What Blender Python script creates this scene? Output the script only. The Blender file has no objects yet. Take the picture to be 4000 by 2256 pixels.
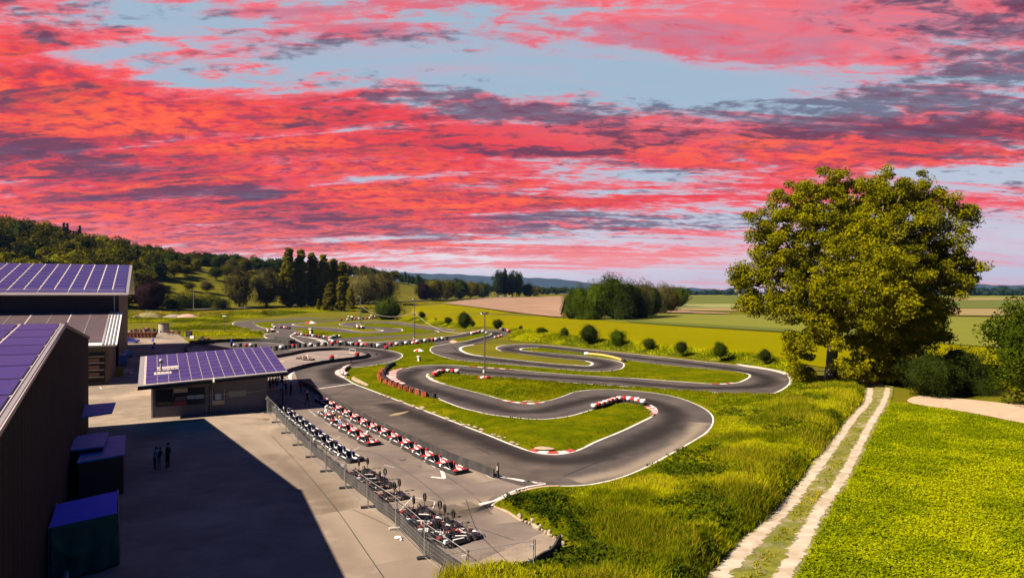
import bpy, bmesh, math, random
import numpy as np
from mathutils import Vector, Matrix
from mathutils.geometry import delaunay_2d_cdt
random.seed(7); RNG = np.random.default_rng(7)
SC = bpy.context.scene
COL = SC.collection
R = math.radians

# ------------------------------------------------------------------ camera
F_PX, HOR, CAM_H = 2750.0, 1145.0, 13.0
cam_d = bpy.data.cameras.new('camera')
cam_d.sensor_width = 36.0; cam_d.lens = 36.0*F_PX/4000.0
cam_d.shift_y = (HOR-1128.0)/4000.0
cam_d.clip_start = 0.1; cam_d.clip_end = 60000
cam = bpy.data.objects.new('camera', cam_d); COL.objects.link(cam)
cam.location = (0, 0, CAM_H); cam.rotation_euler = (R(90), 0, 0)
SC.camera = cam
SC.view_settings.view_transform = 'Standard'
SC.view_settings.look = 'None'
SC.view_settings.gamma = 1.0
SC.view_settings.use_curve_mapping = False
SC.view_settings.exposure = 1.35
SC.cycles.max_bounces = 6
SC.cycles.transparent_max_bounces = 8

# ------------------------------------------------------------------ sun and sky
SUN_EL = R(40.5)
SDX, SDY = 0.90, 0.436                      # ground direction the shadows fall in
sun_d = bpy.data.lights.new('sun', 'SUN'); sun_d.energy = 5.0; sun_d.angle = R(0.5)
sun_d.color = (1.0, 0.87, 0.70)
sun = bpy.data.objects.new('sun', sun_d); COL.objects.link(sun)
sdir = Vector((SDX*math.cos(SUN_EL), SDY*math.cos(SUN_EL), -math.sin(SUN_EL)))
sun.rotation_euler = sdir.to_track_quat('-Z', 'Y').to_euler()

W = bpy.data.worlds.new('World'); SC.world = W; W.use_nodes = True
nt = W.node_tree; nt.nodes.clear()
def N(t, **kw):
    n = nt.nodes.new(t)
    for k, v in kw.items(): setattr(n, k, v)
    return n
def Lk(a, b): nt.links.new(a, b)
def M(op, a, b=None, c=None, clamp=False):
    n = N('ShaderNodeMath', operation=op, use_clamp=clamp)
    for i, v in enumerate((a, b, c)):
        if v is None: continue
        if isinstance(v, (int, float)): n.inputs[i].default_value = v
        else: Lk(v, n.inputs[i])
    return n.outputs[0]
def MIX(f, a, b):
    n = N('ShaderNodeMix', data_type='RGBA')
    if isinstance(f, (int, float)): n.inputs[0].default_value = f
    else: Lk(f, n.inputs[0])
    for s, v in ((6, a), (7, b)):
        if isinstance(v, tuple): n.inputs[s].default_value = (*v, 1)
        else: Lk(v, n.inputs[s])
    return n.outputs[2]
def SS(x, a, b):
    n = N('ShaderNodeMapRange', interpolation_type='SMOOTHSTEP'); Lk(x, n.inputs[0])
    n.inputs[1].default_value = a; n.inputs[2].default_value = b
    return n.outputs[0]
tc = N('ShaderNodeTexCoord')
sep = N('ShaderNodeSeparateXYZ'); Lk(tc.outputs['Generated'], sep.inputs[0])
dx, dy, dz = sep.outputs
az = M('ARCTAN2', dx, dy)                                      # 0 straight north, + east
hr = M('SQRT', M('ADD', M('MULTIPLY', dx, dx), M('MULTIPLY', dy, dy)))
el = M('ARCTAN2', dz, hr)                                      # radians above the horizon
def gauss(a0, e0, sa, se, rot=0.0):                            # a soft bank of cloud: centre and size in radians
    ua = M('SUBTRACT', az, a0); ue = M('SUBTRACT', el, e0)
    c, s = math.cos(rot), math.sin(rot)
    u = M('DIVIDE', M('ADD', M('MULTIPLY', ua, c), M('MULTIPLY', ue, s)), sa)
    v = M('DIVIDE', M('SUBTRACT', M('MULTIPLY', ue, c), M('MULTIPLY', ua, s)), se)
    return M('EXPONENT', M('MULTIPLY', M('ADD', M('MULTIPLY', u, u), M('MULTIPLY', v, v)), -1.0))
# cloud-layer coordinates: flattened towards the horizon like a real layer
den = M('ADD', M('MAXIMUM', dz, 0.0), 0.16)
cb = N('ShaderNodeCombineXYZ'); Lk(M('DIVIDE', dx, den), cb.inputs[0]); Lk(M('DIVIDE', dy, den), cb.inputs[1])
def noise(vec, scale, detail=6, rough=0.55, dist=0.0, sc=(1, 1, 1), rot=0.0, off=(0, 0, 0)):
    mp = N('ShaderNodeMapping'); Lk(vec, mp.inputs[0])
    mp.inputs['Scale'].default_value = sc; mp.inputs['Rotation'].default_value = (0, 0, rot)
    mp.inputs['Location'].default_value = off
    n = N('ShaderNodeTexNoise'); Lk(mp.outputs[0], n.inputs[0])
    n.inputs['Scale'].default_value = scale; n.inputs['Detail'].default_value = detail
    n.inputs['Roughness'].default_value = rough; n.inputs['Distortion'].default_value = dist
    return n.outputs[0]
P = cb.outputs[0]
n_big = noise(P, 0.9, 6, 0.55, 0.5, (0.55, 1.5, 1), R(8), (3.1, 0.4, 0))
n_str = noise(P, 2.6, 9, 0.66, 0.8, (0.36, 1.9, 1), R(10), (0.3, 5.2, 0))
n_puf = noise(P, 9.0, 7, 0.62, 0.6, (0.85, 1.25, 1), R(12), (7.3, 2.2, 0))
n_fin = noise(P, 26.0, 5, 0.6, 0.2, (0.6, 1.3, 1), R(10), (1.3, 9.2, 0))
n_pf2 = noise(P, 5.0, 9, 0.66, 0.9, (0.62, 1.7, 1), R(14), (2.3, 6.2, 0))
n_pop = noise(P, 17.0, 6, 0.6, 0.35, (0.85, 1.15, 1), R(15), (4.4, 1.9, 0))
n_drk = noise(P, 1.7, 7, 0.6, 0.8, (0.5, 1.7, 1), R(7), (11.7, 4.1, 0))
def A(px): return math.atan((px-2000)/F_PX)
def E(px, py): return math.atan((HOR-py)/math.hypot(F_PX, px-2000))
def G4(px, py, wx, wy, rot=0.0): return gauss(A(px), E(px, py), wx/F_PX*math.cos(A(px)), wy/F_PX, rot)
def SUM(*t):
    s = t[0]
    for x in t[1:]: s = M('ADD', s, x)
    return s
def K(t, k): return M('MULTIPLY', t, k)
# where the red cloud lies thick (+) and where blue shows (-)
cover = SUM(K(G4(500, 620, 1500, 330, -0.10), 0.55), K(G4(1750, 560, 900, 150, -0.05), 0.30), K(G4(3000, 60, 1500, 190, -0.1), 0.30),
            K(G4(3000, 560, 1300, 110, -0.10), 0.58), K(G4(1000, 50, 1300, 110, -0.15), 0.26), K(G4(2300, 800, 1200, 90, 0.06), 0.24),
            K(G4(1900, 990, 1300, 50, 0.03), 0.24), K(G4(3300, 330, 900, 130, -0.1), 0.12), K(G4(3000, 230, 1500, 200), 0.06), K(G4(300, 900, 900, 120), 0.12),
            K(G4(1450, 235, 760, 80, -0.12), -0.36), K(G4(2350, 270, 800, 90, -0.1), -0.42), K(G4(560, 275, 420, 50, -0.12), -0.24),
            K(G4(1800, 730, 500, 35, -0.05), -0.26), K(G4(3100, 420, 700, 40, -0.1), -0.36), K(G4(2700, 690, 600, 35, -0.05), -0.30),
            K(G4(2300, 940, 900, 30), -0.24), K(G4(3850, 680, 400, 50), -0.3), K(G4(3900, 930, 500, 60), -0.35), K(G4(1200, 1010, 900, 20), -0.2), K(G4(2600, 1075, 1500, 28), -0.22))
fine = SUM(K(n_str, 1.9), K(n_puf, 0.80), K(n_fin, 0.42))
dens = M('ADD', M('ADD', K(n_big, 0.8), fine), M('SUBTRACT', cover, 1.86))
red = SS(dens, 0.02, 0.52)
puffz = SS(SUM(G4(500, 640, 1500, 330, -0.1), K(G4(3300, 560, 900, 130, -0.1), .9), K(G4(1600, 820, 900, 120), .6)), 0.1, 0.7)
hotn = SUM(K(n_puf, 0.8), K(n_str, 0.6), K(n_pop, 1.0), K(dens, 0.3))
hot = M('MULTIPLY', SS(hotn, 1.29, 1.62), puffz)
dcov = SUM(K(G4(1950, 430, 800, 70, -0.14), 0.36), K(G4(2200, 600, 500, 50, -0.1), 0.16), K(G4(100, 590, 450, 90), 0.34), K(G4(800, 740, 600, 80, -0.1), 0.30), K(G4(3500, 480, 800, 70, -0.12), 0.22),
           K(G4(2000, 600, 1000, 60, -0.12), 0.2), K(G4(3850, 180, 500, 210), 0.34), K(G4(2900, 420, 600, 40, -0.05), .26), K(G4(250, 130, 500, 60, -0.1), .2), K(G4(2500, 890, 900, 40), .2), K(G4(1500, 900, 1500, 60, .05), .14))
dkn = SUM(K(n_drk, 0.8), K(n_pf2, 1.10), K(n_puf, 0.55), K(M('SUBTRACT', n_pop, 0.5), 0.7), 0.08, K(n_str, 0.15), K(dcov, 0.85), K(puffz, 0.05), -0.30)
dark = SS(dkn, 1.19, 1.45)
# clear sky under the clouds, paler and pinker at the horizon
sky = N('ShaderNodeTexSky', sky_type='NISHITA'); sky.sun_disc = False
sky.sun_elevation = SUN_EL; sky.sun_rotation = math.atan2(-SDX, -SDY)
sky.dust_density = 2.0; sky.ozone_density = 2.0
nis = N('ShaderNodeVectorMath', operation='SCALE'); Lk(sky.outputs[0], nis.inputs[0]); nis.inputs['Scale'].default_value = 0.05
nisc = nis.outputs[0]
base = MIX(SS(el, 0.03, 0.28), (0.36, 0.36, 0.43), (0.215, 0.29, 0.365))
base = MIX(SS(el, -0.005, 0.030), (0.44, 0.33, 0.38), base)
base = MIX(K(G4(1700, 1010, 1500, 70), 0.7), base, (0.62, 0.50, 0.50))
base = MIX(0.08, base, nisc)
veil = SS(SUM(K(n_big, 0.9), K(n_str, 0.6), K(G4(3000, 300, 1400, 250), .14), K(G4(2200, 1000, 2600, 120), .12)), 0.72, 1.02)
base = MIX(K(veil, 0.62), base, (0.45, 0.185, 0.25))
redc = MIX(SS(dens, 0.1, 0.6), (0.56, 0.14, 0.165), (0.50, 0.022, 0.028))
redc = MIX(SS(el, 0.12, 0.01), redc, (0.58, 0.20, 0.19))
soft = SS(SUM(G4(3100, 250, 1500, 300), K(G4(1200, 80, 1500, 130), 0.8)), 0.2, 0.9)
redc = MIX(K(soft, 0.8), redc, (0.54, 0.105, 0.125))
midn = SS(n_pf2, 0.48, 0.66)
redc = MIX(M('MULTIPLY', midn, K(puffz, 0.85)), redc, (0.22, 0.018, 0.036))
redc = MIX(M('MULTIPLY', SS(SUM(n_pop, K(n_puf, .5)), 0.74, 0.60), K(puffz, 0.80)), redc, (0.17, 0.026, 0.050))
redc = MIX(M('MULTIPLY', SS(SUM(n_str, K(n_pf2, .7)), 0.74, 1.0), K(soft, 0.75)), redc, (0.27, 0.125, 0.19))
redc = MIX(M('MULTIPLY', SS(SUM(n_puf, K(n_str, .6)), 0.80, 1.0), K(soft, 0.6)), redc, (0.50, 0.045, 0.06))
redc = MIX(hot, redc, (0.60, 0.072, 0.020))
c1 = MIX(M('MULTIPLY', SS(red, 0.0, 0.8), 0.97), base, redc)
darkc = MIX(SS(dens, 0.15, 0.7), (0.085, 0.088, 0.132), (0.060, 0.026, 0.056))
c2 = MIX(M('MULTIPLY', dark, M('MULTIPLY', SS(el, 0.03, 0.10), 0.90)), c1, darkc)
# the unseen sky behind and overhead is made dim blue to darken the shade
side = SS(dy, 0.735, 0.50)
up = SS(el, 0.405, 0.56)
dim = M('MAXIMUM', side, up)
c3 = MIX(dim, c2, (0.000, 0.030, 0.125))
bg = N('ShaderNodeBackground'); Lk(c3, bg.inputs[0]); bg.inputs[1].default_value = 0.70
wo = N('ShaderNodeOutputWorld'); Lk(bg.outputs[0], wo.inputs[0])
W.cycles.sampling_method = 'MANUAL'; W.cycles.sample_map_resolution = 1024

# ------------------------------------------------------------------ helpers: tags, meshes, materials
def tag(o, label=None, cat=None, group=None, kind=None):
    if label: o['label'] = label
    if cat: o['category'] = cat
    if group: o['group'] = group
    if kind: o['kind'] = kind
    return o
def empty(name, loc, rz=0.0):
    o = bpy.data.objects.new(name, None); COL.objects.link(o)
    o.location = loc; o.rotation_euler = (0, 0, rz); o.empty_display_size = 0.3
    return o
def children(o): return [c for c in bpy.data.objects if c.parent == o]
def copy_tree(o, parent=None, kids=None):
    c = o.copy(); COL.objects.link(c)
    if parent is not None: c.parent = parent
    for ch in (kids or {}).get(o, ()): copy_tree(ch, c, kids)
    return c
def kidmap(o, m=None):
    m = {} if m is None else m
    m[o] = list(o.children_recursive) and [c for c in o.children]
    for c in m[o] or []: kidmap(c, m)
    return m
def MT(name, col, rough=0.7, var=0.0, scale=4.0, col2=None, bump=0.0, bscale=20.0, metal=0.0, spec=0.3, world=False, detail=5.0, stretch=None, col3=None, scale3=0.3, thr=(0.35, 0.65)):
    m = bpy.data.materials.new(name); m.use_nodes = True
    t = m.node_tree; b = t.nodes['Principled BSDF']
    b.inputs['Roughness'].default_value = rough; b.inputs['Metallic'].default_value = metal
    b.inputs['Specular IOR Level'].default_value = spec
    b.inputs['Base Color'].default_value = (*col, 1)
    if world:
        src = t.nodes.new('ShaderNodeNewGeometry').outputs['Position']
    else:
        src = t.nodes.new('ShaderNodeTexCoord').outputs['Object']
    if stretch:
        mp = t.nodes.new('ShaderNodeMapping'); mp.inputs['Scale'].default_value = stretch
        t.links.new(src, mp.inputs[0]); src2 = mp.outputs[0]
    else: src2 = src
    if col2 is None and var > 0: col2 = tuple(c*(1-var) for c in col)
    if col2 is not None:
        n = t.nodes.new('ShaderNodeTexNoise'); t.links.new(src2, n.inputs[0])
        n.inputs['Scale'].default_value = scale; n.inputs['Detail'].default_value = detail; n.inputs['Roughness'].default_value = 0.65
        r = t.nodes.new('ShaderNodeMapRange'); r.inputs[1].default_value = thr[0]; r.inputs[2].default_value = thr[1]
        t.links.new(n.outputs[0], r.inputs[0])
        x = t.nodes.new('ShaderNodeMix'); x.data_type = 'RGBA'
        x.inputs[6].default_value = (*col, 1); x.inputs[7].default_value = (*col2, 1)
        t.links.new(r.outputs[0], x.inputs[0]); out = x.outputs[2]
        if col3 is not None:
            n3 = t.nodes.new('ShaderNodeTexNoise'); t.links.new(src, n3.inputs[0])
            n3.inputs['Scale'].default_value = scale3; n3.inputs['Detail'].default_value = 6; n3.inputs['Roughness'].default_value = 0.7
            r3 = t.nodes.new('ShaderNodeMapRange'); r3.inputs[1].default_value = 0.48; r3.inputs[2].default_value = 0.66
            t.links.new(n3.outputs[0], r3.inputs[0])
            x3 = t.nodes.new('ShaderNodeMix'); x3.data_type = 'RGBA'; t.links.new(out, x3.inputs[6]); x3.inputs[7].default_value = (*col3, 1)
            t.links.new(r3.outputs[0], x3.inputs[0]); out = x3.outputs[2]
        t.links.new(out, b.inputs['Base Color'])
    if bump > 0:
        n = t.nodes.new('ShaderNodeTexNoise'); t.links.new(src, n.inputs[0]); n.inputs['Scale'].default_value = bscale; n.inputs['Detail'].default_value = 5
        bn = t.nodes.new('ShaderNodeBump'); bn.inputs['Strength'].default_value = bump; bn.inputs['Distance'].default_value = 0.05
        t.links.new(n.outputs[0], bn.inputs['Height']); t.links.new(bn.outputs[0], b.inputs['Normal'])
    return m
def MLEAF(name, col, col2, trans=0.25):
    """foliage: colour varies from leaf clump to leaf clump and a little from plant to plant"""
    m = bpy.data.materials.new(name); m.use_nodes = True
    t = m.node_tree; t.nodes.clear()
    at = t.nodes.new('ShaderNodeAttribute'); at.attribute_name = 'tint'
    oi = t.nodes.new('ShaderNodeObjectInfo')
    x = t.nodes.new('ShaderNodeMix'); x.data_type = 'RGBA'; x.inputs[6].default_value = (*col, 1); x.inputs[7].default_value = (*col2, 1)
    t.links.new(at.outputs['Fac'], x.inputs[0])
    hs = t.nodes.new('ShaderNodeHueSaturation'); t.links.new(x.outputs[2], hs.inputs['Color'])
    mr = t.nodes.new('ShaderNodeMapRange'); mr.inputs[3].default_value = 0.75; mr.inputs[4].default_value = 1.25
    t.links.new(oi.outputs['Random'], mr.inputs[0]); t.links.new(mr.outputs[0], hs.inputs['Value'])
    d = t.nodes.new('ShaderNodeBsdfDiffuse'); tr = t.nodes.new('ShaderNodeBsdfTranslucent')
    t.links.new(hs.outputs[0], d.inputs[0]); t.links.new(hs.outputs[0], tr.inputs[0])
    mx = t.nodes.new('ShaderNodeMixShader'); mx.inputs[0].default_value = trans
    t.links.new(d.outputs[0], mx.inputs[1]); t.links.new(tr.outputs[0], mx.inputs[2])
    o = t.nodes.new('ShaderNodeOutputMaterial'); t.links.new(mx.outputs[0], o.inputs[0])
    return m

class MB:
    """collects shapes; build() links them as ONE mesh object"""
    def __init__(s): s.v = []; s.f = []; s.m = []; s.mats = []
    def mi(s, mat):
        if mat not in s.mats: s.mats.append(mat)
        return s.mats.index(mat)
    def add(s, vs, fs, mat, T=None):
        k = len(s.v); i = s.mi(mat)
        s.v += [tuple(T @ Vector(p)) if T is not None else tuple(p) for p in vs]
        s.f += [tuple(k+j for j in f) for f in fs]; s.m += [i]*len(fs)
        return s
    def hexa(s, c, mat, T=None):       # c: four bottom corners then four top corners
        return s.add(c, [(3, 2, 1, 0), (4, 5, 6, 7), (0, 1, 5, 4), (1, 2, 6, 5), (2, 3, 7, 6), (3, 0, 4, 7)], mat, T)
    def box(s, c, d, mat, T=None, bev=0.0):
        x, y, z = c; a, b, h = d[0]/2, d[1]/2, d[2]/2
        if bev <= 0:
            return s.hexa([(x-a, y-b, z-h), (x+a, y-b, z-h), (x+a, y+b, z-h), (x-a, y+b, z-h),
                           (x-a, y-b, z+h), (x+a, y-b, z+h), (x+a, y+b, z+h), (x-a, y+b, z+h)], mat, T)
        def ring(z0, e):
            A_, B_ = a-e, b-e; q = bev*0.9
            return [(x-A_+q, y-B_, z0), (x+A_-q, y-B_, z0), (x+A_, y-B_+q, z0), (x+A_, y+B_-q, z0), (x+A_-q, y+B_, z0), (x-A_+q, y+B_, z0), (x-A_, y+B_-q, z0), (x-A_, y-B_+q, z0)]
        return s.loft([ring(z-h, bev), ring(z-h+bev, 0), ring(z+h-bev, 0), ring(z+h, bev)], mat, T)
    def loft(s, rings, mat, T=None, cap=True, closed=True):
        n = len(rings[0]); vs = [p for r in rings for p in r]; fs = []
        for i in range(len(rings)-1):
            for j in range(n if closed else n-1):
                k = (j+1) % n
                fs.append((i*n+j, i*n+k, (i+1)*n+k, (i+1)*n+j))
        if cap: fs.append(tuple(range(n-1, -1, -1))); fs.append(tuple(range((len(rings)-1)*n, len(rings)*n)))
        return s.add(vs, fs, mat, T)
    def prism(s, poly, z0, z1, mat, T=None):
        return s.loft([[(p[0], p[1], z0) for p in poly], [(p[0], p[1], z1) for p in poly]], mat, T)
    def tube(s, pts, r, mat, n=8, T=None, closed=False):
        pts = [Vector(p) for p in pts]; rr = r if isinstance(r, (list, tuple)) else [r]*len(pts); rings = []
        up = None
        for i, p in enumerate(pts):
            if closed: d = pts[(i+1) % len(pts)]-pts[i-1]
            else: d = pts[min(i+1, len(pts)-1)]-pts[max(i-1, 0)]
            if d.length < 1e-9: d = Vector((0, 0, 1))
            d.normalize()
            if up is None or abs(up.dot(d)) > 0.95: up = Vector((0, 0, 1)) if abs(d.z) < 0.9 else Vector((1, 0, 0))
            a = d.cross(up).normalized(); b = d.cross(a).normalized(); up = -b if False else up
            rings.append([p+(a*math.cos(2*math.pi*k/n)+b*math.sin(2*math.pi*k/n))*rr[i] for k in range(n)])
        if closed:
            rings.append(rings[0]); return s.loft(rings, mat, T, cap=False)
        return s.loft(rings, mat, T)
    def cyl(s, p0, p1, r, mat, n=16, T=None, r1=None): return s.tube([p0, p1], [r, r if r1 is None else r1], mat, n, T)
    def lathe(s, prof, mat, n=20, T=None):         # prof: (radius, z)
        return s.loft([[(r*math.cos(2*math.pi*k/n), r*math.sin(2*math.pi*k/n), z) for k in range(n)] for r, z in prof], mat, T)
    def ball(s, c, r, mat, T=None, n=12, sc=(1, 1, 1)):
        pr = [(max(1e-3, math.sin(math.pi*i/8)), -math.cos(math.pi*i/8)) for i in range(9)]
        return s.loft([[(c[0]+r*sc[0]*q*math.cos(2*math.pi*k/n), c[1]+r*sc[1]*q*math.sin(2*math.pi*k/n), c[2]+r*sc[2]*z) for k in range(n)] for q, z in pr], mat, T)
    def build(s, name, parent=None, loc=None, smooth=False):
        me = bpy.data.meshes.new(name); me.from_pydata(s.v, [], s.f)
        for m in s.mats: me.materials.append(m)
        me.polygons.foreach_set('material_index', s.m)
        bm = bmesh.new(); bm.from_mesh(me); bmesh.ops.recalc_face_normals(bm, faces=bm.faces); bm.to_mesh(me); bm.free()
        if smooth:
            me.polygons.foreach_set('use_smooth', [True]*len(me.polygons))
            try: me.set_sharp_from_angle(angle=R(40))
            except Exception: pass
        me.update()
        o = bpy.data.objects.new(name, me); COL.objects.link(o)
        if parent is not None: o.parent = parent
        if loc is not None: o.location = loc
        return o
def np_mesh(name, verts, faces, mats, mat_idx=None, tint=None, smooth=False, parent=None, link=True):
    """verts (N,3), faces (M,k) numpy arrays"""
    me = bpy.data.meshes.new(name); M_, k = faces.shape
    me.vertices.add(len(verts)); me.vertices.foreach_set('co', np.asarray(verts, np.float32).ravel())
    me.loops.add(M_*k); me.loops.foreach_set('vertex_index', faces.astype(np.int32).ravel())
    me.polygons.add(M_); me.polygons.foreach_set('loop_start', np.arange(0, M_*k, k, dtype=np.int32))
    for m in mats: me.materials.append(m)
    if mat_idx is not None: me.polygons.foreach_set('material_index', mat_idx.astype(np.int32))
    me.polygons.foreach_set('use_smooth', np.full(M_, smooth))
    if tint is not None:
        a = me.attributes.new('tint', 'FLOAT', 'FACE'); a.data.foreach_set('value', tint.astype(np.float32))
    me.update(calc_edges=True); me.validate()
    if not link: return me
    o = bpy.data.objects.new(name, me); COL.objects.link(o)
    if parent is not None: o.parent = parent
    return o

def fbm(x, y, s=1.0, seed=0, oct=4):
    g = np.random.default_rng(seed); T = g.random((64, 64)); out = 0; a = 1; t = 0
    for o in range(oct):
        u, v = x/s*2**o+o*7.3, y/s*2**o+o*3.1; i, j = np.floor(u).astype(int), np.floor(v).astype(int); f, h = sstep(u-i), sstep(v-j)
        n = T[i % 64, j % 64]*(1-f)*(1-h)+T[(i+1) % 64, j % 64]*f*(1-h)+T[i % 64, (j+1) % 64]*(1-f)*h+T[(i+1) % 64, (j+1) % 64]*f*h
        out = out+a*n; t += a; a *= .55
    return out/t
def MSOFT(name, col, edge=.35, rag=1.0, nscale=1.0, strength=1.0, col2=None):
    """stain or gravel lying on a surface: thins out raggedly towards the sides of its strip (UV x runs across)"""
    m = bpy.data.materials.new(name); m.use_nodes = True; t = m.node_tree; t.nodes.clear()
    uv = t.nodes.new('ShaderNodeUVMap'); sp = t.nodes.new('ShaderNodeSeparateXYZ'); t.links.new(uv.outputs[0], sp.inputs[0])
    def mt(op, a, b):
        n = t.nodes.new('ShaderNodeMath'); n.operation = op
        for i, v in enumerate((a, b)):
            if isinstance(v, (int, float)): n.inputs[i].default_value = v
            else: t.links.new(v, n.inputs[i])
        return n.outputs[0]
    a = mt('SUBTRACT', 1.0, mt('ABSOLUTE', mt('SUBTRACT', mt('MULTIPLY', sp.outputs[0], 2.0), 1.0), 0.0))
    geo = t.nodes.new('ShaderNodeNewGeometry'); n1 = t.nodes.new('ShaderNodeTexNoise'); t.links.new(geo.outputs['Position'], n1.inputs[0]); n1.inputs['Scale'].default_value = nscale; n1.inputs['Detail'].default_value = 7; n1.inputs['Roughness'].default_value = .65
    s = mt('ADD', a, mt('MULTIPLY', mt('SUBTRACT', n1.outputs[0], 0.5), rag))
    r = t.nodes.new('ShaderNodeMapRange'); r.interpolation_type = 'SMOOTHSTEP'; t.links.new(s, r.inputs[0]); r.inputs[1].default_value = 0.5-edge; r.inputs[2].default_value = 0.5+edge*.6 if edge < .2 else 1.0; r.inputs[4].default_value = strength
    d = t.nodes.new('ShaderNodeBsdfDiffuse'); d.inputs[0].default_value = (*col, 1)
    if col2:
        n2 = t.nodes.new('ShaderNodeTexNoise'); t.links.new(geo.outputs['Position'], n2.inputs[0]); n2.inputs['Scale'].default_value = nscale*.6; n2.inputs['Detail'].default_value = 8
        rr_ = t.nodes.new('ShaderNodeMapRange'); rr_.inputs[1].default_value = .4; rr_.inputs[2].default_value = .62; t.links.new(n2.outputs[0], rr_.inputs[0])
        x = t.nodes.new('ShaderNodeMix'); x.data_type = 'RGBA'; x.inputs[6].default_value = (*col, 1); x.inputs[7].default_value = (*col2, 1); t.links.new(rr_.outputs[0], x.inputs[0]); t.links.new(x.outputs[2], d.inputs[0])
    tr = t.nodes.new('ShaderNodeBsdfTransparent'); mx = t.nodes.new('ShaderNodeMixShader'); t.links.new(r.outputs[0], mx.inputs[0]); t.links.new(tr.outputs[0], mx.inputs[1]); t.links.new(d.outputs[0], mx.inputs[2])
    o = t.nodes.new('ShaderNodeOutputMaterial'); t.links.new(mx.outputs[0], o.inputs[0]); return m
def soft_strip(name, line, w, z, mat, kind='structure'):
    S = np.array(line); d = np.gradient(S, axis=0); d /= np.linalg.norm(d, axis=1)[:, None]+1e-9; q = np.column_stack([-d[:, 1], d[:, 0]]); n = len(S)
    ww = (np.asarray(w, float)*np.ones(n))[:, None]/2; a, b = S+q*ww, S-q*ww; c = S
    V = np.concatenate([np.column_stack([p, np.full(n, z)]) for p in (a, b)]); F = np.array([(i, i+1, n+i+1, n+i) for i in range(n-1)])
    o = np_mesh(name, V, F, [mat]); uvl = o.data.uv_layers.new(name='UVMap'); u = np.where(F.ravel() < n, 0.0, 1.0); uv = np.column_stack([u, np.zeros(len(u))]); uvl.data.foreach_set('uv', uv.astype(np.float32).ravel()); return tag(o, kind=kind)
# ------------------------------------------------------------------ terrain
def sstep(x): x = np.clip(x, 0, 1); return x*x*(3-2*x)
_ha = np.array([-1.6, -1.2, -.727, -.62, -.54, -.436, -.364, -.255, -.18, -.13, -.036, .1, .2])
_hh = np.array([54, 54, 53, 43, 39, 35, 34, 33, 27, 20, 10, 3, 0.])
_h0 = np.array([330, 330, 330, 350, 380, 410, 430, 470, 560, 650, 800, 900, 900.])
_h1 = np.array([560, 560, 560, 580, 600, 640, 720, 880, 1080, 1250, 1700, 1900, 1900.])
def terr(x, y):
    x = np.asarray(x, float); y = np.asarray(y, float)
    z = 6.5*sstep((y-460)/900)
    ys = np.maximum(y, 100.); a = x/ys
    H = np.interp(a, _ha, _hh); r0 = np.interp(a, _ha, _h0); r1 = np.interp(a, _ha, _h1)
    z = z+H*sstep((ys-r0)/(r1-r0))
    # low grass bank behind the far end of the circuit, and the verge along the fields
    z = z+1.6*sstep((y-375)/25.)*sstep((60-x)/40.)
    z = z-0.06
    return z
def tz(x, y): return float(terr(x, y))
def G(px, py, z=0.0):
    Y = F_PX*(CAM_H-z)/(py-HOR)
    return Vector(((px-2000)/F_PX*Y, Y, z))
def T3(px, py):
    """where the line of sight through a point of the photograph meets the terrain"""
    Y = np.geomspace(60, 9000, 6000); X = (px-2000)/F_PX*Y; zr = CAM_H-(py-HOR)/F_PX*Y
    d = zr-terr(X, Y); k = np.argmax(d < 0) if (d < 0).any() else len(Y)-1
    y = Y[k]; x = (px-2000)/F_PX*y
    return Vector((x, y, tz(x, y)))

def spline(pts, n=6, closed=False):
    """Catmull-Rom (centripetal-ish) through 2-D world points"""
    P_ = [np.array(p[:2], float) for p in pts]; m = len(P_); out = []
    rng = range(m if closed else m-1)
    for i in rng:
        p1, p2 = P_[i], P_[(i+1) % m]
        p0 = P_[i-1] if (i > 0 or closed) else 2*p1-p2
        p3 = P_[(i+2) % m] if (i+2 < m or closed) else 2*p2-p1
        d0, d1, d2 = (max(np.linalg.norm(p1-p0), 1e-6)**.5, max(np.linalg.norm(p2-p1), 1e-6)**.5, max(np.linalg.norm(p3-p2), 1e-6)**.5)
        m1 = ((p1-p0)/d0-(p2-p0)/(d0+d1)+(p2-p1)/d1)*d1
        m2 = ((p2-p1)/d1-(p3-p1)/(d1+d2)+(p3-p2)/d2)*d1
        for k in range(n):
            t = k/n; t2, t3 = t*t, t*t*t
            out.append((2*t3-3*t2+1)*p1+(t3-2*t2+t)*m1+(-2*t3+3*t2)*p2+(t3-t2)*m2)
    if not closed: out.append(P_[-1])
    return [(float(p[0]), float(p[1])) for p in out]
def pxline(pts, n=6, closed=False, z=0.0): return spline([G(x, y, z) for x, y in pts], n, closed)
def inside(px, py, poly):
    poly = np.asarray(poly); x0, y0 = poly[:, 0], poly[:, 1]; x1, y1 = np.roll(x0, -1), np.roll(y0, -1)
    c = np.zeros(px.shape, bool)
    for a, b, c_, d in zip(x0, y0, x1, y1):
        if b == d: continue
        k = ((b > py) != (d > py)) & (px < (c_-a)*(py-b)/(d-b)+a); c ^= k
    return c
def pdist(px, py, line, closed=False):
    line = np.asarray(line); d = np.full(px.shape, 1e9); n = len(line)
    for i in range(n if closed else n-1):
        a = line[i]; b = line[(i+1) % n]; v = b-a; L = max(float(v@v), 1e-9)
        t = np.clip(((px-a[0])*v[0]+(py-a[1])*v[1])/L, 0, 1)
        d = np.minimum(d, np.hypot(px-a[0]-t*v[0], py-a[1]-t*v[1]))
    return d
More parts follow.
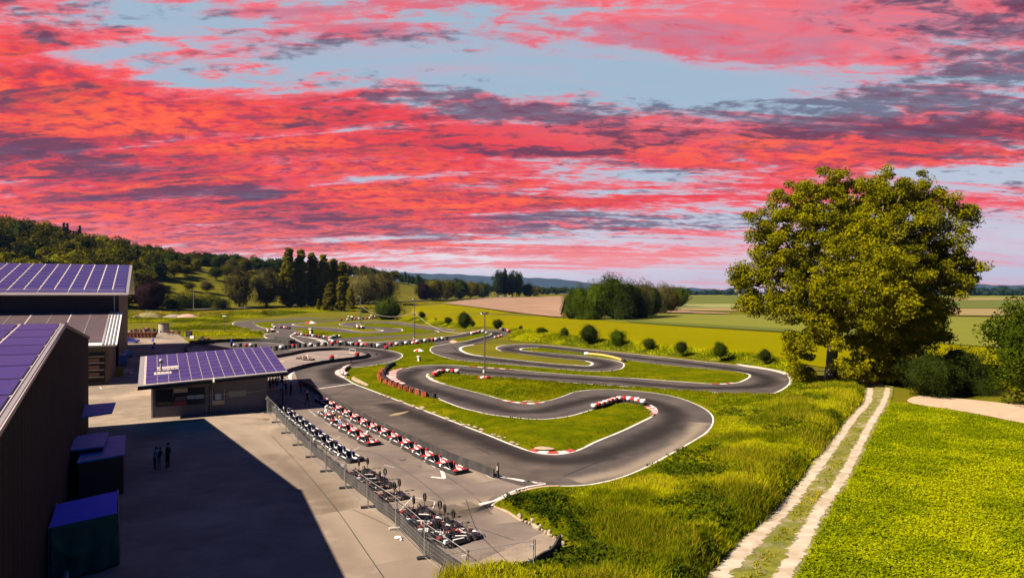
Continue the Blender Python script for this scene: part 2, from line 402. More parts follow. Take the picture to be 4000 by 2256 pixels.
def sheet(name, poly, zf, mats, step=None, kind='structure', smooth=True, ymax=None, label=None, cat=None, jit=0.0):
    """one sheet filling a closed outline; zf(x, y) numpy -> height; step: spacing of inner points (number or function of y)"""
    P_ = np.array(poly, float); vs = [Vector(p) for p in P_]; n = len(vs)
    if step:
        x0, y0 = P_.min(0); x1, y1 = P_.max(0); gx = []; y = y0+0.01
        while y < y1:
            s = step(y) if callable(step) else step
            xs = np.arange(x0+RNG.uniform(0, s), x1, s); gx.append(np.stack([xs, np.full(xs.shape, y)+RNG.uniform(-.2, .2, xs.shape)*s], 1)); y += s
        g = np.concatenate(gx); k = inside(g[:, 0], g[:, 1], P_); g = g[k]
        if len(g): vs += [Vector(p) for p in g]
    co, _, fa, _, _, _ = delaunay_2d_cdt(vs, [(i, (i+1) % n) for i in range(n)], [], 1, 1e-5)
    C = np.array([(c[0], c[1]) for c in co]); Z = zf(C[:, 0], C[:, 1])
    F = np.array([f for f in fa if len(f) == 3]); V = np.column_stack([C, Z])
    a, b, c = V[F[:, 0]], V[F[:, 1]], V[F[:, 2]]
    flip = np.cross(b-a, c-a)[:, 2] < 0; F[flip] = F[flip][:, ::-1]
    o = np_mesh(name, V, F, mats, smooth=smooth)
    return tag(o, label, cat, kind=kind)
def flat(z): return lambda x, y: np.full(np.shape(x), z)
def ribbon(mb, line, w, z, mat, off=0.0, closed=False, mats=None, seg=None, h=0.0):
    """a strip along a line; mats alternates colours every seg metres; h>0 makes a raised kerb"""
    L = [Vector(p) for p in line]; n = len(L); lf, rt, s = [], [], [0.0]
    for i in range(n):
        d = (L[(i+1) % n]-L[i-1]) if closed else (L[min(i+1, n-1)]-L[max(i-1, 0)])
        if d.length < 1e-9: d = Vector((1, 0))
        d.normalize(); q = Vector((-d.y, d.x)); a = L[i]+q*(off-w/2); b = L[i]+q*(off+w/2)
        lf.append((a.x, a.y, z)); rt.append((b.x, b.y, z+h))
        if i: s.append(s[-1]+(L[i]-L[i-1]).length)
    for i in range(n if closed else n-1):
        j = (i+1) % n; m = mat
        if mats: m = mats[int((s[i]+1e-3)/seg) % len(mats)]
        mb.add([lf[i], lf[j], rt[j], rt[i]], [(0, 1, 2, 3)], m)
def resample(line, d):
    L = [Vector(p) for p in line]; out = [L[0]]; acc = 0.0
    for a, b in zip(L, L[1:]):
        seg = (b-a).length; t = d-acc
        while t <= seg and seg > 1e-9:
            out.append(a+(b-a)*(t/seg)); t += d
        acc = (acc+seg) % d if seg > 0 else acc
        acc = seg-(t-d)
    return [(p.x, p.y) for p in out]
def kidmap(o, m=None):
    m = {} if m is None else m
    m[o] = list(o.children)
    for c in m[o]: kidmap(c, m)
    return m
# ------------------------------------------------------------------ ground materials
def track_mat(name, col, rubber, light):
    """asphalt: aggregate grain, faint long stains, rubber patches"""
    m = MT(name, col, 0.85, col2=tuple(c*0.72 for c in col), scale=0.35, detail=9, world=True, bump=0.25, bscale=25, spec=0.25, col3=light, scale3=0.12)
    return m
m_asph = track_mat('asphalt_track', (0.070, 0.058, 0.053), 0, (0.098, 0.080, 0.070))
m_start = track_mat('asphalt_start', (0.078, 0.060, 0.050), 0, (0.105, 0.081, 0.067))
m_yard = MT('yard_asphalt', (0.225, 0.175, 0.132), 0.88, col2=(0.165, 0.125, 0.095), scale=0.16, detail=10, world=True, bump=0.2, bscale=18, col3=(0.34, 0.26, 0.19), scale3=0.09, spec=0.2)
m_pit = MT('pit_asphalt', (0.155, 0.122, 0.103), 0.88, col2=(0.115, 0.091, 0.078), scale=0.3, detail=10, world=True, bump=0.2, bscale=18, col3=(0.20, 0.155, 0.125), scale3=0.13, spec=0.2)
m_grass = MT('mown_grass', (0.092, 0.108, 0.001), 0.95, col2=(0.045, 0.058, 0.001), scale=0.9, detail=9, world=True, bump=0.6, bscale=6, col3=(0.140, 0.122, 0.002), scale3=0.16, spec=0.0)
m_tall = MT('tall_grass_ground', (0.074, 0.088, 0.001), 0.95, col2=(0.040, 0.048, 0.001), scale=0.7, detail=9, world=True, bump=0.8, bscale=5, col3=(0.16, 0.17, 0.008), scale3=0.2, spec=0.05)
m_terr = MT('meadow', (0.135, 0.118, 0.004), 0.95, col2=(0.085, 0.080, 0.003), scale=0.05, detail=9, world=True, bump=0.4, bscale=1.0, col3=(0.075, 0.07, 0.010), scale3=0.02, spec=0.05)
m_white = MT('white_paint', (0.68, 0.63, 0.58), 0.6, col2=(0.34, 0.29, 0.26), scale=1.1, detail=9, world=True, spec=0.2, thr=(.42, .74))
m_red = MT('red_paint', (0.42, 0.035, 0.030), 0.6, col2=(0.30, 0.06, 0.05), scale=2.0, world=True)
m_pale = MT('pale_kerb', (0.55, 0.44, 0.36), 0.8, col2=(0.38, 0.29, 0.23), scale=1.5, world=True)
m_dirt = MT('bare_earth', (0.48, 0.335, 0.225), 0.95, col2=(0.34, 0.24, 0.16), scale=0.8, detail=9, world=True, bump=0.5, bscale=5)
m_rut = MT('chalk_gravel', (0.56, 0.46, 0.37), 0.95, col2=(0.50, 0.40, 0.31), scale=0.8, detail=9, world=True, bump=0.5, bscale=9)
m_plough = MT('ploughed_soil', (0.26, 0.155, 0.095), 0.95, col2=(0.22, 0.13, 0.08), scale=0.05, detail=8, world=True, stretch=(1, .2, 1))
m_crop = MT('ripening_crop', (0.175, 0.158, 0.001), 0.95, col2=(0.150, 0.136, 0.001), scale=0.03, detail=9, world=True, bump=0.3, bscale=2, stretch=(.35, 1.4, 1), col3=(0.165, 0.130, 0.002), scale3=0.01, spec=0.0)
m_clover = MT('clover_ground', (0.16, 0.17, 0.001), 0.95, col2=(0.085, 0.105, 0.001), scale=1.1, detail=8, world=True, bump=0.7, bscale=6, col3=(0.17, 0.18, 0.006), scale3=0.12, spec=0.05)

# ------------------------------------------------------------------ the land as one sheet out to the horizon
def axis(parts):
    out = []
    for a, b, s in parts: out += list(np.arange(a, b, s))
    return np.array(out+[parts[-1][1]])
ys = axis([(-400, -40, 40), (-40, 340, 10), (340, 460, 5), (460, 1000, 10), (1000, 2000, 40), (2000, 9000, 250)])
ax = axis([(0, 300, 8), (300, 900, 14), (900, 2000, 50), (2000, 9000, 350)])
xs = np.concatenate([-ax[::-1], ax[1:]])
gx, gy = np.meshgrid(xs, ys); nx, ny = len(xs), len(ys)
ii = np.arange((ny-1)*nx).reshape(ny-1, nx)[:, :-1].ravel()
land = np_mesh('ground', np.column_stack([gx.ravel(), gy.ravel(), terr(gx, gy).ravel()]), np.column_stack([ii, ii+1, ii+nx+1, ii+nx]), [m_terr], smooth=True)
tag(land, kind='structure')

# ------------------------------------------------------------------ the circuit: outlines traced on the flat ground
def c3(x, y): return (900+x/1.697, 1400+y/1.697)
OUT = [(1165,1492),(1242,1537),(1519,1687),(1700,1768),(1939,1868),(1975,1882),(1880,1970),(1924,1974),(1971,1942),(2064,1911),(2142,1898),(2220,1898),(2298,1893),(2402,1872),(2507,1833),(2611,1778),(2689,1734),(2767,1682),(2788,1640),(2772,1609),(2720,1578),(2637,1549),(2533,1531),(2428,1522),(2324,1521),(2246,1529),(2184,1552),(2132,1566),(2075,1573),(1990,1565),(1888,1539),(1800,1517),(1733,1500),(1690,1486),(1670,1474),(1668,1464),(1680,1457),(1715,1452),(1791,1459),(1888,1467),(2043,1477),(2160,1488),(2354,1503),(2465,1510),(2630,1521),(2754,1531),(2919,1538),(3002,1538),(3064,1517),(3090,1484),(3070,1463),(3016,1447),(2878,1426),(2713,1408),(2506,1385),(2400,1374),(2276,1362),(2160,1350),(2063,1343),(1985,1345),(1946,1353),(1939,1361),(1958,1370),(2024,1380),(2082,1388),(2160,1396),(2238,1403),(2288,1409),(2311,1416),(2313,1422),(2296,1428),(2238,1425),(2160,1419),(2082,1411),(1966,1399),(1888,1390),(1842,1383),(1811,1372),(1801,1362),(1811,1354),(1854,1345),(1891,1335),(1922,1324),(1951,1316),(1970,1310),(1980,1304),(1985,1297),(1975,1292),(1955,1289.5),(1931,1288),(1893,1287),(1864,1289),(1825,1298),(1776,1308),(1728,1314),(1650,1322),(1552,1328),(1494,1334),(1455,1336),(1416,1334.5),(1403,1330),(1409,1326),(1436,1324.5),(1475,1321),(1533,1316),(1611,1310),(1669,1304.5),(1717,1298),(1768,1292),(1777,1289),(1746,1284),(1688,1276),(1630,1268),(1572,1260),(1514,1255.5),(1455,1254),(1397,1256),(1349,1260),(1325,1265),(1339,1271),(1378,1277),(1416,1280),(1465,1285),(1490,1288),(1496,1290),(1484,1293),(1455,1295),(1416,1295.5),(1387,1292),(1358,1287),(1329,1282),(1288,1278),(1229,1275),(1181,1273),(1148,1270),(1142,1267),(1152,1264.5),(1210,1260.5),(1268,1256),(1326,1251),(1378,1247.5),(1430,1245),(1462,1243),(1469,1240.5),(1451,1236.5),(1424,1234.5),(1378,1233.5),(1300,1234),(1229,1237),(1152,1241.5),(1055,1247.5),(977,1251.5),(929,1255.5),(909,1262),(919,1273),(934,1281),(958,1286),(1016,1289),(1050,1291),(1080,1293),(1084,1295),(1074,1299),(1045,1303),(1029,1308),(1037,1317),(1045,1322),(1000,1324),(930,1328),(880,1332),(820,1336),(740,1340),(740,1440),(1000,1440),(1130,1450)]
outw = pxline(OUT, 5, True)
mats_tr = [m_asph]
trk = sheet('race_track', outw, flat(0.0), [m_asph], step=None); trk.location.z = 0.0
# grass islands
ISL_A = [(2033,1364),(2043,1361),(2102,1358),(2199,1368),(2282,1380),(2440,1403),(2589,1423),(2754,1439),(2878,1451),(2919,1459),(2929,1466),(2919,1478),(2878,1494),(2835,1499),(2775,1498),(2630,1488),(2465,1476),(2300,1467),(2160,1457),(2043,1446),(1997,1442),(1888,1435),(1830,1430),(1752,1424.5),(1686,1425),(1628,1429),(1578,1440),(1535,1450),(1510,1464),(1506,1476),(1516,1488),(1543,1501),(1590,1517),(1640,1534),(1717,1559),(1804,1592),(1861,1606),(1908,1617),(2012,1630),(2075,1636),(2132,1636),(2220,1625),(2314,1599),(2376,1581),(2455,1573),(2522,1586),(2552,1600),(2562,1613),(2545,1626),(2429,1682),(2324,1724),(2262,1752),(2210,1766),(2153,1770),(2090,1762),(2012,1738),(1908,1697),(1804,1657),(1700,1617),(1548,1559),(1440,1518),(1383,1496),(1351,1478),(1324,1465),(1315,1455),(1320,1447),(1336,1441),(1373,1436),(1417,1431.5),(1472,1423),(1518,1415),(1557,1402),(1572,1390),(1565,1380),(1534,1370),(1514,1364),(1521,1357),(1540,1352),(1591,1341),(1640,1338),(1690,1337),(1703,1345),(1688,1355),(1680,1364),(1683,1372),(1694,1380),(1733,1393),(1772,1403),(1849,1412),(1966,1422),(2082,1431),(2199,1442),(2315,1449),(2373,1448.5),(2424,1440),(2437,1428),(2432,1417),(2393,1405),(2335,1396),(2276,1389),(2199,1381),(2082,1372),(2043,1368)]
ISL_B = [(1393,1267),(1401,1263),(1430,1261),(1475,1261),(1533,1265),(1591,1274),(1649,1284),(1698,1292),(1713,1295),(1698,1299),(1649,1302),(1591,1305),(1533,1309),(1455,1313),(1378,1316),(1329,1319.5),(1288,1315.5),(1245,1314),(1190,1311),(1150,1306),(1160,1299),(1178,1295),(1167,1289.5),(1140,1285),(1150,1282),(1171,1282),(1222,1284.5),(1262,1289),(1326,1297),(1380,1301),(1436,1302.5),(1494,1301.5),(1543,1297),(1568,1292),(1573,1287),(1562,1283),(1533,1280.5),(1494,1277),(1436,1273),(1401,1271)]
ISL_D = [(989,1262),(1000,1259.5),(1055,1255.5),(1152,1250),(1249,1245),(1326,1241.5),(1378,1241),(1387,1242.5),(1378,1244),(1329,1246.5),(1307,1248),(1229,1253),(1152,1258),(1094,1261.5),(1066,1265),(1062,1270),(1068,1277),(1060,1281),(1045,1281),(1024,1278),(1006,1271)]
ISL_F = [(1766,1325),(1805,1317),(1844,1309),(1873,1302.5),(1902,1299.5),(1917,1301),(1919,1304),(1902,1311),(1864,1320),(1825,1330),(1790,1335),(1774,1331)]
def island_z(line, hmax=0.16):
    def f(x, y):
        d = pdist(x, y, line, True)
        return 0.012+hmax*sstep(d/2.5)+0.05*np.sin(x*1.7+y*0.6)*np.cos(y*0.9-x*0.5)*sstep(d/2.0)
    return f
islands = []
for nm, pl in (('grass_island', ISL_A), ('grass_island', ISL_B), ('grass_island', ISL_D), ('grass_island', ISL_F)):
    w_ = pxline(pl, 5, True); islands.append(w_)
    o = sheet(nm, w_, island_z(w_), [m_grass], step=lambda y: 0.9 if y < 110 else 3.0)
# lighter asphalt of the pit straight, pit lane and yard, laid on the track sheet
START = [(1165,1492),(1190,1505),(1242,1535),(1400,1625),(1519,1685),(1700,1768),(1939,1868),(1980,1878),(2060,1893),(2200,1860),(2150,1790),(2090,1766),(2012,1740),(1908,1699),(1700,1620),(1548,1561),(1440,1521),(1385,1499),(1300,1506),(1230,1512)]
sheet('start_straight', pxline(START, 4, True), flat(0.004), [m_start])
PITW = [(1165,1492),(1242,1535),(1312,1580),(1519,1685),(1607,1725),(1700,1768),(1819,1825),(1939,1868),(2064,1905),(2142,1901),(2064,1911),(1971,1942),(1924,1974),(1991,2000),(2038,2031),(2132,2072),(2210,2135),(2184,2165),(2163,2185),(2085,2235),(1991,2265),(1900,2310)]
pw = [tuple(G(*p)[:2]) for p in PITW]
yard = pw+[(0.0, 24.0), (0.0, -60.0), (-160.0, -60.0), (-260.0, 60.0), (-200.0, 240.0)]+[tuple(G(*p)[:2]) for p in ((490,1290),(560,1291),(608,1295),(669,1297),(696,1305),(719,1322),(735,1336),(770,1345),(900,1398),(1000,1440),(1130,1445),(1150,1450))]
sheet('yard', yard, flat(0.008), [m_yard])
pit = pw[:16]+[(tuple(G(*p)[:2])) for p in ((2050,2110),(1870,2190),(1740,2212),(1658,2154),(1566,2062),(1468,1977),(1373,1898),(1278,1815),(1165,1711),(1057,1600),(1046,1585),(1120,1520))]
sheet('pit_lane', pit, flat(0.012), [m_pit])
# pale paddock inside the rubber wall loop
PADD = [(1130,1382),(1188,1376),(1266,1370),(1343,1368),(1402,1374),(1428,1384),(1418,1394),(1363,1402),(1285,1413),(1227,1424),(1169,1438),(1120,1460),(1060,1440),(1060,1400)]
sheet('paddock', pxline(PADD, 4, True), flat(0.010), [MT('paddock_asphalt', (0.27, 0.205, 0.18), 0.9, col2=(0.15, 0.12, 0.105), scale=0.15, detail=9, world=True)])

# ------------------------------------------------------------------ painted edge lines, kerbs
lines = MB()
def edge(pts, w=0.26, z=0.018, off=0.0, closed=False): ribbon(lines, pxline(pts, 6, closed), w*.85, z, m_white, off=off, closed=closed)
k0 = OUT.index((1924,1974)); k1 = OUT.index((1075,0)) if (1075,0) in OUT else None
def sub(a, b, L=OUT):
    i, j = L.index(a), L.index(b)
    return L[i:j+1] if i <= j else L[i:]+L[:j+1]
edge(sub((1924,1974),(2246,1529)), 0.30)
edge(sub((2246,1529),(1733,1500)), 0.22)
edge([(1733,1500),(1700,1489),(1676,1477),(1667,1468),(1672,1459)], 0.34)
edge(sub((1791,1459),(2043,1477)), 0.16)
edge(sub((2160,1488),(2754,1531)), 0.24)
edge(sub((2754,1531),(2878,1426)), 0.5)
edge(sub((2878,1426),(1958,1370)), 0.34)
edge(sub((2024,1380),(2288,1409)), 0.18)
edge(sub((2288,1409),(2238,1425)), 0.6)
edge(sub((2238,1425),(1888,1390)), 0.30)
edge(sub((1888,1390),(1854,1345)), 0.85, off=0.2)
edge(sub((1985,1297),(1893,1287)), 0.34)
edge(sub((1893,1287),(1494,1334)), 0.30)
edge(sub((1494,1334),(1409,1326)), 0.7)
edge(sub((1475,1321),(1611,1310)), 0.2)
edge(sub((1611,1310),(1777,1289)), 0.15)
edge(sub((1777,1289),(1397,1256)), 0.34)
edge(sub((1349,1260),(1378,1277)), 0.34)
edge(sub((1465,1285),(1416,1295.5)), 0.7)
edge(sub((1416,1295.5),(1148,1270)), 0.45)
edge(sub((1148,1270),(1210,1260.5)), 0.7)
edge(sub((1469,1240.5),(1378,1233.5)), 0.5)
edge(sub((977,1251.5),(1016,1289)), 0.45)
edge([(1080,1293),(1087,1296),(1074,1299),(1045,1303),(1031,1308),(1037,1317),(1050,1323),(1071,1326)], 0.5)
edge(sub((1000,1324),(880,1332)), 0.5)
# island edges
def isub(a, b): return sub(a, b, ISL_A)
edge(isub((2440,1403),(2878,1451)), 0.16)
edge(isub((2878,1451),(2465,1476)), 0.42)
edge(isub((2465,1476),(1997,1442)), 0.24)
edge(isub((1830,1430),(1578,1440)), 0.30)
edge([(1576,1438),(1552,1450),(1545,1466),(1548,1480),(1563,1497),(1600,1511),(1640,1523),(1717,1556)], 0.30)
edge(isub((1717,1559),(2314,1599)), 0.26)
edge(isub((2522,1586),(2545,1626)), 0.5)
edge([(2540,1581),(2558,1592),(2566,1604),(2565,1616),(2545,1627),(2429,1683),(2324,1726),(2262,1756),(2210,1770),(2153,1774),(2090,1766),(2012,1741),(1908,1699),(1804,1659),(1700,1619),(1548,1561),(1440,1520),(1383,1498),(1351,1479),(1322,1466),(1312,1455),(1318,1446),(1336,1440)], 0.30)
edge(isub((1336,1441),(1534,1370)), 0.30)
edge([(1534,1370),(1500,1364),(1450,1360),(1400,1356),(1300,1354),(1200,1358),(1130,1366)], 0.3)
edge(isub((1683,1372),(1849,1412)), 0.26)
edge([(1683,1374),(1680,1364),(1690,1354),(1728,1346),(1774,1338),(1825,1330),(1864,1320),(1902,1311),(1919,1304),(1917,1300)], 0.34)
edge(isub((1849,1412),(2199,1442)), 0.2)
edge(isub((2199,1442),(2335,1396)), 0.36)
edge(isub((2335,1396),(2082,1372)), 0.22)
edge([(2082,1372),(2043,1368),(2034,1363),(2046,1359),(2102,1357)], 0.7)
edge(sub((1713,1295),(1688,1301), ISL_B) if (1688,1301) in ISL_B else [(1680,1300),(1700,1298),(1713,1295),(1700,1291)], 0.8)
edge([(1416,1272),(1397,1270),(1394,1267),(1402,1263)], 0.8)
edge([(1533,1280.5),(1562,1283),(1574,1287),(1568,1292)], 0.7)
edge([(1180,1294),(1152,1300),(1140,1307),(1133,1311),(1150,1322),(1172,1333),(1198,1344)], 0.4)
edge([(989,1261),(1006,1271),(1024,1278),(1045,1283)], 0.5)
edge([(1066,1264),(1061,1270),(1068,1278)], 0.5)
# finish line, pit boxes, pit lane lines
def seg(a, b, w, z=0.022): ribbon(lines, [G(*a)[:2], G(*b)[:2]], w, z, m_white)
seg((1236,1519),(1384,1497), 0.36)
edge([(1245,1441),(1190,1444),(1150,1458),(1137,1473),(1134,1484),(1141,1492)] if False else [(1168,1441),(1148,1450),(1136,1460),(1132,1472),(1136,1482),(1141,1488)], 0.55, 0.024)
edge([(1124,1480),(1116,1478),(1108,1480),(1112,1486),(1125,1492)], 0.25, 0.024)
seg((1949,1860),(2128,1890), 0.26); seg((1980,1867),(2045,1880), 0.14); seg((2050,1876),(2080,1883), .22); seg((2100,1884),(2130,1888), .25)
edge([(1860,1816),(1900,1842),(1930,1860),(1948,1866),(1985,1867),(2020,1872)], 0.13, 0.024)
edge([(1845,1822),(1885,1845),(1925,1868),(1950,1870)], 0.06, 0.024)
edge([(1275,1592),(1380,1650),(1480,1700),(1600,1765),(1700,1826)], 0.10, 0.024)
seg((1724,1831),(1735,1866), 0.28); seg((1739,1868),(1684,1862), 0.28)
seg((1870,1968),(1925,1955), 0.14)
ribbon(lines, pxline([(1875,1972),(1930,1955),(1990,1925),(2060,1901),(2130,1890)], 5), 0.22, 0.026, m_white)
seg((1205,1600),(1235,1625), 0.06); seg((1270,1650),(1330,1678), .05)
for a, b in (((1330,1702),(1295,1722)), ((1355,1770),(1405,1745)), ((1560,1995),(1612,1940)), ((1612,1940),(1700,1958)), ((1700,1958),(1690,1985)), ((1500,1815),(1540,1825))): seg(a, b, 0.05)
seg((1040,1562),(1140,1545), 0.10); seg((1140,1548),(1240,1532), 0.06); seg((1150,1552),(1270,1592), 0.05)
seg((405,1497),(475,1494), 0.10); seg((415,1513),(480,1510), 0.10); seg((398,1493),(403,1500), .14); seg((390,1511),(396,1518), .14)
seg((1200,1345),(1240,1352), .4); seg((1198,1344),(1230,1346), 0.25); edge([(1100,1348),(1125,1355)], .3)
edge([(1230,1346),(1255,1340),(1262,1334),(1250,1326),(1225,1319),(1190,1314),(1160,1312)], 0.2)
edge([(900,1345),(960,1341),(1020,1338),(1060,1340),(1110,1345)], 0.25)
tag(lines.build('road_markings'), kind='structure')
kb = MB()
rw = [m_red, m_white]
ribbon(kb, pxline([(1563,1436),(1538,1445),(1522,1458),(1520,1474),(1530,1487),(1556,1500)], 10), 2.1, 0.030, m_white, mats=rw, seg=1.25, h=0.05)
ribbon(kb, pxline([(2062,1571),(2018,1571),(1985,1566),(1955,1558)][::-1], 10), 0.7, 0.030, m_white, mats=rw, seg=0.9, h=-0.03)
ribbon(kb, pxline([(2130,1563),(2106,1572),(2075,1575),(2043,1574),(2005,1569),(1985,1564)], 10), 0.6, 0.030, m_white, mats=rw, seg=0.9, h=-0.03)
ribbon(kb, pxline([(2075,1756),(2105,1763),(2153,1768),(2200,1766),(2240,1757)], 12), 0.7, 0.030, m_white, mats=rw, seg=0.85, h=0.04)
ribbon(kb, pxline([(2527,1587),(2545,1597),(2553,1608),(2548,1619)], 10), 0.9, 0.030, m_white, mats=rw, seg=0.6, h=0.05)
ribbon(kb, pxline([(1840,1431),(1900,1435.5),(1950,1439),(1997,1442.5)], 12), 0.45, 0.030, m_white, mats=rw, seg=1.2, h=0.03)
ribbon(kb, pxline([(2780,1498),(2830,1499),(2862,1495)], 10), 0.6, 0.030, m_white, mats=rw, seg=1.0, h=0.03)
ribbon(kb, pxline([(1346,1440),(1327,1446),(1320,1454),(1326,1463),(1345,1473)], 10), 1.0, 0.030, m_white, mats=[m_white, m_white, m_red], seg=0.5, h=0.04)
ribbon(kb, pxline([(1735,1499),(1702,1489),(1684,1480),(1682,1470),(1700,1460)], 10), 0.8, 0.030, m_white, mats=[m_white, m_white, m_pale], seg=0.5, h=0.04)
ribbon(kb, pxline([(1165,1312),(1200,1316),(1230,1322),(1255,1330),(1268,1338),(1262,1345),(1235,1349)], 10), 1.7, 0.030, m_white, mats=[m_white, m_asph], seg=1.6, h=0.06)
tag(kb.build('kerbs'), kind='structure')
# bare earth beside the corners
E_ = MB()
def dirt(pts, nm='bare_earth_patch', m=m_dirt, z=0.035): return sheet(nm, pxline(pts, 5, True), flat(z), [m])
dirt([(2640,1768),(2700,1735),(2775,1680),(2790,1668),(2797,1690),(2765,1722),(2720,1750),(2690,1752),(2660,1768),(2630,1782)])
dirt([(2878,1420),(3016,1441),(3075,1456),(3100,1480),(3098,1500),(3068,1520),(3010,1540),(2960,1542),(3040,1532),(3080,1510),(3090,1484),(3070,1463),(3016,1447),(2900,1428)], m=m_rut, z=0.028)
dirt([(1965,1946),(2060,1908),(2142,1896),(2190,1897),(2140,1906),(2070,1920),(1990,1950),(1935,1976),(1928,1970)], z=0.034)
dirt([(1930,1974),(1985,1996),(2038,2030),(2060,2040),(2030,2034),(1985,2006),(1930,1980)], z=0.034)
dirt([(2085,1760),(2105,1751),(2140,1753),(2165,1761),(2130,1764)], z=0.19); dirt([(2040,1570),(2060,1565),(2100,1563),(2120,1564),(2100,1568),(2060,1571)], z=0.10)
dirt([(1372,1480),(1384,1472),(1394,1480),(1440,1506),(1436,1510),(1395,1497)], z=0.13)
dirt([(1755,1335),(1770,1327),(1785,1334),(1772,1340)], z=0.03)
rng = random.Random(3)
for i in range(26):                              # worn spots in the strip beside the start straight
    t = rng.random(); x = 1480+t*560; y = 1528+t*205+rng.uniform(2, 13); w = rng.uniform(4, 11)
    dirt([(x-w, y), (x-w*.3, y-w*.35), (x+w*.6, y-w*.1), (x+w, y+w*.3), (x+w*.1, y+w*.35)], z=0.11)
sheet('asphalt_patch', pxline([(1520,1624),(1540,1614),(1570,1609),(1598,1605),(1580,1613),(1555,1620)], 4, True), flat(0.016), [MT('tan_patch', (.30, .22, .12), .9, var=.3, world=True, scale=2)])
sheet('oil_stain', pxline([(1552,1788),(1570,1795),(1585,1792),(1580,1799),(1568,1799)], 4, True), flat(0.018), [MT('stain', (.05, .042, .04), .8, world=True)])
for px, py, s in ((1640,1822,6), (1520,1798,4), (1035,1637,7)):
    sheet('oil_stain', pxline([(px-s, py), (px, py-s*.4), (px+s*1.3, py), (px, py+s*.4)], 4, True), flat(0.018), [m_plough if px < 1100 else m_start])
m_rub = MT('tyre_rubber_marks', (.030, .026, .028), .7, world=True)
rb = MB()
for pts, w in (([(1859,1747),(1885,1759),(1917,1776)], .12), ([(1720,1375),(1760,1388),(1830,1402),(1960,1415)], .35), ([(1780,1356),(1776,1362),(1792,1374)], .25), ([(1700,1350),(1770,1345),(1800,1343)], .25),
               ([(1440,1375),(1470,1382),(1480,1390)], .5), ([(1430,1390),(1460,1388),(1475,1380)], .4), ([(1560,1474),(1620,1510),(1700,1535)], .3)):
    ribbon(rb, pxline(pts, 6), w, 0.015, m_rub)
tag(rb.build('tyre_marks'), kind='structure')
jn = MB()
for pts in ([(225,1565),(420,1556),(640,1546)], [(1060,1700),(1200,1850),(1330,2010),(1420,2140),(1500,2256)], [(1380,1990),(1470,2030),(1560,2075)], [(1290,1805),(1420,1760),(1600,1850),(1740,1960)], [(1500,1700),(1640,1790),(1850,1930)], [(1700,2010),(1860,2060),(2010,2110)], [(1820,1950),(1870,2080),(1990,2200)], [(1390,1505),(1250,1560)], [(1650,1500),(1660,1530),(1700,1560)], [(1500,1640),(1620,1615),(1700,1640)], [(2200,1860),(2350,1800),(2500,1770)], [(1180,1500),(1320,1470),(1330,1450)]):
    ribbon(jn, pxline(pts, 8), 0.045, 0.019, m_rub)
tag(jn.build('pavement_joints'), kind='structure')
# darker rubbered racing line round the hairpins
m_line = MSOFT('racing_line', (0.027, 0.023, 0.024), edge=.5, rag=.7, nscale=.35, strength=.62)
m_worn = MSOFT('dusty_asphalt', (0.36, 0.285, 0.215), edge=.5, rag=1.3, nscale=.22, strength=.55)
for pts, w in (([(1650,1440),(1600,1456),(1590,1478),(1640,1508),(1760,1543),(1900,1585),(2000,1605),(2100,1606),(2200,1585),(2300,1560),(2400,1551),(2500,1560),(2590,1585),(2630,1620),(2600,1668),(2450,1740),(2300,1790),(2200,1800),(2080,1790),(1950,1745),(1700,1650),(1500,1575)], 4.6),
               ([(1700,1433),(1880,1452),(2100,1468),(2400,1488),(2700,1512),(2900,1512),(2990,1500),(3000,1480),(2950,1460),(2800,1432),(2500,1398),(2200,1362),(2080,1352),(2000,1356),(1985,1364),(2060,1378),(2200,1394),(2330,1407),(2370,1422),(2330,1436),(2200,1431),(1960,1408),(1840,1394),(1770,1376)], 5.0),
               ([(1820,1342),(1900,1318),(1940,1302),(1925,1296),(1880,1297),(1800,1312),(1650,1332),(1480,1345)], 5.0), ([(1330,1496),(1290,1470),(1290,1446),(1340,1425),(1450,1405),(1520,1390),(1490,1374),(1400,1362),(1250,1360)], 5.5)):
    soft_strip('rubbered_line', pxline(pts, 6), w, 0.0155, m_line)
for pts, w in (([(2250,1880),(2400,1850),(2550,1790),(2680,1715),(2740,1650)], 3.0), ([(1240,1545),(1500,1690),(1700,1785),(1900,1880)], 3.0), ([(1270,1700),(1450,1850),(1620,1960),(1800,2080)], 4.0), ([(1700,2000),(1900,1960),(2000,2040)], 5.0), ([(800,1620),(1000,1700),(1300,1950),(1500,2200)], 4.0), ([(1890,1985),(1760,2010),(1640,2060)], 3.5), ([(1000,1780),(1150,1860),(1300,2000)], 5.0)):
    soft_strip('dust_film', pxline(pts, 6), w, 0.0170, m_worn)

# ------------------------------------------------------------------ fields beyond (draped on the land)
def field(name, pts, mat, z=0.25, step=None):
    P_ = [T3(*p) for p in pts]
    return sheet(name, [(p.x, p.y) for p in P_], lambda x, y: terr(x, y)+z, [mat], step=step or (lambda y: 25 if y < 500 else 60))
field('crop_field', [(1560,1246),(1620,1196),(1740,1188),(1850,1200),(2000,1222),(2150,1239),(2300,1246),(2465,1262),(2713,1279),(3084,1302),(3500,1330),(4300,1392),(4300,1560),(3500,1480),(3150,1425),(2988,1402),(2813,1386),(2661,1370),(2536,1353),(2410,1341),(2302,1331),(2205,1314),(2117,1302),(2033,1286),(1945,1279),(1850,1275),(1752,1262),(1647,1250)], m_crop, 0.12, step=lambda y: 12 if y < 300 else 30)
field('ploughed_field', [(1735,1187),(1790,1177),(1900,1163),(2000,1163),(2150,1159),(2195,1157),(2205,1168),(2190,1230),(2200,1243),(2150,1240),(2000,1222),(1850,1201)], m_plough, 0.8)
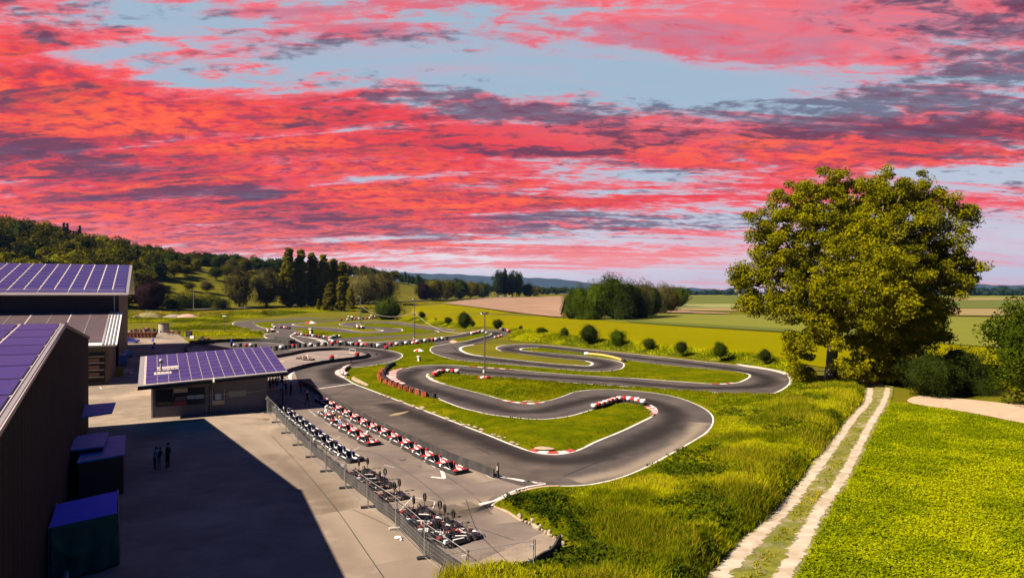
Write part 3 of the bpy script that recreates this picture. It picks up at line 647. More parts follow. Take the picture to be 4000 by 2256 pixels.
m_gd = MT('dark_green_field', (0.085, 0.10, 0.002), .95, col2=(0.07, 0.088, 0.002), scale=.02, world=True, stretch=(.3, 2, 1)); m_gl = MT('light_green_field', (0.145, 0.145, 0.002), .95, col2=(0.11, 0.12, 0.002), scale=.05, world=True, stretch=(.2, 2.5, 1))
m_tan = MT('stubble_field', (0.23, 0.165, 0.055), .95, col2=(.19, .14, .05), scale=.05, world=True, stretch=(.3, 2, 1)); m_pg = MT('pale_green_field', (0.20, 0.21, 0.06), .95, var=.12, scale=.02, world=True)
field('green_field', [(2300,1246),(2560,1221),(2640,1226),(2900,1231),(4300,1246),(4300,1392),(3500,1330),(3084,1302),(2713,1279),(2465,1262)], m_gl, 0.30)
field('green_strip', [(2420,1250),(2700,1266),(3084,1288),(3084,1301),(2713,1278),(2465,1261)], m_gd, 0.5)
field('stubble_strip', [(2530,1216),(2600,1212),(2850,1226),(2850,1229),(2600,1222)], m_plough, 0.6)
field('stubble_field', [(2620,1204),(2900,1203),(4300,1209),(4300,1245),(2900,1217),(2590,1215)], m_tan, 0.55)
field('pale_field', [(2650,1190),(2900,1189),(3300,1189),(3300,1204),(2620,1203)], m_pg, 0.8)
field('green_field', [(2640,1160),(2900,1158),(4300,1170),(4300,1208),(3300,1204),(3300,1189),(2650,1189)], m_gd, 0.7)
field('stubble_field', [(3650,1172),(4300,1154),(4300,1171),(3650,1176)], m_tan, 1.0)
field('pale_field', [(2650,1153),(2950,1152),(4300,1156),(4300,1170),(2900,1158),(2640,1160)], m_gl, 1.1)
# country road above the circuit
ROAD = [(440,1226),(520,1222),(640,1216),(760,1212),(860,1208),(960,1204),(1080,1198),(1200,1193),(1330,1188),(1450,1184),(1560,1178),(1700,1172),(1850,1166),(1990,1161)]
rp = [T3(*p) for p in ROAD]; rp = spline([(p.x, p.y) for p in rp], 6)
rv = np.array(rp); d_ = np.gradient(rv, axis=0); d_ /= np.linalg.norm(d_, axis=1)[:, None]; q_ = np.column_stack([-d_[:, 1], d_[:, 0]])
ra, rb_ = rv+q_*3.5, rv-q_*3.5
V = []
for p in (ra, rb_): V.append(np.column_stack([p, terr(rv[:, 0], rv[:, 1])+0.7]))
n = len(rv); V = np.concatenate(V); F = np.array([(i, i+1, n+i+1, n+i) for i in range(n-1)])
tag(np_mesh('country_road', V, F, [MT('road_asphalt', (.20, .165, .13), .9, var=.15, world=True, scale=.3)], smooth=True), kind='structure')

# ------------------------------------------------------------------ bank, farm track and clover field in front
RUT_L = [(3400,1500),(3398,1531),(3388,1573),(3336,1630),(3284,1703),(3216,1797),(3133,1906),(3039,2015),(2930,2124),(2831,2228),(2740,2330)]
RUT_R = [(3470,1505),(3461,1547),(3445,1583),(3404,1651),(3346,1760),(3284,1875),(3206,1984),(3143,2098),(3071,2228),(3010,2340)]
rl_w, rr_w = pxline(RUT_L, 8), pxline(RUT_R, 8)
ext = lambda L: [(2*L[0][0]-L[4][0], 2*L[0][1]-L[4][1])] if False else []
def extend(L, d0, d1):
    a, b = Vector(L[0]), Vector(L[3]); c, e = Vector(L[-1]), Vector(L[-4])
    u = (a-b).normalized(); v = (c-e).normalized()
    return [tuple(a+u*d0)]+list(L)+[tuple(c+v*d1)]
rl_w, rr_w = extend(rl_w, 60, 60), extend(rr_w, 60, 60)
mid = [((a[0]+b[0])/2, (a[1]+b[1])/2) for a, b in zip(rl_w, rr_w)]
BANK_IN = [(2184,2124),(2210,2138),(2132,2072),(2038,2031),(1991,2000),(1924,1974),(1971,1942),(2064,1911),(2142,1898),(2220,1898),(2298,1893),(2402,1872),(2507,1833),(2611,1778),(2689,1734),(2767,1682),(2788,1640),(2772,1609),(2720,1578),(2637,1549),(2533,1531),(2428,1522),(2324,1521),(2246,1529),(2184,1552),(2132,1566),(2075,1573),(1990,1565),(1888,1539),(1800,1517),(1733,1500),(1690,1486),(1670,1474),(1668,1464),(1680,1457),(1715,1452),(1791,1459),(1888,1467),(2043,1477),(2160,1488),(2354,1503),(2465,1510),(2630,1521),(2754,1531),(2919,1538),(3002,1538),(3064,1517),(3090,1484),(3070,1463)]
bi = pxline(BANK_IN, 5)
bi_d = np.array(bi)
left_edge = np.array(rl_w)+np.array([-0.75, 0.0])
le_vis = [tuple(p) for p in left_edge if 20 < p[1] < 101]
bank_poly = bi[::-1][::1]
bank_poly = list(bi)+[tuple(le_vis[0])]+le_vis+[(-2.0, 20.0), (-3.0, 30.0), (tuple(G(1900,2310)[:2])), (tuple(G(1991,2266)[:2])), (tuple(G(2085,2240)[:2])), (tuple(G(2163,2185)[:2]))]
def bank_z(x, y):
    d1 = pdist(x, y, bi_d); d2 = pdist(x, y, le_vis)
    h = np.minimum(d1*0.13, d2*0.85); h = np.minimum(h, 0.95)*np.clip((118-y)/30, 0, 1)
    w = sstep(np.minimum(d1, d2)/1.5)
    return 0.014+h+w*(0.10*np.sin(x*0.9+0.4*y)*np.sin(y*0.7)+0.07*np.sin(x*2.3-y*1.1)+0.05*np.cos(y*2.9+x))
bank = sheet('grass_bank', bank_poly, bank_z, [m_tall, m_grass], step=lambda y: 0.45 if y < 60 else 0.8)
LAMPI = pxline([(1660,1468),(1715,1450),(1888,1464),(2354,1500),(2754,1528),(3120,1540),(3120,1470),(3060,1600),(2800,1600),(2720,1576),(2533,1529),(2324,1519),(2184,1552),(2075,1575),(1888,1541),(1733,1502)], 2, True)
_c = np.array([f.center[:2] for f in bank.data.polygons]); mown = inside(_c[:, 0], _c[:, 1], np.array(LAMPI)) | (pdist(_c[:, 0], _c[:, 1], bi_d) < 1.6)
bank.data.polygons.foreach_set('material_index', mown.astype(np.int32))
def rutz(x, y): return 0.02+0*x
m_rut2 = MSOFT('chalk_gravel_rut', (0.46, 0.37, 0.285), edge=.12, rag=1.5, nscale=1.6, col2=(0.34, 0.27, 0.19))
for L, w in ((rl_w, 1.25), (rr_w, 1.15)):
    S = np.array(resample(L, 0.5)); S = S[(S[:, 1] > 15) & (S[:, 1] < 97)]
    soft_strip('farm_track', S, w*1.08+np.clip((50-S[:, 1])*0.016, 0, .4)+.12*np.sin(S[:, 1]*.9), .035, m_rut2)
re = [tuple(np.array(p)+np.array([0.75, 0])) for p in rr_w if 15 < p[1] < 104]
mid_poly = [(p[0]-.8, p[1]) for p in rl_w if 15 < p[1] < 110]+[(p[0]+.8, p[1]) for p in rr_w if 15 < p[1] < 110][::-1]
sheet('track_verge', mid_poly, lambda x, y: 0.016+0.0*x, [MT('worn_verge', (.155, .15, .012), .95, col2=(.07, .08, .004), scale=1.0, detail=8, world=True, bump=.4, thr=(.42, .58), col3=(.34, .27, .16), scale3=.5)])
DIRT_R = [(3545,1568),(3600,1545),(3700,1552),(3850,1566),(4000,1582),(4300,1610),(4300,1690),(4000,1652),(3850,1622),(3700,1596),(3600,1582)]
sheet('dirt_lane', pxline(DIRT_R, 4, True), flat(0.022), [m_dirt])
cl = re+[tuple(G(*p)[:2]) for p in ((3560,1577),(3700,1600),(3850,1627),(4000,1658),(4300,1700))][::1]
re_s = sorted(re, key=lambda p: -p[1])
cl = re_s+[(18.0, 12.0), (90.0, 12.0), (90.0, 50.0)]+[tuple(G(*p)[:2]) for p in ((4300,1700),(4000,1658),(3850,1627),(3700,1600),(3560,1579),(3480,1572))]
def cz(x, y): return 0.012+0.05*np.sin(x*1.9+y)*np.sin(y*1.3)
clover = sheet('clover_field', cl, cz, [m_clover], step=0.9)
# ------------------------------------------------------------------ buildings
m_pan = [MT('panel_blue', (0.020, 0.018, 0.135), 0.45, col2=(0.030, 0.022, 0.11), scale=1.2, spec=0.5), MT('panel_violet', (0.032, 0.021, 0.115), 0.45, col2=(0.024, 0.019, 0.12), scale=1.2, spec=0.5), MT('panel_deep', (0.016, 0.014, 0.115), 0.45, col2=(0.026, 0.019, 0.115), scale=1.2, spec=0.5)]
m_rail = MT('panel_rail', (0.46, 0.38, 0.36), 0.6, metal=0.0, var=.15, scale=.6)
m_gal = MT('galvanised_steel', (0.42, 0.41, 0.40), 0.45, metal=0.6, var=.2, scale=3)
m_brown = MT('brown_cladding', (0.115, 0.085, 0.045), 0.6, col2=(0.095, 0.07, 0.04), scale=.4, stretch=(6, 6, .3), bump=.1)
m_dark = MT('dark_cladding', (0.028, 0.026, 0.034), 0.6, var=.2, scale=.3)
m_black = MT('black_trim', (0.012, 0.012, 0.014), 0.5)
m_rub2 = MT('black_rubber', (0.016, 0.015, 0.016), 0.75, col2=(0.035, 0.033, 0.033), scale=2.2, detail=8)
m_wht = MT('white_plastic', (0.78, 0.75, 0.72), 0.4, var=.08, scale=4)
m_redp = MT('red_plastic', (0.55, 0.018, 0.022), 0.35, var=.25, scale=5)
m_blup = MT('blue_plastic', (0.02, 0.07, 0.50), 0.35, var=.25, scale=5)
m_orap = MT('orange_plastic', (0.62, 0.17, 0.03), 0.4, var=.2, scale=4)
m_roofm = MT('roof_sheet', (0.085, 0.055, 0.060), 0.5, var=.15, scale=.5, stretch=(1, 1, 1))
m_plaster = MT('grey_plaster', (0.15, 0.135, 0.15), 0.8, var=.2, scale=.7)
m_beige = MT('beige_board', (0.42, 0.35, 0.27), 0.7, var=.15, scale=2)
m_glass = MT('dark_glass', (0.018, 0.022, 0.030), 0.12, spec=0.6)
m_wood = MT('wood', (0.22, 0.14, 0.075), 0.8, col2=(.13, .08, .045), scale=3, stretch=(1, 1, 8))
m_conc = MT('concrete', (0.38, 0.33, 0.28), 0.85, col2=(.27, .235, .20), scale=1.2, bump=.2)
m_yel = MT('yellow_paint', (0.50, 0.34, 0.015), 0.5, var=.2)
m_tarpb = MT('blue_tarpaulin', (0.001, 0.05, 0.75), 0.7, col2=(.002, .07, .65), scale=1.5, bump=.5, bscale=2)
m_tarpg = MT('green_tarpaulin', (0.012, 0.085, 0.040), 0.6, col2=(.010, .06, .045), scale=1.2, bump=.6, bscale=2)
m_poly = MT('cloudy_sheeting', (0.006, 0.10, 0.36), 0.6, col2=(.02, .17, .46), scale=1.8, bump=.6, bscale=3)
m_corten = MT('rusty_steel', (0.20, 0.075, 0.03), 0.8, col2=(.11, .045, .025), scale=2.5)

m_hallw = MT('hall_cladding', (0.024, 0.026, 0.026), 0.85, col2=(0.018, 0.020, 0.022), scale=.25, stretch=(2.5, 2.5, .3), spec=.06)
def bil(c, u, v):
    """point of a quad: c = (bottom-left, bottom-right, top-right, top-left)"""
    return (Vector(c[0])*(1-u)+Vector(c[1])*u)*(1-v)+(Vector(c[3])*(1-u)+Vector(c[2])*u)*v
def panels(root, quad, nu, nv, gu, gv, lift=0.08, skip=(), label=None, u0=0.0, u1=1.0, v0=0.0, v1=1.0):
    """solar panels nu x nv over a roof quad; the 100 nearest are parts, the rest one part"""
    nrm = (Vector(quad[1])-Vector(quad[0])).cross(Vector(quad[3])-Vector(quad[0])).normalized()
    if nrm.z < 0: nrm = -nrm
    L = []
    for i in range(nu):
        for j in range(nv):
            if (i, j) in skip: continue
            a, b = u0+(u1-u0)*(i+gu/2)/nu, u0+(u1-u0)*(i+1-gu/2)/nu; c, d = v0+(v1-v0)*(j+gv/2)/nv, v0+(v1-v0)*(j+1-gv/2)/nv
            q = [bil(quad, a, c), bil(quad, b, c), bil(quad, b, d), bil(quad, a, d)]
            cen = (q[0]+q[2])/2; vis = abs(cen.x/max(cen.y, 1)) < 0.735
            L.append((0 if vis else 1, (cen-Vector((0, 0, 13))).length, q))
    L.sort(key=lambda t: t[:2]); rest = MB(); rr = random.Random(len(L))
    for k, (_, dd, q) in enumerate(L):
        mb = MB() if k < 95 else rest
        mb.hexa([p+nrm*(lift-.035) for p in q]+[p+nrm*lift for p in q], m_pan[rr.choice((0, 0, 1, 2))])
        if k < 95: mb.build('solar_panel', root)
    if len(L) > 95: o = rest.build('solar_panel', root); o['kind'] = 'stuff'
def rails(root, quad, u0, u1, v0, v1):
    nrm = (Vector(quad[1])-Vector(quad[0])).cross(Vector(quad[3])-Vector(quad[0])).normalized(); nrm = nrm if nrm.z > 0 else -nrm
    q = [bil(quad, u0, v0), bil(quad, u1, v0), bil(quad, u1, v1), bil(quad, u0, v1)]
    mb = MB(); mb.hexa([p+nrm*.004 for p in q]+[p+nrm*.03 for p in q], m_rail); mb.build('panel_rails', root)
def roof_slab(quad, t, mat, mb, soffit=None):
    nrm = (Vector(quad[1])-Vector(quad[0])).cross(Vector(quad[3])-Vector(quad[0])).normalized()
    if nrm.z < 0: nrm = -nrm
    mb.hexa([Vector(p)-nrm*t for p in quad]+[Vector(p) for p in quad], mat)

# --- big near hall: gable end 62 m wide faces the yard
D1 = Vector((0.482, -0.876, 0)); D2 = Vector((-0.876, -0.482, 0)).normalized()
C0 = Vector((-40.9, 68.0, 0)); WID = 61.8; DEP = 60.0
hall = empty('large_hall', (0, 0, 0))
tag(hall, 'large dark clad hall at the left edge with a low gable and solar panels', 'building')
def hp(s, d, z): return C0+D1*s+D2*d+Vector((0, 0, z))
he, hr_ = 8.75, 11.1
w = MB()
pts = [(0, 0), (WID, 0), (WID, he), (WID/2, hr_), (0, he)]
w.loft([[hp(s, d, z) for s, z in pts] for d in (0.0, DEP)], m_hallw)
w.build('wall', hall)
for d in range(0, 61):                                                # upright seams of the cladding
    pass
sm = MB()
for k in range(0, 62):
    s = 0.5+k*1.0
    top = he+(hr_-he)*(1-abs(s-WID/2)/(WID/2))
    a = hp(s, -0.02, 0.0)
    sm.hexa([hp(s-.015, -.006, .3), hp(s+.015, -.006, .3), hp(s+.015, .0, .3), hp(s-.015, .0, .3), hp(s-.015, -.006, top-.1), hp(s+.015, -.006, top-.1), hp(s+.015, .0, top-.1), hp(s-.015, .0, top-.1)], m_hallw)
sm.build('wall_seams', hall)
ov = 0.08
qL = [hp(WID+.8, -ov, he-.05), hp(WID+.8, DEP, he-.05), hp(WID/2, DEP, hr_+.12), hp(WID/2, -ov, hr_+.12)]
qR = [hp(-.9, -ov, he-.0), hp(-.9, DEP, he-.0), hp(WID/2, DEP, hr_+.12), hp(WID/2, -ov, hr_+.12)]
r = MB(); roof_slab([qL[0], qL[1], qL[2], qL[3]], 0.10, m_gal, r); r.build('roof', hall); rails(hall, qL, .004, .999, .0, .999)
r = MB(); roof_slab([qR[0], qR[1], qR[2], qR[3]], 0.22, m_black, r); r.build('roof', hall)
tr = MB()
tr.hexa([hp(WID/2, -ov-.06, hr_+.08), hp(WID+.8, -ov-.06, he-.09), hp(WID+.8, -ov-.003, he-.09), hp(WID/2, -ov-.003, hr_+.08), hp(WID/2, -ov-.06, hr_+.20), hp(WID+.8, -ov-.06, he+.09), hp(WID+.8, -ov-.003, he+.09), hp(WID/2, -ov-.003, hr_+.26)], m_rail)
tr.build('verge_trim', hall)
panels(hall, qL, 30, 11, 0.09, 0.06, u0=0.004, u1=.99, v0=.0, v1=.992)
bx = MB(); bx.tube([hp(38, -.6, .35), hp(47, -.9, .35)], .13, m_gal, 10); tag(bx.build('steel_pipe'), 'long pale steel pipe lying along the foot of the large dark hall', 'pipe')

# cantilevered canopy on the hall wall
cn = empty('wall_canopy', hp(6, 0, 0)); tag(cn, 'small blue canopy roof on one dark post beside the large dark hall', 'canopy')
def rel(o, p): return Vector(p)-Vector(o.location)
a0 = G(305, 1694)
def on_h(px, py, h): return G(px, py, h)
cq = [on_h(305,1628,3.0), on_h(438,1608,3.0), on_h(452,1570,3.3), on_h(305,1582,3.3)]
mb = MB(); roof_slab([rel(cn, p) for p in cq], .15, m_poly, mb); mb.build('canopy_roof', cn)
mb = MB(); p0 = on_h(303, 1700, 0); mb.box(rel(cn, p0+Vector((0, .3, 1.5))), (.75, .5, 2.9), m_black); mb.build('post', cn)

# sheds of the yard, against the hall
def shed(name, label, cat, roofpx, h0, h1, mroof, mwall, wall2=None, inset=0.15):
    q = [G(*roofpx[0], h0), G(*roofpx[1], h0), G(*roofpx[2], h1), G(*roofpx[3], h1)]
    c = sum((Vector((p.x, p.y, 0)) for p in q), Vector())/4
    root = empty(name, c); tag(root, label, cat)
    mb = MB(); roof_slab([p-c for p in q], .10, mroof, mb); mb.build('roof', root)
    mb = MB(); b = [(p-c)*1 for p in q]; cc = sum(b, Vector())/4
    ins = [cc+(p-cc)*(1-inset/2.5) for p in b]
    mb.hexa([(p.x, p.y, 0) for p in ins]+[(p.x, p.y, p.z-.12) for p in ins], mwall); mb.build('wall', root)
    return root, q, c
s1, q1, _ = shed('storage_box', 'dark box shed with crumpled blue sheeting on its roof beside the hall', 'shed', ((300,1805),(487,1772),(492,1697),(340,1712)), 2.6, 2.6, m_poly, m_black)
s2, q2, _ = shed('storage_container', 'dark container shed with a flat blue roof overlapping its neighbour by the hall wall', 'shed', ((250,1759),(405,1741),(424,1684),(305,1700)), 2.95, 2.95, m_poly, m_black)
s3, q3, c3_ = shed('tarpaulin_tent', 'tent with a bright blue tarpaulin roof and green tarpaulin hanging down its front', 'tent', ((190,2062),(456,2004),(460,1915),(220,1968)), 2.5, 2.7, m_tarpb, m_black)
# hanging green sheet: draped mesh in folds
fa, fb = q3[0]-c3_, q3[1]-c3_; rows, cols = 12, 26
out = Vector((fb-fa).cross(Vector((0, 0, 1))).normalized()); out = out if out.y < 0 else -out
V = []; 
for j in range(rows+1):
    for i in range(cols+1):
        u, v = i/cols, j/rows
        p = fa.lerp(fb, u); fold = 0.10*math.sin(u*17+v*2.0)*v+0.16*v*math.sin(math.pi*u)+0.10*math.exp(-((v-.25-.9*u*(1-u)*1.6)/.06)**2)
        V.append((p.x+out.x*(0.06+fold), p.y+out.y*(0.06+fold), p.z*(1-v)+0.03-.02*v))
k = cols+1; Fq = [(j*k+i, j*k+i+1, (j+1)*k+i+1, (j+1)*k+i) for j in range(rows) for i in range(cols)]
mb = MB(); mb.add(V, Fq, m_tarpg); o = mb.build('front_sheet', s3, smooth=True)
o.modifiers.new('thickness', 'SOLIDIFY').thickness = 0.015
sd = q3[2]-c3_; mb = MB(); V = []
for j in range(9):
    for i in range(9):
        p = fb.lerp(sd, i/8); v = j/8; o_ = .08+.12*v*math.sin(i*1.9)
        V.append((p.x+.9*o_, p.y-.2*o_, (fb.z*(1-v))+.03))
mb.add(V, [(j*9+i, j*9+i+1, (j+1)*9+i+1, (j+1)*9+i) for j in range(8) for i in range(8)], m_tarpg); o = mb.build('side_sheet', s3, smooth=True); o.modifiers.new('thickness', 'SOLIDIFY').thickness = 0.015
mb = MB()
for u, v in ((0, 0), (1, 0), (1, 1), (0, 1)):
    p = bil([x-c3_ for x in (q3[0], q3[1], q3[2], q3[3])], u, v); mb.cyl((p.x, p.y, 0), (p.x, p.y, p.z+.05), .035, m_gal, 8)
mb.build('frame', s3)

# --- two-level warehouse
wh = empty('warehouse', (0, 0, 0)); tag(wh, 'tall dark warehouse with solar panels above a lower lean-to roof, behind the near hall', 'building')
E1 = Vector((-0.46, 0.888, 0)); E2 = Vector((-0.888, -0.46, 0)).normalized()
B0 = Vector((-68.2, 122.0, 0))
def wp(s, d, z): return B0+E1*s+E2*d+Vector((0, 0, z))
eh, rh, wd, ln = 13.0, 19.0, 62.0, 110.0
mb = MB(); pr = [(0, 0), (wd, 0), (wd, eh-.3), (wd/2, rh-.3), (0, eh-.3)]
mb.loft([[wp(s, d, z) for s, z in pr] for d in (0, ln)], m_dark); mb.build('wall', wh)
mb = MB()                                                             # gable facing of brown boards on the yard side
mb.loft([[wp(s, d, z) for s, z in [(0.05, 0.05), (wd-.05, .05), (wd-.05, eh-.4), (wd/2, rh-.4), (.05, eh-.4)]] for d in (-.08, 0)], m_brown); mb.build('gable_cladding', wh)
q = [wp(-2.2, -1.6, eh), wp(-2.2, ln, eh), wp(wd/2, ln, rh), wp(wd/2, -1.6, rh)]
mb = MB(); roof_slab(q, .3, m_gal, mb); mb.build('roof', wh); rails(wh, q, .006, .999, .01, .99)
panels(wh, q, 52, 9, .13, .12, lift=.1, u0=.004, u1=1.0, v0=.10, v1=.985)
panels(wh, q, 26, 1, .04, .16, lift=.1, u0=.004, u1=1.0, v0=.012, v1=.095)
q_ = [wp(wd+2, -1.6, eh), wp(wd+2, ln, eh), wp(wd/2, ln, rh), wp(wd/2, -1.6, rh)]
mb = MB(); roof_slab(q_, .3, m_gal, mb); mb.build('roof', wh)
mb = MB(); mb.tube([wp(-2.32, -1.6, eh-.25), wp(-2.32, ln, eh-.25)], .16, m_rail, 8); mb.build('gutter', wh)
for d, s_ in ((0.6, 0), (31, 0), (62, 0)):
    mb = MB(); mb.tube([wp(-2.3, d, eh-.3), wp(-.25, d, eh-1.1), wp(-.25, d, 9.8)], .11, m_gal, 8); mb.build('downpipe', wh)
# lean-to
LE = 24.0; lh0, lh1 = 9.8, 5.7
mb = MB(); pr = [(-0.02, 0), (-0.02, lh0-.25), (-LE, lh1-.25), (-LE, 0)]
mb.loft([[wp(s, d, z) for s, z in pr] for d in (0.4, ln)], m_brown); mb.build('annexe_wall', wh)
ql = [wp(-LE-.6, -.6, lh1), wp(-LE-.6, ln, lh1), wp(-.02, ln, lh0), wp(-.02, -.6, lh0)]
mb = MB(); roof_slab(ql, .2, m_wht, mb); mb.build('annexe_roof', wh)
nrm = (ql[1]-ql[0]).cross(ql[3]-ql[0]).normalized(); nrm = nrm if nrm.z > 0 else -nrm
mb = MB()                                                             # film panels on the lean-to, standing seams beside them
P4 = lambda a, b, c, d: [bil(ql, a, c), bil(ql, b, c), bil(ql, b, d), bil(ql, a, d)]
a4 = P4(.016, .995, .06, .985); mb.hexa([p for p in a4]+[p+nrm*.06 for p in a4], m_roofm); mb.build('roof_film', wh)
mb = MB()
for i in range(40):
    u = .016+i*.0249; a4 = P4(u, u+(.0010 if i % 2 else .0016), .06, .985); mb.hexa([p+nrm*.05 for p in a4]+[p+nrm*.09 for p in a4], m_gal if i % 2 else m_rail)
for i in range(4):
    u = .003+i*.004; a4 = P4(u, u+.0018, .0, 1); mb.hexa([p for p in a4]+[p+nrm*.09 for p in a4], m_gal)
for i in range(3, 30):
    v = i*.0333; a4 = P4(.016, .995, v, v+.0015); mb.hexa([p+nrm*.05 for p in a4]+[p+nrm*.075 for p in a4], m_rail)
mb.build('roof_seams', wh)
# opening with shelves of boards at the lean-to front
mb = MB()
fp = lambda d, z, o=0.0: wp(-LE-.06-o, d, z)
mb.hexa([fp(.9, .4), fp(9, .4), fp(9, .4, -.1), fp(.9, .4, -.1), fp(.9, 4.7), fp(9, 4.7), fp(9, 4.7, -.1), fp(.9, 4.7, -.1)], m_black); mb.build('rack_bay', wh)
for z in (1.1, 2.1, 3.1, 4.0):
    mb = MB(); mb.hexa([fp(1.0, z, .3), fp(8.8, z, .3), fp(8.8, z, 0), fp(1.0, z, 0), fp(1.0, z+.12, .3), fp(8.8, z+.12, .3), fp(8.8, z+.12, 0), fp(1.0, z+.12, 0)], m_beige)
    if z < 3.5: mb.hexa([fp(1.6, z+.13, .22), fp(8.5, z+.13, .22), fp(8.5, z+.13, .02), fp(1.6, z+.13, .02), fp(1.6, z+.7, .22), fp(8.5, z+.7, .22), fp(8.5, z+.7, .02), fp(1.6, z+.7, .02)], m_wood)
    mb.build('shelf', wh)
mb = MB()
for s in (9.5, 22, 35): mb.hexa([wp(s, -.14, .1), wp(s+3, -.14, .1), wp(s+3, -.1, .1), wp(s, -.1, .1), wp(s, -.14, 4.2), wp(s+3, -.14, 4.2), wp(s+3, -.1, 4.2), wp(s, -.1, 4.2)], m_black)
mb.build('gate', wh)

# --- kiosk with solar roof beside the pit lane
ki = empty('kiosk', (0, 0, 0)); tag(ki, 'low grey kiosk with a purple solar panel roof beside the pit lane', 'building')
rq = [G(538,1508,3.6), Vector((-24.95, 78.3, 4.3)), Vector((-36.2, 105.0, 5.0)), Vector((-51.2, 97.0, 4.3))]
_n = (rq[1]-rq[0]).cross(rq[3]-rq[0]); rq[2].z = rq[0].z-(_n.x*(rq[2].x-rq[0].x)+_n.y*(rq[2].y-rq[0].y))/_n.z
mb = MB(); roof_slab(rq, .28, m_gal, mb); mb.build('roof', ki); rails(ki, rq, .035, .997, .01, .99)
skip = {(1, 1), (1, 2), (2, 2)}
panels(ki, rq, 13, 8, .085, .09, lift=.09, skip={(1, 3), (2, 3)}, u0=.045, u1=.995, v0=.02, v1=.985)
nr = (rq[1]-rq[0]).cross(rq[3]-rq[0]).normalized(); nr = nr if nr.z > 0 else -nr
# walls: front at the yard, set back under the eave
W0 = G(595,1632); W1 = G(1045,1600); dW = (W1-W0).normalized(); nW = Vector((-dW.y, dW.x, 0))
def kp(s, d, z): return W0+dW*s+nW*d+Vector((0, 0, z))
LW = (W1-W0).length; HW = 3.15
mb = MB(); mb.hexa([kp(0, 0, 0), kp(LW, 0, 0), kp(LW, 25, 0), kp(0, 25, 0), kp(0, 0, HW+.22), kp(LW, 0, HW+.60), kp(LW, 25, 4.3), kp(0, 25, 3.9)], m_plaster); mb.build('wall', ki)
mb = MB(); mb.hexa([kp(-.12, -.02, 0), kp(.02, -.02, 0), kp(.02, .3, 0), kp(-.12, .3, 0), kp(-.12, -.02, 3.2), kp(.02, -.02, 3.2), kp(.02, .3, 3.2), kp(-.12, .3, 3.2)], m_wht); mb.build('corner_post', ki)
mb = MB(); mb.hexa([rq[0]+Vector((0, -.05, -.42)), rq[1]+Vector((0, -.05, -.42)), rq[1]+Vector((0, .12, -.42)), rq[0]+Vector((0, .12, -.42)), rq[0]+Vector((0, -.05, -.10)), rq[1]+Vector((0, -.05, -.10)), rq[1]+Vector((0, .12, -.10)), rq[0]+Vector((0, .12, -.10))], m_black); mb.build('gutter', ki)
def win(s0, s1, z0, z1, mframe, mglass, name='window', pane='pane', out=.05, fr=.07):
    f = MB()
    for a, b, c, d in ((s0, s1, z0, z0+fr), (s0, s1, z1-fr, z1), (s0, s0+fr, z0+fr, z1-fr), (s1-fr, s1, z0+fr, z1-fr)):
        f.hexa([kp(a, -out, c), kp(b, -out, c), kp(b, -.002, c), kp(a, -.002, c), kp(a, -out, d), kp(b, -out, d), kp(b, -.002, d), kp(a, -.002, d)], mframe)
    o = f.build(name, ki)
    g = MB(); g.hexa([kp(s0+fr, -out*.6, z0+fr), kp(s1-fr, -out*.6, z0+fr), kp(s1-fr, -.003, z0+fr), kp(s0+fr, -.003, z0+fr), kp(s0+fr, -out*.6, z1-fr), kp(s1-fr, -out*.6, z1-fr), kp(s1-fr, -.003, z1-fr), kp(s0+fr, -.003, z1-fr)], mglass); g.build(pane, o)
    return o
win(.30, 1.9, 1.15, 2.95, m_black, m_glass); win(1.95, 5.05, 1.15, 2.95, m_black, m_glass)
def board(s0, s1, z0, z1, m, name, out=.08, lab=None):
    g = MB(); g.hexa([kp(s0, -out, z0), kp(s1, -out, z0), kp(s1, -out+.03, z0), kp(s0, -out+.03, z0), kp(s0, -out, z1), kp(s1, -out, z1), kp(s1, -out+.03, z1), kp(s0, -out+.03, z1)], m); o = g.build(name, ki)
    if lab: o['label'] = lab
board(2.0, 3.35, 2.5, 2.95, m_beige, 'blind'); board(2.0, 3.3, 1.2, 1.55, MT('red_goods', (.25, .03, .05), .6, var=.5, scale=6), 'shelf_goods', .085)
board(3.3, 4.95, 1.75, 2.15, MT('pale_poster', (.30, .40, .50), .6, col2=(.12, .2, .25), scale=3), 'poster', .085); board(2.1, 3.2, 1.6, 1.95, MT('mixed_goods', (.12, .09, .09), .6, col2=(.03, .03, .04), scale=9), 'shelf_goods', .085)
board(.45, 1.8, 1.3, 1.6, MT('navy_goods', (.03, .04, .07), .6, col2=(.10, .09, .03), scale=5), 'shelf_goods', .07)
board(5.75, 6.9, 1.0, 1.45, m_beige, 'counter_board', .30); board(6.05, 6.65, 1.5, 2.15, MT('pale_blue_screen', (.28, .42, .52), .4), 'order_panel', .16)
board(7.4, 9.2, 1.7, 2.35, MT('menu_board', (.26, .28, .20), .6, col2=(.18, .22, .18), scale=2), 'menu_board', .06)
mb = MB()
for s in (5.55, 5.75, 6.95): mb.tube([kp(s, -.25, 0.0 if s < 5.6 else 1.0), kp(s, -.25, 2.65)], .03, m_beige, 6)
mb.tube([kp(5.2, -.1, 0), kp(5.2, -.1, 1.1), kp(5.5, -.1, 1.1)], .02, m_gal, 6); mb.tube([kp(2.2, -.5, 2.05), kp(6, -.9, 2.15), kp(10.4, -.7, 2.25), kp(13, .8, 2.3)], .022, m_beige, 6)
mb.tube([kp(5.65, -.6, 3.3), kp(5.5, -.02, 2.9), kp(5.5, -.04, 0)], .05, m_black, 8); mb.build('railings', ki)
mb = MB(); mb.box(bil(rq, .485, -.004)+Vector((0, -.05, -.12)), (.16, .14, .42), m_wht); mb.build('floodlight', ki)
for u in (.87, .985):
    mb = MB(); p = bil(rq, u, .12); mb.cyl((p.x, p.y, 0), (p.x, p.y, p.z-.3), .07, m_black, 8); mb.build('post', ki)
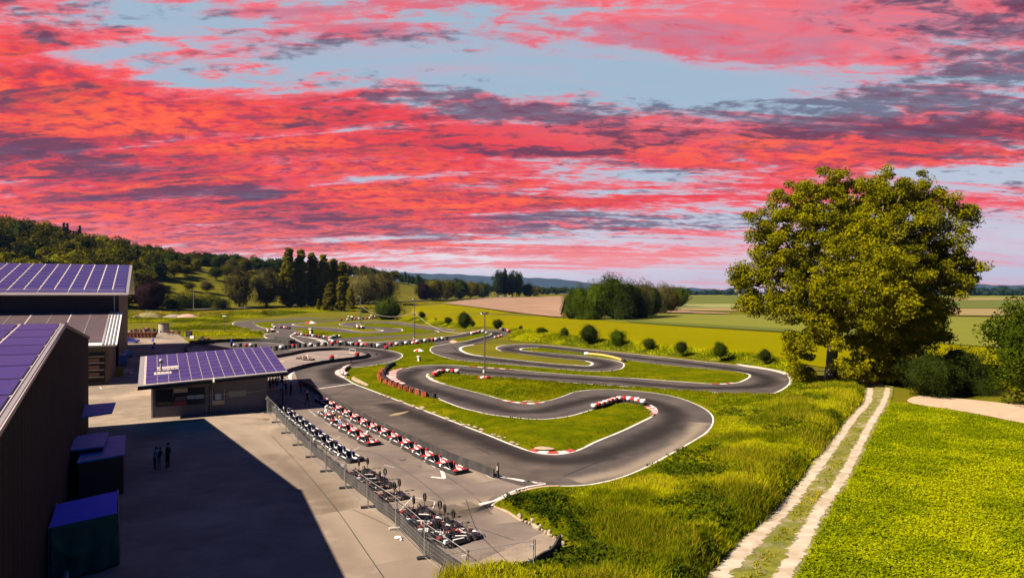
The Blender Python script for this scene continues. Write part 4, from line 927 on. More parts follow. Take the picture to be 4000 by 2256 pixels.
# flue, ladder and hatch on the roof
fl = bil(rq, .145, .32)
mb = MB(); mb.cyl(fl, fl+Vector((0, 0, 1.15)), .115, m_gal, 14); mb.cyl(fl+Vector((0, 0, 1.15)), fl+Vector((0, 0, 1.33)), .19, m_black, 14); mb.cyl(fl+Vector((0, 0, 1.33)), fl+Vector((0, 0, 1.55)), .15, m_wht, 14); mb.build('flue', ki)
mb = MB()
a4 = [bil(rq, .10, .245), bil(rq, .215, .245), bil(rq, .215, .325), bil(rq, .10, .325)]; mb.hexa([p+nr*.02 for p in a4]+[p+nr*.10 for p in a4], m_rail); mb.build('roof_hatch', ki)
mb = MB()
for v in (.27, .345): mb.tube([bil(rq, .10, v)+nr*.35, bil(rq, .265, v)+nr*.35], .03, m_black, 6)
for i in range(7): u = .10+i*.0275; mb.tube([bil(rq, u, .27)+nr*.35, bil(rq, u, .345)+nr*.35], .022, m_black, 6)
for u in (.12, .25): mb.tube([bil(rq, u, .27)+nr*.05, bil(rq, u, .27)+nr*.35], .022, m_black, 6)
mb.build('roof_ladder', ki)

# ------------------------------------------------------------------ clutter in the lane behind the kiosk
def thing(name, px, py, label, cat, group=None, rz=0.0, z=0.0):
    p = G(px, py); r = empty(name, (p.x, p.y, z), rz); return tag(r, label, cat, group)
t = thing('round_tank', 640, 1298, 'round grey concrete tank standing at the edge of the grass beyond the warehouse', 'tank')
mb = MB(); mb.lathe([(1.62, 0), (1.62, 2.9), (1.5, 2.9), (1.45, 2.9)], m_conc, 28); mb.build('body', t, smooth=True); mb = MB(); mb.lathe([(1.70, 2.9), (1.72, 3.1), (.1, 3.2)], m_black, 28); mb.build('lid', t)
t = thing('skip_container', 552, 1318, 'long rusty orange skip beside the end of the warehouse', 'skip', rz=.1)
mb = MB(); mb.loft([[(-3.8, -1.1, .1), (3.6, -1.1, .1), (3.6, 1.1, .1), (-3.8, 1.1, .1)], [(-4.2, -1.3, 1.5), (4.2, -1.3, 1.5), (4.2, 1.3, 1.5), (-4.2, 1.3, 1.5)]], m_corten, cap=False)
mb.box((0, 0, .15), (7.2, 2.1, .1), m_corten); mb.build('tub', t)
mb = MB(); mb.tube([(-4.2, -1.33, 1.5), (4.2, -1.33, 1.5), (4.2, 1.33, 1.5), (-4.2, 1.33, 1.5)], .09, m_corten, 6, closed=True)
for i in range(8): mb.box((-3.5+i, -1.3, .8), (.12, .14, 1.3), m_corten)
mb.build('rim', t)
t = thing('scrap_heap', 560, 1302, 'dark heap of scrap and boxes piled behind the rusty skip', 'scrap heap'); rr = random.Random(5); mb = MB()
for i in range(40):
    s = rr.uniform(.4, 1.3); x = rr.uniform(-5, 5); y = rr.uniform(-3, 3); T_ = Matrix.Translation((x, y, rr.uniform(.2, 1.6)*(1-abs(x)/7)))@Matrix.Rotation(rr.uniform(0, 3), 4, (rr.random(), rr.random(), 1))
    mb.box((0, 0, 0), (s, s*.7, s*.5), rr.choice([m_black, m_wood, m_corten, m_dark, m_black]), T_)
rub = mb.build('rubble', t); rub['kind'] = 'stuff'
# cars and machines parked along the warehouse in its shadow
def car(name, px, py, label, col, rz, L=4.3, Wd=1.75, van=False):
    t = thing(name, px, py, label, 'van' if van else 'car', rz=rz)
    mp = MT('car_paint', col, .3, spec=.5); h = 2.0 if van else 1.45
    if van: prof = [(-L/2, .35), (-L/2, 1.9), (-L/2+.2, 2.0), (L/2-1.3, 2.0), (L/2-.7, 1.25), (L/2, 1.05), (L/2, .35)]
    else: prof = [(-L/2, .35), (-L/2, .9), (-L/2+.3, 1.0), (-L/2+.9, 1.42), (L/2-1.7, 1.45), (L/2-1.05, .98), (L/2-.05, .85), (L/2, .35)]
    mb = MB(); mb.loft([[(x, -Wd/2, z) for x, z in prof], [(x, -Wd/2+.08, z+.02) for x, z in prof], [(x, Wd/2-.08, z+.02) for x, z in prof], [(x, Wd/2, z) for x, z in prof]], mp); mb.build('body', t)
    mb = MB()
    if van: mb.add([(L/2-1.28, -Wd/2+.15, 1.98), (L/2-1.28, Wd/2-.15, 1.98), (L/2-.72, Wd/2-.15, 1.32), (L/2-.72, -Wd/2+.15, 1.32)], [(0, 1, 2, 3)], m_glass, Matrix.Translation((.03, 0, .05)))
    else:
        for y in (-Wd/2-.004, Wd/2+.004): mb.add([(-L/2+.95, y, 1.36), (L/2-1.75, y, 1.38), (L/2-1.2, y, 1.0), (-L/2+.5, y, 1.02)], [(0, 1, 2, 3)], m_glass)
        mb.add([(L/2-1.68, -Wd/2+.12, 1.46), (L/2-1.68, Wd/2-.12, 1.46), (L/2-1.07, Wd/2-.12, 1.0), (L/2-1.07, -Wd/2+.12, 1.0)], [(0, 1, 2, 3)], m_glass, Matrix.Translation((.03, 0, .03)))
    mb.build('windows', t)
    for x in (-L/2+.8, L/2-.8):
        for y in (-Wd/2+.05, Wd/2-.05): mb = MB(); mb.cyl((x, y-.1, .32), (x, y+.1, .32), .32, m_rub2, 16); mb.cyl((x, y-.11, .32), (x, y+.11, .32), .18, m_gal, 12); mb.build('wheel', t)
    return t
car('parked_van', 470, 1425, 'small pale blue van parked in the shade by the warehouse wall', (.10, .20, .42), math.atan2(.876, -.482), 4.6, 1.9, True)
car('parked_car', 485, 1393, 'silver car parked behind the pale blue van', (.30, .31, .33), math.atan2(.876, -.482)+.3)
car('parked_car', 508, 1340, 'blue car parked in the shade next to the rusty skip', (.03, .04, .30), .1)
for k, (px, py) in enumerate(((459, 1470), (474, 1468))):
    t = thing('folding_sign', px, py, ('left' if k == 0 else 'right')+' one of two yellow folding warning boards behind the kiosk', 'warning board', 'yellow folding boards'); mb = MB()
    for s in (-1, 1): mb.hexa([(-.22, s*.35-.02, 0), (.22, s*.35-.02, 0), (.22, s*.35+.02, 0), (-.22, s*.35+.02, 0), (-.14, -.02, 1.5), (.14, -.02, 1.5), (.14, .02, 1.5), (-.14, .02, 1.5)], m_yel)
    mb.build('board', t)
t = thing('garden_bench', 498, 1462, 'slatted pale bench standing in the shade behind the kiosk', 'bench'); mb = MB()
for y in (-.2, 0, .2): mb.box((0, y, .45), (1.5, .12, .04), m_wht)
for z in (.7, .9): mb.box((0, .32, z), (1.5, .04, .1), m_wht)
mb.build('slats', t)
for x in (-.6, .6): mb = MB(); mb.box((x, 0, .22), (.06, .5, .44), m_gal); mb.box((x, .32, .7), (.06, .05, .6), m_gal); mb.build('leg', t)
# heaps beyond the tank
def heap(name, px, py, wd, h, mat, label, cat='heap', seed=1):
    p = T3(px, py); t = None; mb = MB(); n = 22; rr = random.Random(seed); rings = []
    for i in range(8):
        q = i/7; rings.append([(wd/2*(1-q)**.8*math.cos(a)*(1+.12*math.sin(3*a+seed)+rr.uniform(-.05, .05)), wd/3*(1-q)**.8*math.sin(a)*(1+rr.uniform(-.08, .08)), h*(1-(1-q)**1.6)+rr.uniform(-.03, .03)*h-.1) for a in [2*math.pi*k/n for k in range(n)]])
    mb.loft(rings, mat); o = mb.build(name, None, (p.x, p.y, p.z), smooth=True); return tag(o, label, cat)
m_gravel = MT('gravel_grey', (.26, .22, .19), .95, var=.3, scale=1.5, bump=.5); m_sand = MT('pinkish_sand', (.42, .27, .20), .95, var=.25, scale=1.2, bump=.4); m_soil = MT('brown_soil', (.22, .15, .09), .95, col2=(.12, .12, .02), scale=.8, bump=.5)
heap('gravel_heap', 678, 1237, 11, 1.5, m_gravel, 'low grey gravel heap on the grass left of the pinkish sand heap', seed=2)
heap('sand_heap', 732, 1237, 12, 1.7, m_sand, 'low pinkish sand heap on the grass right of the grey gravel heap', seed=3)
heap('soil_heap', 582, 1237, 16, 2.6, m_soil, 'brown soil heap partly grown over beside the copper beech', seed=4)
# pallets, timber and rubble beside the lane
t = thing('timber_stack', 704, 1305, 'untidy stack of reddish timber and pallets beside the concrete lane', 'timber stack'); rr = random.Random(9); mb = MB()
for i in range(34):
    T_ = Matrix.Translation((rr.uniform(-3.5, 3), rr.uniform(-1.8, 1.8), rr.uniform(.1, 1.2)))@Matrix.Rotation(rr.uniform(-.6, .6), 4, 'Y')@Matrix.Rotation(rr.uniform(0, 3), 4, 'Z')
    mb.box((0, 0, 0), (rr.uniform(1, 2.6), rr.uniform(.12, .5), .12), rr.choice([m_corten, m_wood, m_corten, m_conc]), T_)
mb.build('boards', t)
t = thing('old_cabinet', 738, 1317, 'grey metal cabinet on a pale pallet beside the timber stack', 'cabinet'); mb = MB(); mb.box((0, 0, .95), (1.5, 1.1, 1.7), m_dark, bev=.05); mb.build('body', t); mb = MB(); mb.box((-.3, -.1, .05), (2.2, 1.4, .1), m_conc); mb.build('pallet', t)
t = thing('freezer_box', 752, 1322, 'white box with a red side standing next to the grey metal cabinet', 'box'); mb = MB(); mb.box((0, 0, .4), (1.1, .8, .8), m_wht, bev=.04); mb.build('body', t); mb = MB(); mb.box((-.58, 0, .4), (.05, .7, .7), m_redp); mb.build('side_panel', t)
t = thing('tyre_pile', 795, 1330, 'pile of old tyres with red and white ones on top by the lane end', 'tyre pile'); rr = random.Random(4)
TY = [(.30, -.1), (.33, -.06), (.33, .06), (.30, .1), (.17, .1), (.17, -.1)]
def tyre_at(mb, M_, mat):
    mb.loft([[(r*math.cos(a), r*math.sin(a), z) for r, z in TY] for a in [2*math.pi*k/14 for k in range(15)]], mat, M_, cap=False)
for i in range(26):
    x = rr.uniform(-1.6, 1.6); z = rr.uniform(.1, 1.3)*(1-abs(x)/2.4)+.05
    mb = MB(); tyre_at(mb, Matrix.Translation((x, rr.uniform(-.8, .8), z))@Matrix.Rotation(rr.uniform(-.7, .7), 4, 'X')@Matrix.Rotation(rr.uniform(-.7, .7), 4, 'Y'), [m_rub2, m_rub2, m_redp, m_wht][rr.randrange(4)] if z > .5 else m_rub2); mb.build('tyre', t)
for k, (px, py) in enumerate(((596, 1330), (602, 1345), (598, 1362))):
    t = thing('garden_chair', px, py+8, ('farthest', 'middle', 'nearest')[k]+' of three stacked blue garden chairs in the warehouse shadow', 'chair', 'blue garden chairs', rz=.3*k)
    mb = MB(); mb.box((0, 0, .45), (.5, .5, .05), m_blup); mb.build('seat', t); mb = MB(); mb.box((0, .25, .75), (.5, .05, .55), m_blup); mb.build('backrest', t)
    for x in (-.2, .2):
        for y in (-.2, .2): mb = MB(); mb.cyl((x, y, 0), (x, y, .45), .025, m_blup, 6); mb.build('leg', t)
# closed blue parasol behind the kiosk roof
t = thing('closed_parasol', 905, 1368, 'closed blue parasol standing behind the kiosk roof', 'parasol'); mb = MB(); mb.lathe([(.05, .9), (.28, 1.0), (.24, 1.8), (.10, 2.7), (.02, 2.9)], m_blup, 12); mb.build('canopy', t, smooth=True)
mb = MB(); mb.cyl((0, 0, 0), (0, 0, 1), .03, m_gal); mb.lathe([(.3, 0), (.3, .08), (.05, .1)], m_conc, 12); mb.build('base', t)
# ------------------------------------------------------------------ trees
m_bark = MT('bark', (0.13, 0.10, 0.07), 0.9, col2=(.07, .055, .04), scale=2, stretch=(4, 4, .6), bump=.4)
m_barkp = MT('pale_bark', (0.27, 0.21, 0.16), 0.9, col2=(.14, .11, .08), scale=1.6, stretch=(4, 4, .6), bump=.4)
LF = {
 'poplar': MLEAF('leaf_poplar', (0.25, 0.21, 0.010), (0.11, 0.098, 0.006), .32),
 'gold':  MLEAF('leaf_gold_green', (0.250, 0.225, 0.003), (0.095, 0.095, 0.002), .34),
 'olive': MLEAF('leaf_olive', (0.115, 0.100, 0.004), (0.045, 0.042, 0.002), .22),
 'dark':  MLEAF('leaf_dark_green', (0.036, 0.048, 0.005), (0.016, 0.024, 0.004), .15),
 'green': MLEAF('leaf_green', (0.070, 0.092, 0.003), (0.020, 0.034, 0.002), .2),
 'grey':  MLEAF('leaf_grey_green', (0.115, 0.095, 0.026), (0.050, 0.044, 0.012), .2),
 'purple':MLEAF('leaf_copper', (0.026, 0.012, 0.013), (0.012, 0.006, 0.007), .15),
 'orange':MLEAF('leaf_orange', (0.38, 0.19, 0.012), (0.22, 0.12, 0.012), .2),
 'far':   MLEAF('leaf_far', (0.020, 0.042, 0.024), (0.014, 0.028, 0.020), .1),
}
def leaves(centers, radii, n_per, size, flatz=1.0, seed=0, shell=0.62):
    """leaf-sized quads scattered through and around clumps; returns verts, faces, tint"""
    g = np.random.default_rng(seed); K_ = len(centers)
    c = np.repeat(centers, n_per, 0); r = np.repeat(radii, n_per, 0)
    d = g.normal(size=(len(c), 3)); d /= np.linalg.norm(d, axis=1)[:, None]
    rad = shell+(1-shell)*g.random(len(c))**.6
    rad *= np.where(g.random(len(c)) < .05, 1.18, 1.0)
    p = c+d*r[:, None]*rad[:, None]*np.array([1, 1, flatz])
    nrm = d*0.7+g.normal(size=d.shape)*0.55; nrm[:, 2] += 0.25; nrm /= np.linalg.norm(nrm, axis=1)[:, None]
    t = np.cross(nrm, g.normal(size=d.shape)); t /= np.linalg.norm(t, axis=1)[:, None]; b = np.cross(nrm, t)
    s = size*g.uniform(.55, 1.35, len(c))[:, None]; a = g.uniform(.6, 1.0, len(c))[:, None]
    V = np.stack([p-t*s*.5, p-b*s*.5*a+nrm*s*.08, p+t*s*.5, p+b*s*.5*a], 1).reshape(-1, 3)
    F = np.arange(len(c)*4).reshape(-1, 4)
    tint = np.clip(np.repeat(g.random(K_), n_per)*.7+g.random(len(c))*.45, 0, 1)
    return V, F, tint
def limb_mesh(paths, mat):
    mb = MB()
    for pts, rad in paths: mb.tube(pts, rad, mat, 7)
    return mb
def crown_centres(shape, seed, n):
    """clump centres (unit tree: height 1, base 0) for a crown shape, with sizes"""
    g = np.random.default_rng(seed); C, Rr = [], []
    while len(C) < n:
        if shape == 'round':
            d = g.normal(size=3); d /= np.linalg.norm(d); q = g.uniform(.35, 1)**.5; p = d*q*np.array([.40, .40, .36])+np.array([0, 0, .56]); r = g.uniform(.09, .15)
        elif shape == 'dome':
            d = g.normal(size=3); d /= np.linalg.norm(d); q = g.uniform(.3, 1)**.5; p = d*q*np.array([.42, .42, .44])+np.array([0, 0, .48]); r = g.uniform(.10, .17)
        elif shape == 'poplar':
            z = g.uniform(.06, .98); w = .092*min(1, (z+.03)/.14)*(max(0, 1-z))**.42*(1+.08*math.sin(z*17+seed))+.004; a = g.uniform(0, 6.28); q = g.uniform(.2, 1); p = np.array([w*q*math.cos(a), w*q*math.sin(a), z]); r = g.uniform(.022, .045)*(1.1-.5*z)
        elif shape == 'bush':
            d = g.normal(size=3); d /= np.linalg.norm(d); d[2] = abs(d[2])*1.05-.05; q = g.uniform(.3, 1)**.5; p = d*q*np.array([.55, .55, .78])+np.array([0, 0, .12]); r = g.uniform(.14, .24)
        elif shape == 'broad':
            d = g.normal(size=3); d /= np.linalg.norm(d); q = g.uniform(.4, 1)**.5; p = d*q*np.array([.58, .58, .30])+np.array([0, 0, .62]); r = g.uniform(.09, .15)
        elif shape == 'willow':
            d = g.normal(size=3); d /= np.linalg.norm(d); q = g.uniform(.35, 1)**.5; p = d*q*np.array([.36, .36, .46])+np.array([0, 0, .50]); r = g.uniform(.07, .12)
        elif shape == 'spruce':
            z = g.uniform(.08, .98); w = .20*(1-z)+.01; a = g.uniform(0, 6.28); p = np.array([w*g.uniform(.3, 1)*math.cos(a), w*g.uniform(.3, 1)*math.sin(a), z]); r = .055*(1.2-z)
        C.append(p); Rr.append(r)
    C = np.array(C); 
    if shape in ('round', 'dome', 'broad', 'willow'):                    # uneven outline: big lobes and a lean
        ph = g.uniform(0, 6.28, 4); a = np.arctan2(C[:, 1], C[:, 0]); k = 1+.16*np.sin(2*a+ph[0]+C[:, 2]*5)+.10*np.sin(3*a+ph[1])
        C[:, :2] *= k[:, None]; C[:, 2] = .5+(C[:, 2]-.5)*(1+.10*np.sin(a*2+ph[2]))
    return C, np.array(Rr)
PROTO = {}
def proto(shape, kind, var, res):
    key = (shape, kind, var, res)
    if key in PROTO: return PROTO[key]
    n, per, sz = {'hi': (110, 110, .022), 'mid': (80, 60, .034), 'lo': (55, 26, .060)}[res]
    if shape == 'poplar': n = int(n*2.6); per = int(per*.7); sz *= .75
    C, Rr = crown_centres(shape, hash_(shape)+var*17, n)
    V, F, tn = leaves(C, Rr, per, sz, seed=var+3)
    cc = {'round': (.27, .27, .26, .56), 'dome': (.33, .33, .38, .46), 'poplar': (.048, .048, .38, .42), 'bush': (.30, .30, .44, .12), 'broad': (.36, .36, .16, .62), 'willow': (.24, .24, .36, .48), 'spruce': (.07, .07, .40, .42)}[shape]
    gg = np.random.default_rng(var); th = np.linspace(0, np.pi, 9); ph = np.linspace(0, 2*np.pi, 13)[:-1]; bu = 1+gg.uniform(-.14, .14, (9, 12)); A1, B1 = np.meshgrid(th, ph, indexing='ij')
    cv = np.column_stack([(np.sin(A1)*np.cos(B1)*cc[0]*bu).ravel(), (np.sin(A1)*np.sin(B1)*cc[1]*bu).ravel(), (np.cos(A1)*cc[2]*bu+cc[3]).ravel()]); cf = np.array([(i*12+j, i*12+(j+1) % 12, (i+1)*12+(j+1) % 12, (i+1)*12+j) for i in range(8) for j in range(12)])
    F = np.concatenate([F, cf+len(V)]); V = np.concatenate([V, cv]); tn = np.concatenate([tn, np.full(len(cf), .75)])
    me = np_mesh('crown', V, F, [LF[kind]], tint=tn, link=False)
    mb = MB(); g = random.Random(var)
    top = {'poplar': .8, 'bush': .4, 'spruce': .9}.get(shape, .6)
    tr = {'poplar': .014, 'bush': .02, 'spruce': .012}.get(shape, .024)
    mb.tube([(0, 0, -.03), (.004, 0, .12), (.01, .008, top*.5), (0, .01, top)], [tr*1.3, tr, tr*.7, tr*.25], m_bark, 7)
    if shape not in ('poplar', 'spruce'):
        for i in range(6):
            a = i*1.05+g.random(); z0 = .18+.05*i; e = Vector((.27*math.cos(a), .27*math.sin(a), z0+.22))
            mb.tube([(0.005, 0, z0), tuple(Vector((0, 0, z0)).lerp(e, .5)+Vector((0, 0, .03))), tuple(e)], [tr*.6, tr*.4, tr*.12], m_bark, 6)
    o = mb.build('trunk'); tm = o.data; bpy.data.objects.remove(o)
    PROTO[key] = (me, tm); return PROTO[key]
def hash_(s): return sum(ord(c)*(i+3) for i, c in enumerate(s))
def tree(name, label, cat, loc, h, w, shape, kind, var=0, res='mid', group=None, rz=None):
    """h, w in metres"""
    natural = {'round': .84, 'dome': .88, 'poplar': .155, 'bush': 1.2, 'broad': 1.2, 'willow': .76, 'spruce': .40}[shape]
    me, tm = proto(shape, kind, var, res)
    r = empty(name, loc, random.Random(int(loc[0]*7+loc[1]*13)).uniform(0, 6.28) if rz is None else rz)
    sx = w/natural
    for nm, m in (('crown', me), ('trunk', tm)):
        c = bpy.data.objects.new(nm, m); COL.objects.link(c); c.parent = r; c.scale = (sx, sx, h)
    return tag(r, label, cat, group)
def px_tree(name, label, cat, px, by, ty, wpx, shape, kind, var=0, res='mid', group=None, sink=0.3):
    p = T3(px, by) if by < 1262 else G(px, by)
    h = (by-ty)/F_PX*p.y; w = wpx/F_PX*p.y
    return tree(name, label, cat, (p.x, p.y, p.z-sink), h+sink, w, shape, kind, var, res, group)

# named trees and bushes of the middle distance ---------------------------------
px_tree('copper_beech', 'dark purple copper beech standing right of the tall warehouse', 'tree', 588, 1212, 1085, 135, 'dome', 'purple', 1, 'hi')
px_tree('broadleaf_tree', 'grey-green full tree, left one of the pair left of the poplars', 'tree', 935, 1198, 1040, 118, 'willow', 'grey', 2, 'hi')
px_tree('broadleaf_tree', 'grey-green full tree, right one of the pair left of the poplars', 'tree', 1040, 1198, 1038, 125, 'willow', 'grey', 5, 'hi')
ords = ['first', 'second', 'third', 'fourth', 'fifth', 'sixth', 'seventh', 'eighth', 'ninth', 'tenth', 'eleventh', 'twelfth', 'thirteenth', 'fourteenth', 'fifteenth', 'sixteenth', 'seventeenth', 'eighteenth', 'nineteenth', 'twentieth']
for i, (px, ty, w) in enumerate(((1128, 963, 50), (1175, 972, 46), (1222, 985, 48), (1264, 993, 44), (1304, 1008, 46), (1338, 1020, 42))):
    px_tree('poplar_tree', f'tall dark poplar, {ords[i]} from the left in the main row', 'tree', px, 1200, ty, w*1.15, 'poplar', 'poplar', i, 'hi', 'tall poplars in a row')
for i, (px, by, ty, w) in enumerate(((1244, 1215, 1165, 14), (1288, 1216, 1104, 44), (1331, 1216, 1080, 38), (1368, 1212, 1120, 32))):
    px_tree('poplar_tree', f'shorter poplar nearer the circuit, {ords[i]} from the left', 'tree', px, by, ty, w, 'poplar', 'poplar', i+2, 'mid', 'shorter poplars before the tall row')
px_tree('willow_tree', 'broad grey willow right of the poplars, left one of two', 'tree', 1418, 1190, 1053, 140, 'dome', 'grey', 1, 'hi')
px_tree('willow_tree', 'broad grey willow right of the poplars, right one of two', 'tree', 1490, 1186, 1048, 130, 'dome', 'grey', 4, 'hi')
px_tree('round_tree', 'round dark green tree at the far end of the circuit beside the middle lamp cable', 'tree', 1514, 1247, 1155, 122, 'dome', 'dark', 3, 'hi', sink=1.0)
px_tree('bush', 'small dark bush behind the round tree near the far bend', 'bush', 1425, 1222, 1196, 38, 'bush', 'dark', 1)
px_tree('bush', 'small dark bush alone on the grass bank behind the far bend', 'bush', 1033, 1232, 1206, 30, 'bush', 'olive', 2)
for i, (px, by, ty, w, k, lab) in enumerate(((672, 1205, 1140, 90, 'dark', 'dark bush beside the road right of the copper beech'), (725, 1200, 1128, 100, 'dark', 'tall dark bush left of the thin roadside pole'),
        (770, 1200, 1140, 80, 'dark', 'dark bush just behind the thin roadside pole'), (830, 1203, 1142, 120, 'dark', 'wide dark bush right of the thin roadside pole'), (870, 1205, 1160, 60, 'dark', 'low dark bush left of the grey-green pair of trees'), (842, 1208, 1172, 38, 'gold', 'small light green bush before the wide dark bush'))):
    px_tree('bush', lab, 'bush', px, by, ty, w, 'bush', k, i)
for i, (px, by, ty, w, sh, k, lab) in enumerate(((740, 1138, 1098, 42, 'round', 'olive', 'small olive tree on the meadow above the dark roadside bushes'), (808, 1143, 1096, 54, 'round', 'grey', 'small pale tree alone on the meadow'),
        (845, 1095, 1040, 62, 'round', 'dark', 'small dark tree high on the meadow with a shadow beside it'), (680, 1085, 1015, 78, 'round', 'olive', 'olive tree below the orange one on the hillside'), (722, 1080, 1030, 62, 'round', 'olive', 'dark olive tree right of the orange one on the hillside'),
        (680, 1050, 1010, 84, 'broad', 'orange', 'orange blooming tree on the hillside above the copper beech'), (905, 1062, 1010, 52, 'round', 'grey', 'greyish tree above the meadow left of the grey-green pair'), (886, 1085, 1030, 60, 'round', 'olive', 'olive tree behind the grey-green pair on the slope'))):
    px_tree('broadleaf_tree', lab, 'tree', px, by, ty, w, sh, k, i, 'mid')
for i, (px, by, ty, w, sh, k) in enumerate(((1655, 1172, 1095, 66, 'dome', 'purple'), (1690, 1172, 1080, 100, 'dome', 'olive'), (1745, 1170, 1085, 92, 'dome', 'olive'), (1795, 1168, 1082, 88, 'dome', 'dark'), (1840, 1164, 1092, 80, 'dome', 'olive'), (1885, 1162, 1095, 74, 'dome', 'dark'),
        (1946, 1158, 1050, 52, 'willow', 'dark'), (1972, 1158, 1048, 50, 'willow', 'dark'), (2000, 1158, 1050, 50, 'willow', 'dark'), (2026, 1158, 1056, 44, 'willow', 'dark'), (2062, 1158, 1100, 56, 'dome', 'dark'), (2090, 1156, 1112, 46, 'dome', 'olive'))):
    px_tree('broadleaf_tree', f'dark tree in the clump behind the ploughed field, {ords[i]} from the left', 'tree', px, by, ty, w, sh, k, i % 5, 'mid', 'dark trees behind the ploughed field')
for i, (px, by, ty, w, sh, k) in enumerate(((2232, 1246, 1128, 78, 'dome', 'dark'), (2268, 1247, 1106, 96, 'dome', 'green'), (2330, 1248, 1086, 120, 'dome', 'green'), (2395, 1246, 1064, 150, 'dome', 'green'), (2455, 1244, 1086, 130, 'dome', 'dark'), (2510, 1240, 1090, 100, 'round', 'grey'),
        (2545, 1236, 1104, 100, 'dome', 'dark'), (2590, 1226, 1100, 90, 'dome', 'grey'), (2620, 1216, 1112, 80, 'dome', 'olive'), (2655, 1200, 1110, 80, 'dome', 'green'), (2430, 1250, 1120, 120, 'bush', 'dark'), (2300, 1249, 1165, 90, 'bush', 'green'), (2500, 1244, 1150, 110, 'bush', 'dark'))):
    px_tree('oak_tree', f'tree of the dark green wood at the field edge, {ords[i]} from the left' if i < 10 else f'low tree filling the edge of the wood, {ords[i-10]} nearest', 'tree', px, by, ty, w, sh, k, i % 5, 'hi' if i < 9 else 'mid', 'dark green wood at the edge of the field', sink=.6)
BUSH = ((1647, 1247, 1216, 30, 'dark'), (1703, 1254, 1242, 13, 'dark'), (1752, 1263, 1239, 31, 'dark'), (1815, 1280, 1222, 58, 'green'), (1846, 1274, 1251, 20, 'green'), (1945, 1281, 1247, 40, 'olive'), (2034, 1286, 1271, 14, 'dark'), (2117, 1308, 1279, 50, 'olive'),
        (2205, 1320, 1281, 36, 'green'), (2302, 1337, 1269, 78, 'green'), (2412, 1346, 1289, 62, 'olive'), (2536, 1358, 1321, 48, 'olive'), (2661, 1375, 1334, 50, 'green'), (2813, 1391, 1338, 62, 'green'), (2988, 1408, 1363, 52, 'green'))
for i, (px, by, ty, w, k) in enumerate(BUSH):
    p = G(px, by, 1.0); k_ = F_PX/p.y
    tree('hedge_bush', f'bush on the bank between circuit and yellow field, {ords[i]} from the left', 'bush', (p.x, p.y, .75), (by-ty)/k_*1.12+.25, w/k_*1.08, 'dome', ('dark', 'green', 'dark')[i % 3], i % 5, 'hi', 'bushes along the bank by the yellow field')
# woods on the left hill: individual trees, in rows up the slope -----------------
rr = random.Random(21); spots = []
def hill_tree(px, Y, h, w, shape, kind, res='lo', lab=None, grp='trees of the wood on the left hill'):
    x = (px-2000)/F_PX*Y; z = tz(x, Y)
    spots.append(1)
    tree('woodland_tree' if shape != 'spruce' else 'spruce_tree', lab or 'dark olive broadleaf tree within the wood on the left hillside', 'tree', (x, Y, z-.5), h, w, shape, kind, rr.randrange(4), res, grp)
for Y, dpx, x0, x1 in ((372, 62, -60, 430), (405, 58, -90, 520), (440, 54, -60, 560), (478, 50, -90, 600), (516, 46, -60, 640), (548, 44, -80, 700), (580, 44, -60, 780)):
    px = x0+rr.uniform(0, 20)
    while px < x1:
        h = rr.uniform(15, 21)*(1.15 if px < 260 and Y > 500 else 1.0)*(0.8 if px > 500 else 1)
        hill_tree(px, Y+rr.uniform(-14, 14), h, h*rr.uniform(.85, 1.1), rr.choice(['dome', 'round', 'dome', 'broad']), rr.choice(['olive', 'olive', 'dark', 'gold' if px < 500 else 'olive']))
        px += dpx*rr.uniform(.7, 1.15)
for px, ty in ((250, 0), (262, 0), (274, 1), (286, 1), (297, 1), (311, 0)):
    hill_tree(px, 556, 24-ty*5, 8, 'spruce', 'dark', 'lo', 'slim dark spruce in the short row on the skyline of the hill', 'spruces on the hill skyline')
# along the ridge to the right
for x0, x1, Y0, Y1, n, hs in ((640, 900, 620, 660, 16, 13), (760, 1140, 660, 730, 16, 14), (900, 1140, 640, 700, 10, 15), (1100, 1560, 800, 1080, 20, 17), (1340, 1640, 1000, 1250, 14, 16), (1560, 1960, 1300, 1700, 20, 17), (1060, 1200, 560, 620, 6, 14), (540, 620, 470, 540, 4, 14), (1950, 2260, 1200, 1700, 16, 19)):
    for i in range(n):
        px = x0+(x1-x0)*(i+rr.random()*.8)/n; Y = Y0+(Y1-Y0)*(i/n)+rr.uniform(-15, 15); h = hs*rr.uniform(.75, 1.15)
        hill_tree(px, Y, h, h*rr.uniform(.9, 1.25), rr.choice(['dome', 'round']), rr.choice(['olive', 'dark', 'dark', 'green']), 'lo', 'dark green tree of the tree line along the ridge', 'trees along the ridge')
for px, by, ty, w in ((1582, 1106, 1055, 14), (1596, 1110, 1068, 16), (1610, 1112, 1072, 18), (1632, 1115, 1068, 22)):
    p = T3(px, by); tree('meadow_tree', f'small dark tree at the top of the far meadow, {ords[(px-1570)//14]} from the left', 'tree', (p.x, p.y, p.z-.5), (by-ty)/F_PX*p.y, w/F_PX*p.y, 'willow', 'dark', 1, 'lo', 'small trees on the far meadow')
# far tree lines of the plain
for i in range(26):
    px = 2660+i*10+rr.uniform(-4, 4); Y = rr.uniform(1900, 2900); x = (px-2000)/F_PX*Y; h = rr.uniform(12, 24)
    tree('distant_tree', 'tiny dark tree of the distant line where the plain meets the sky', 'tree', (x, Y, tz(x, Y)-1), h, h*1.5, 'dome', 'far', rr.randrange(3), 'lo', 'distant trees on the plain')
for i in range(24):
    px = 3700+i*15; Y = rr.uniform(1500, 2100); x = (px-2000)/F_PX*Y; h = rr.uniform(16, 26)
    tree('distant_tree', 'tiny bluish tree of the distant line right of the great tree', 'tree', (x, Y, tz(x, Y)-1), h, h*1.6, 'dome', 'far', rr.randrange(3), 'lo', 'distant trees right of the great tree')

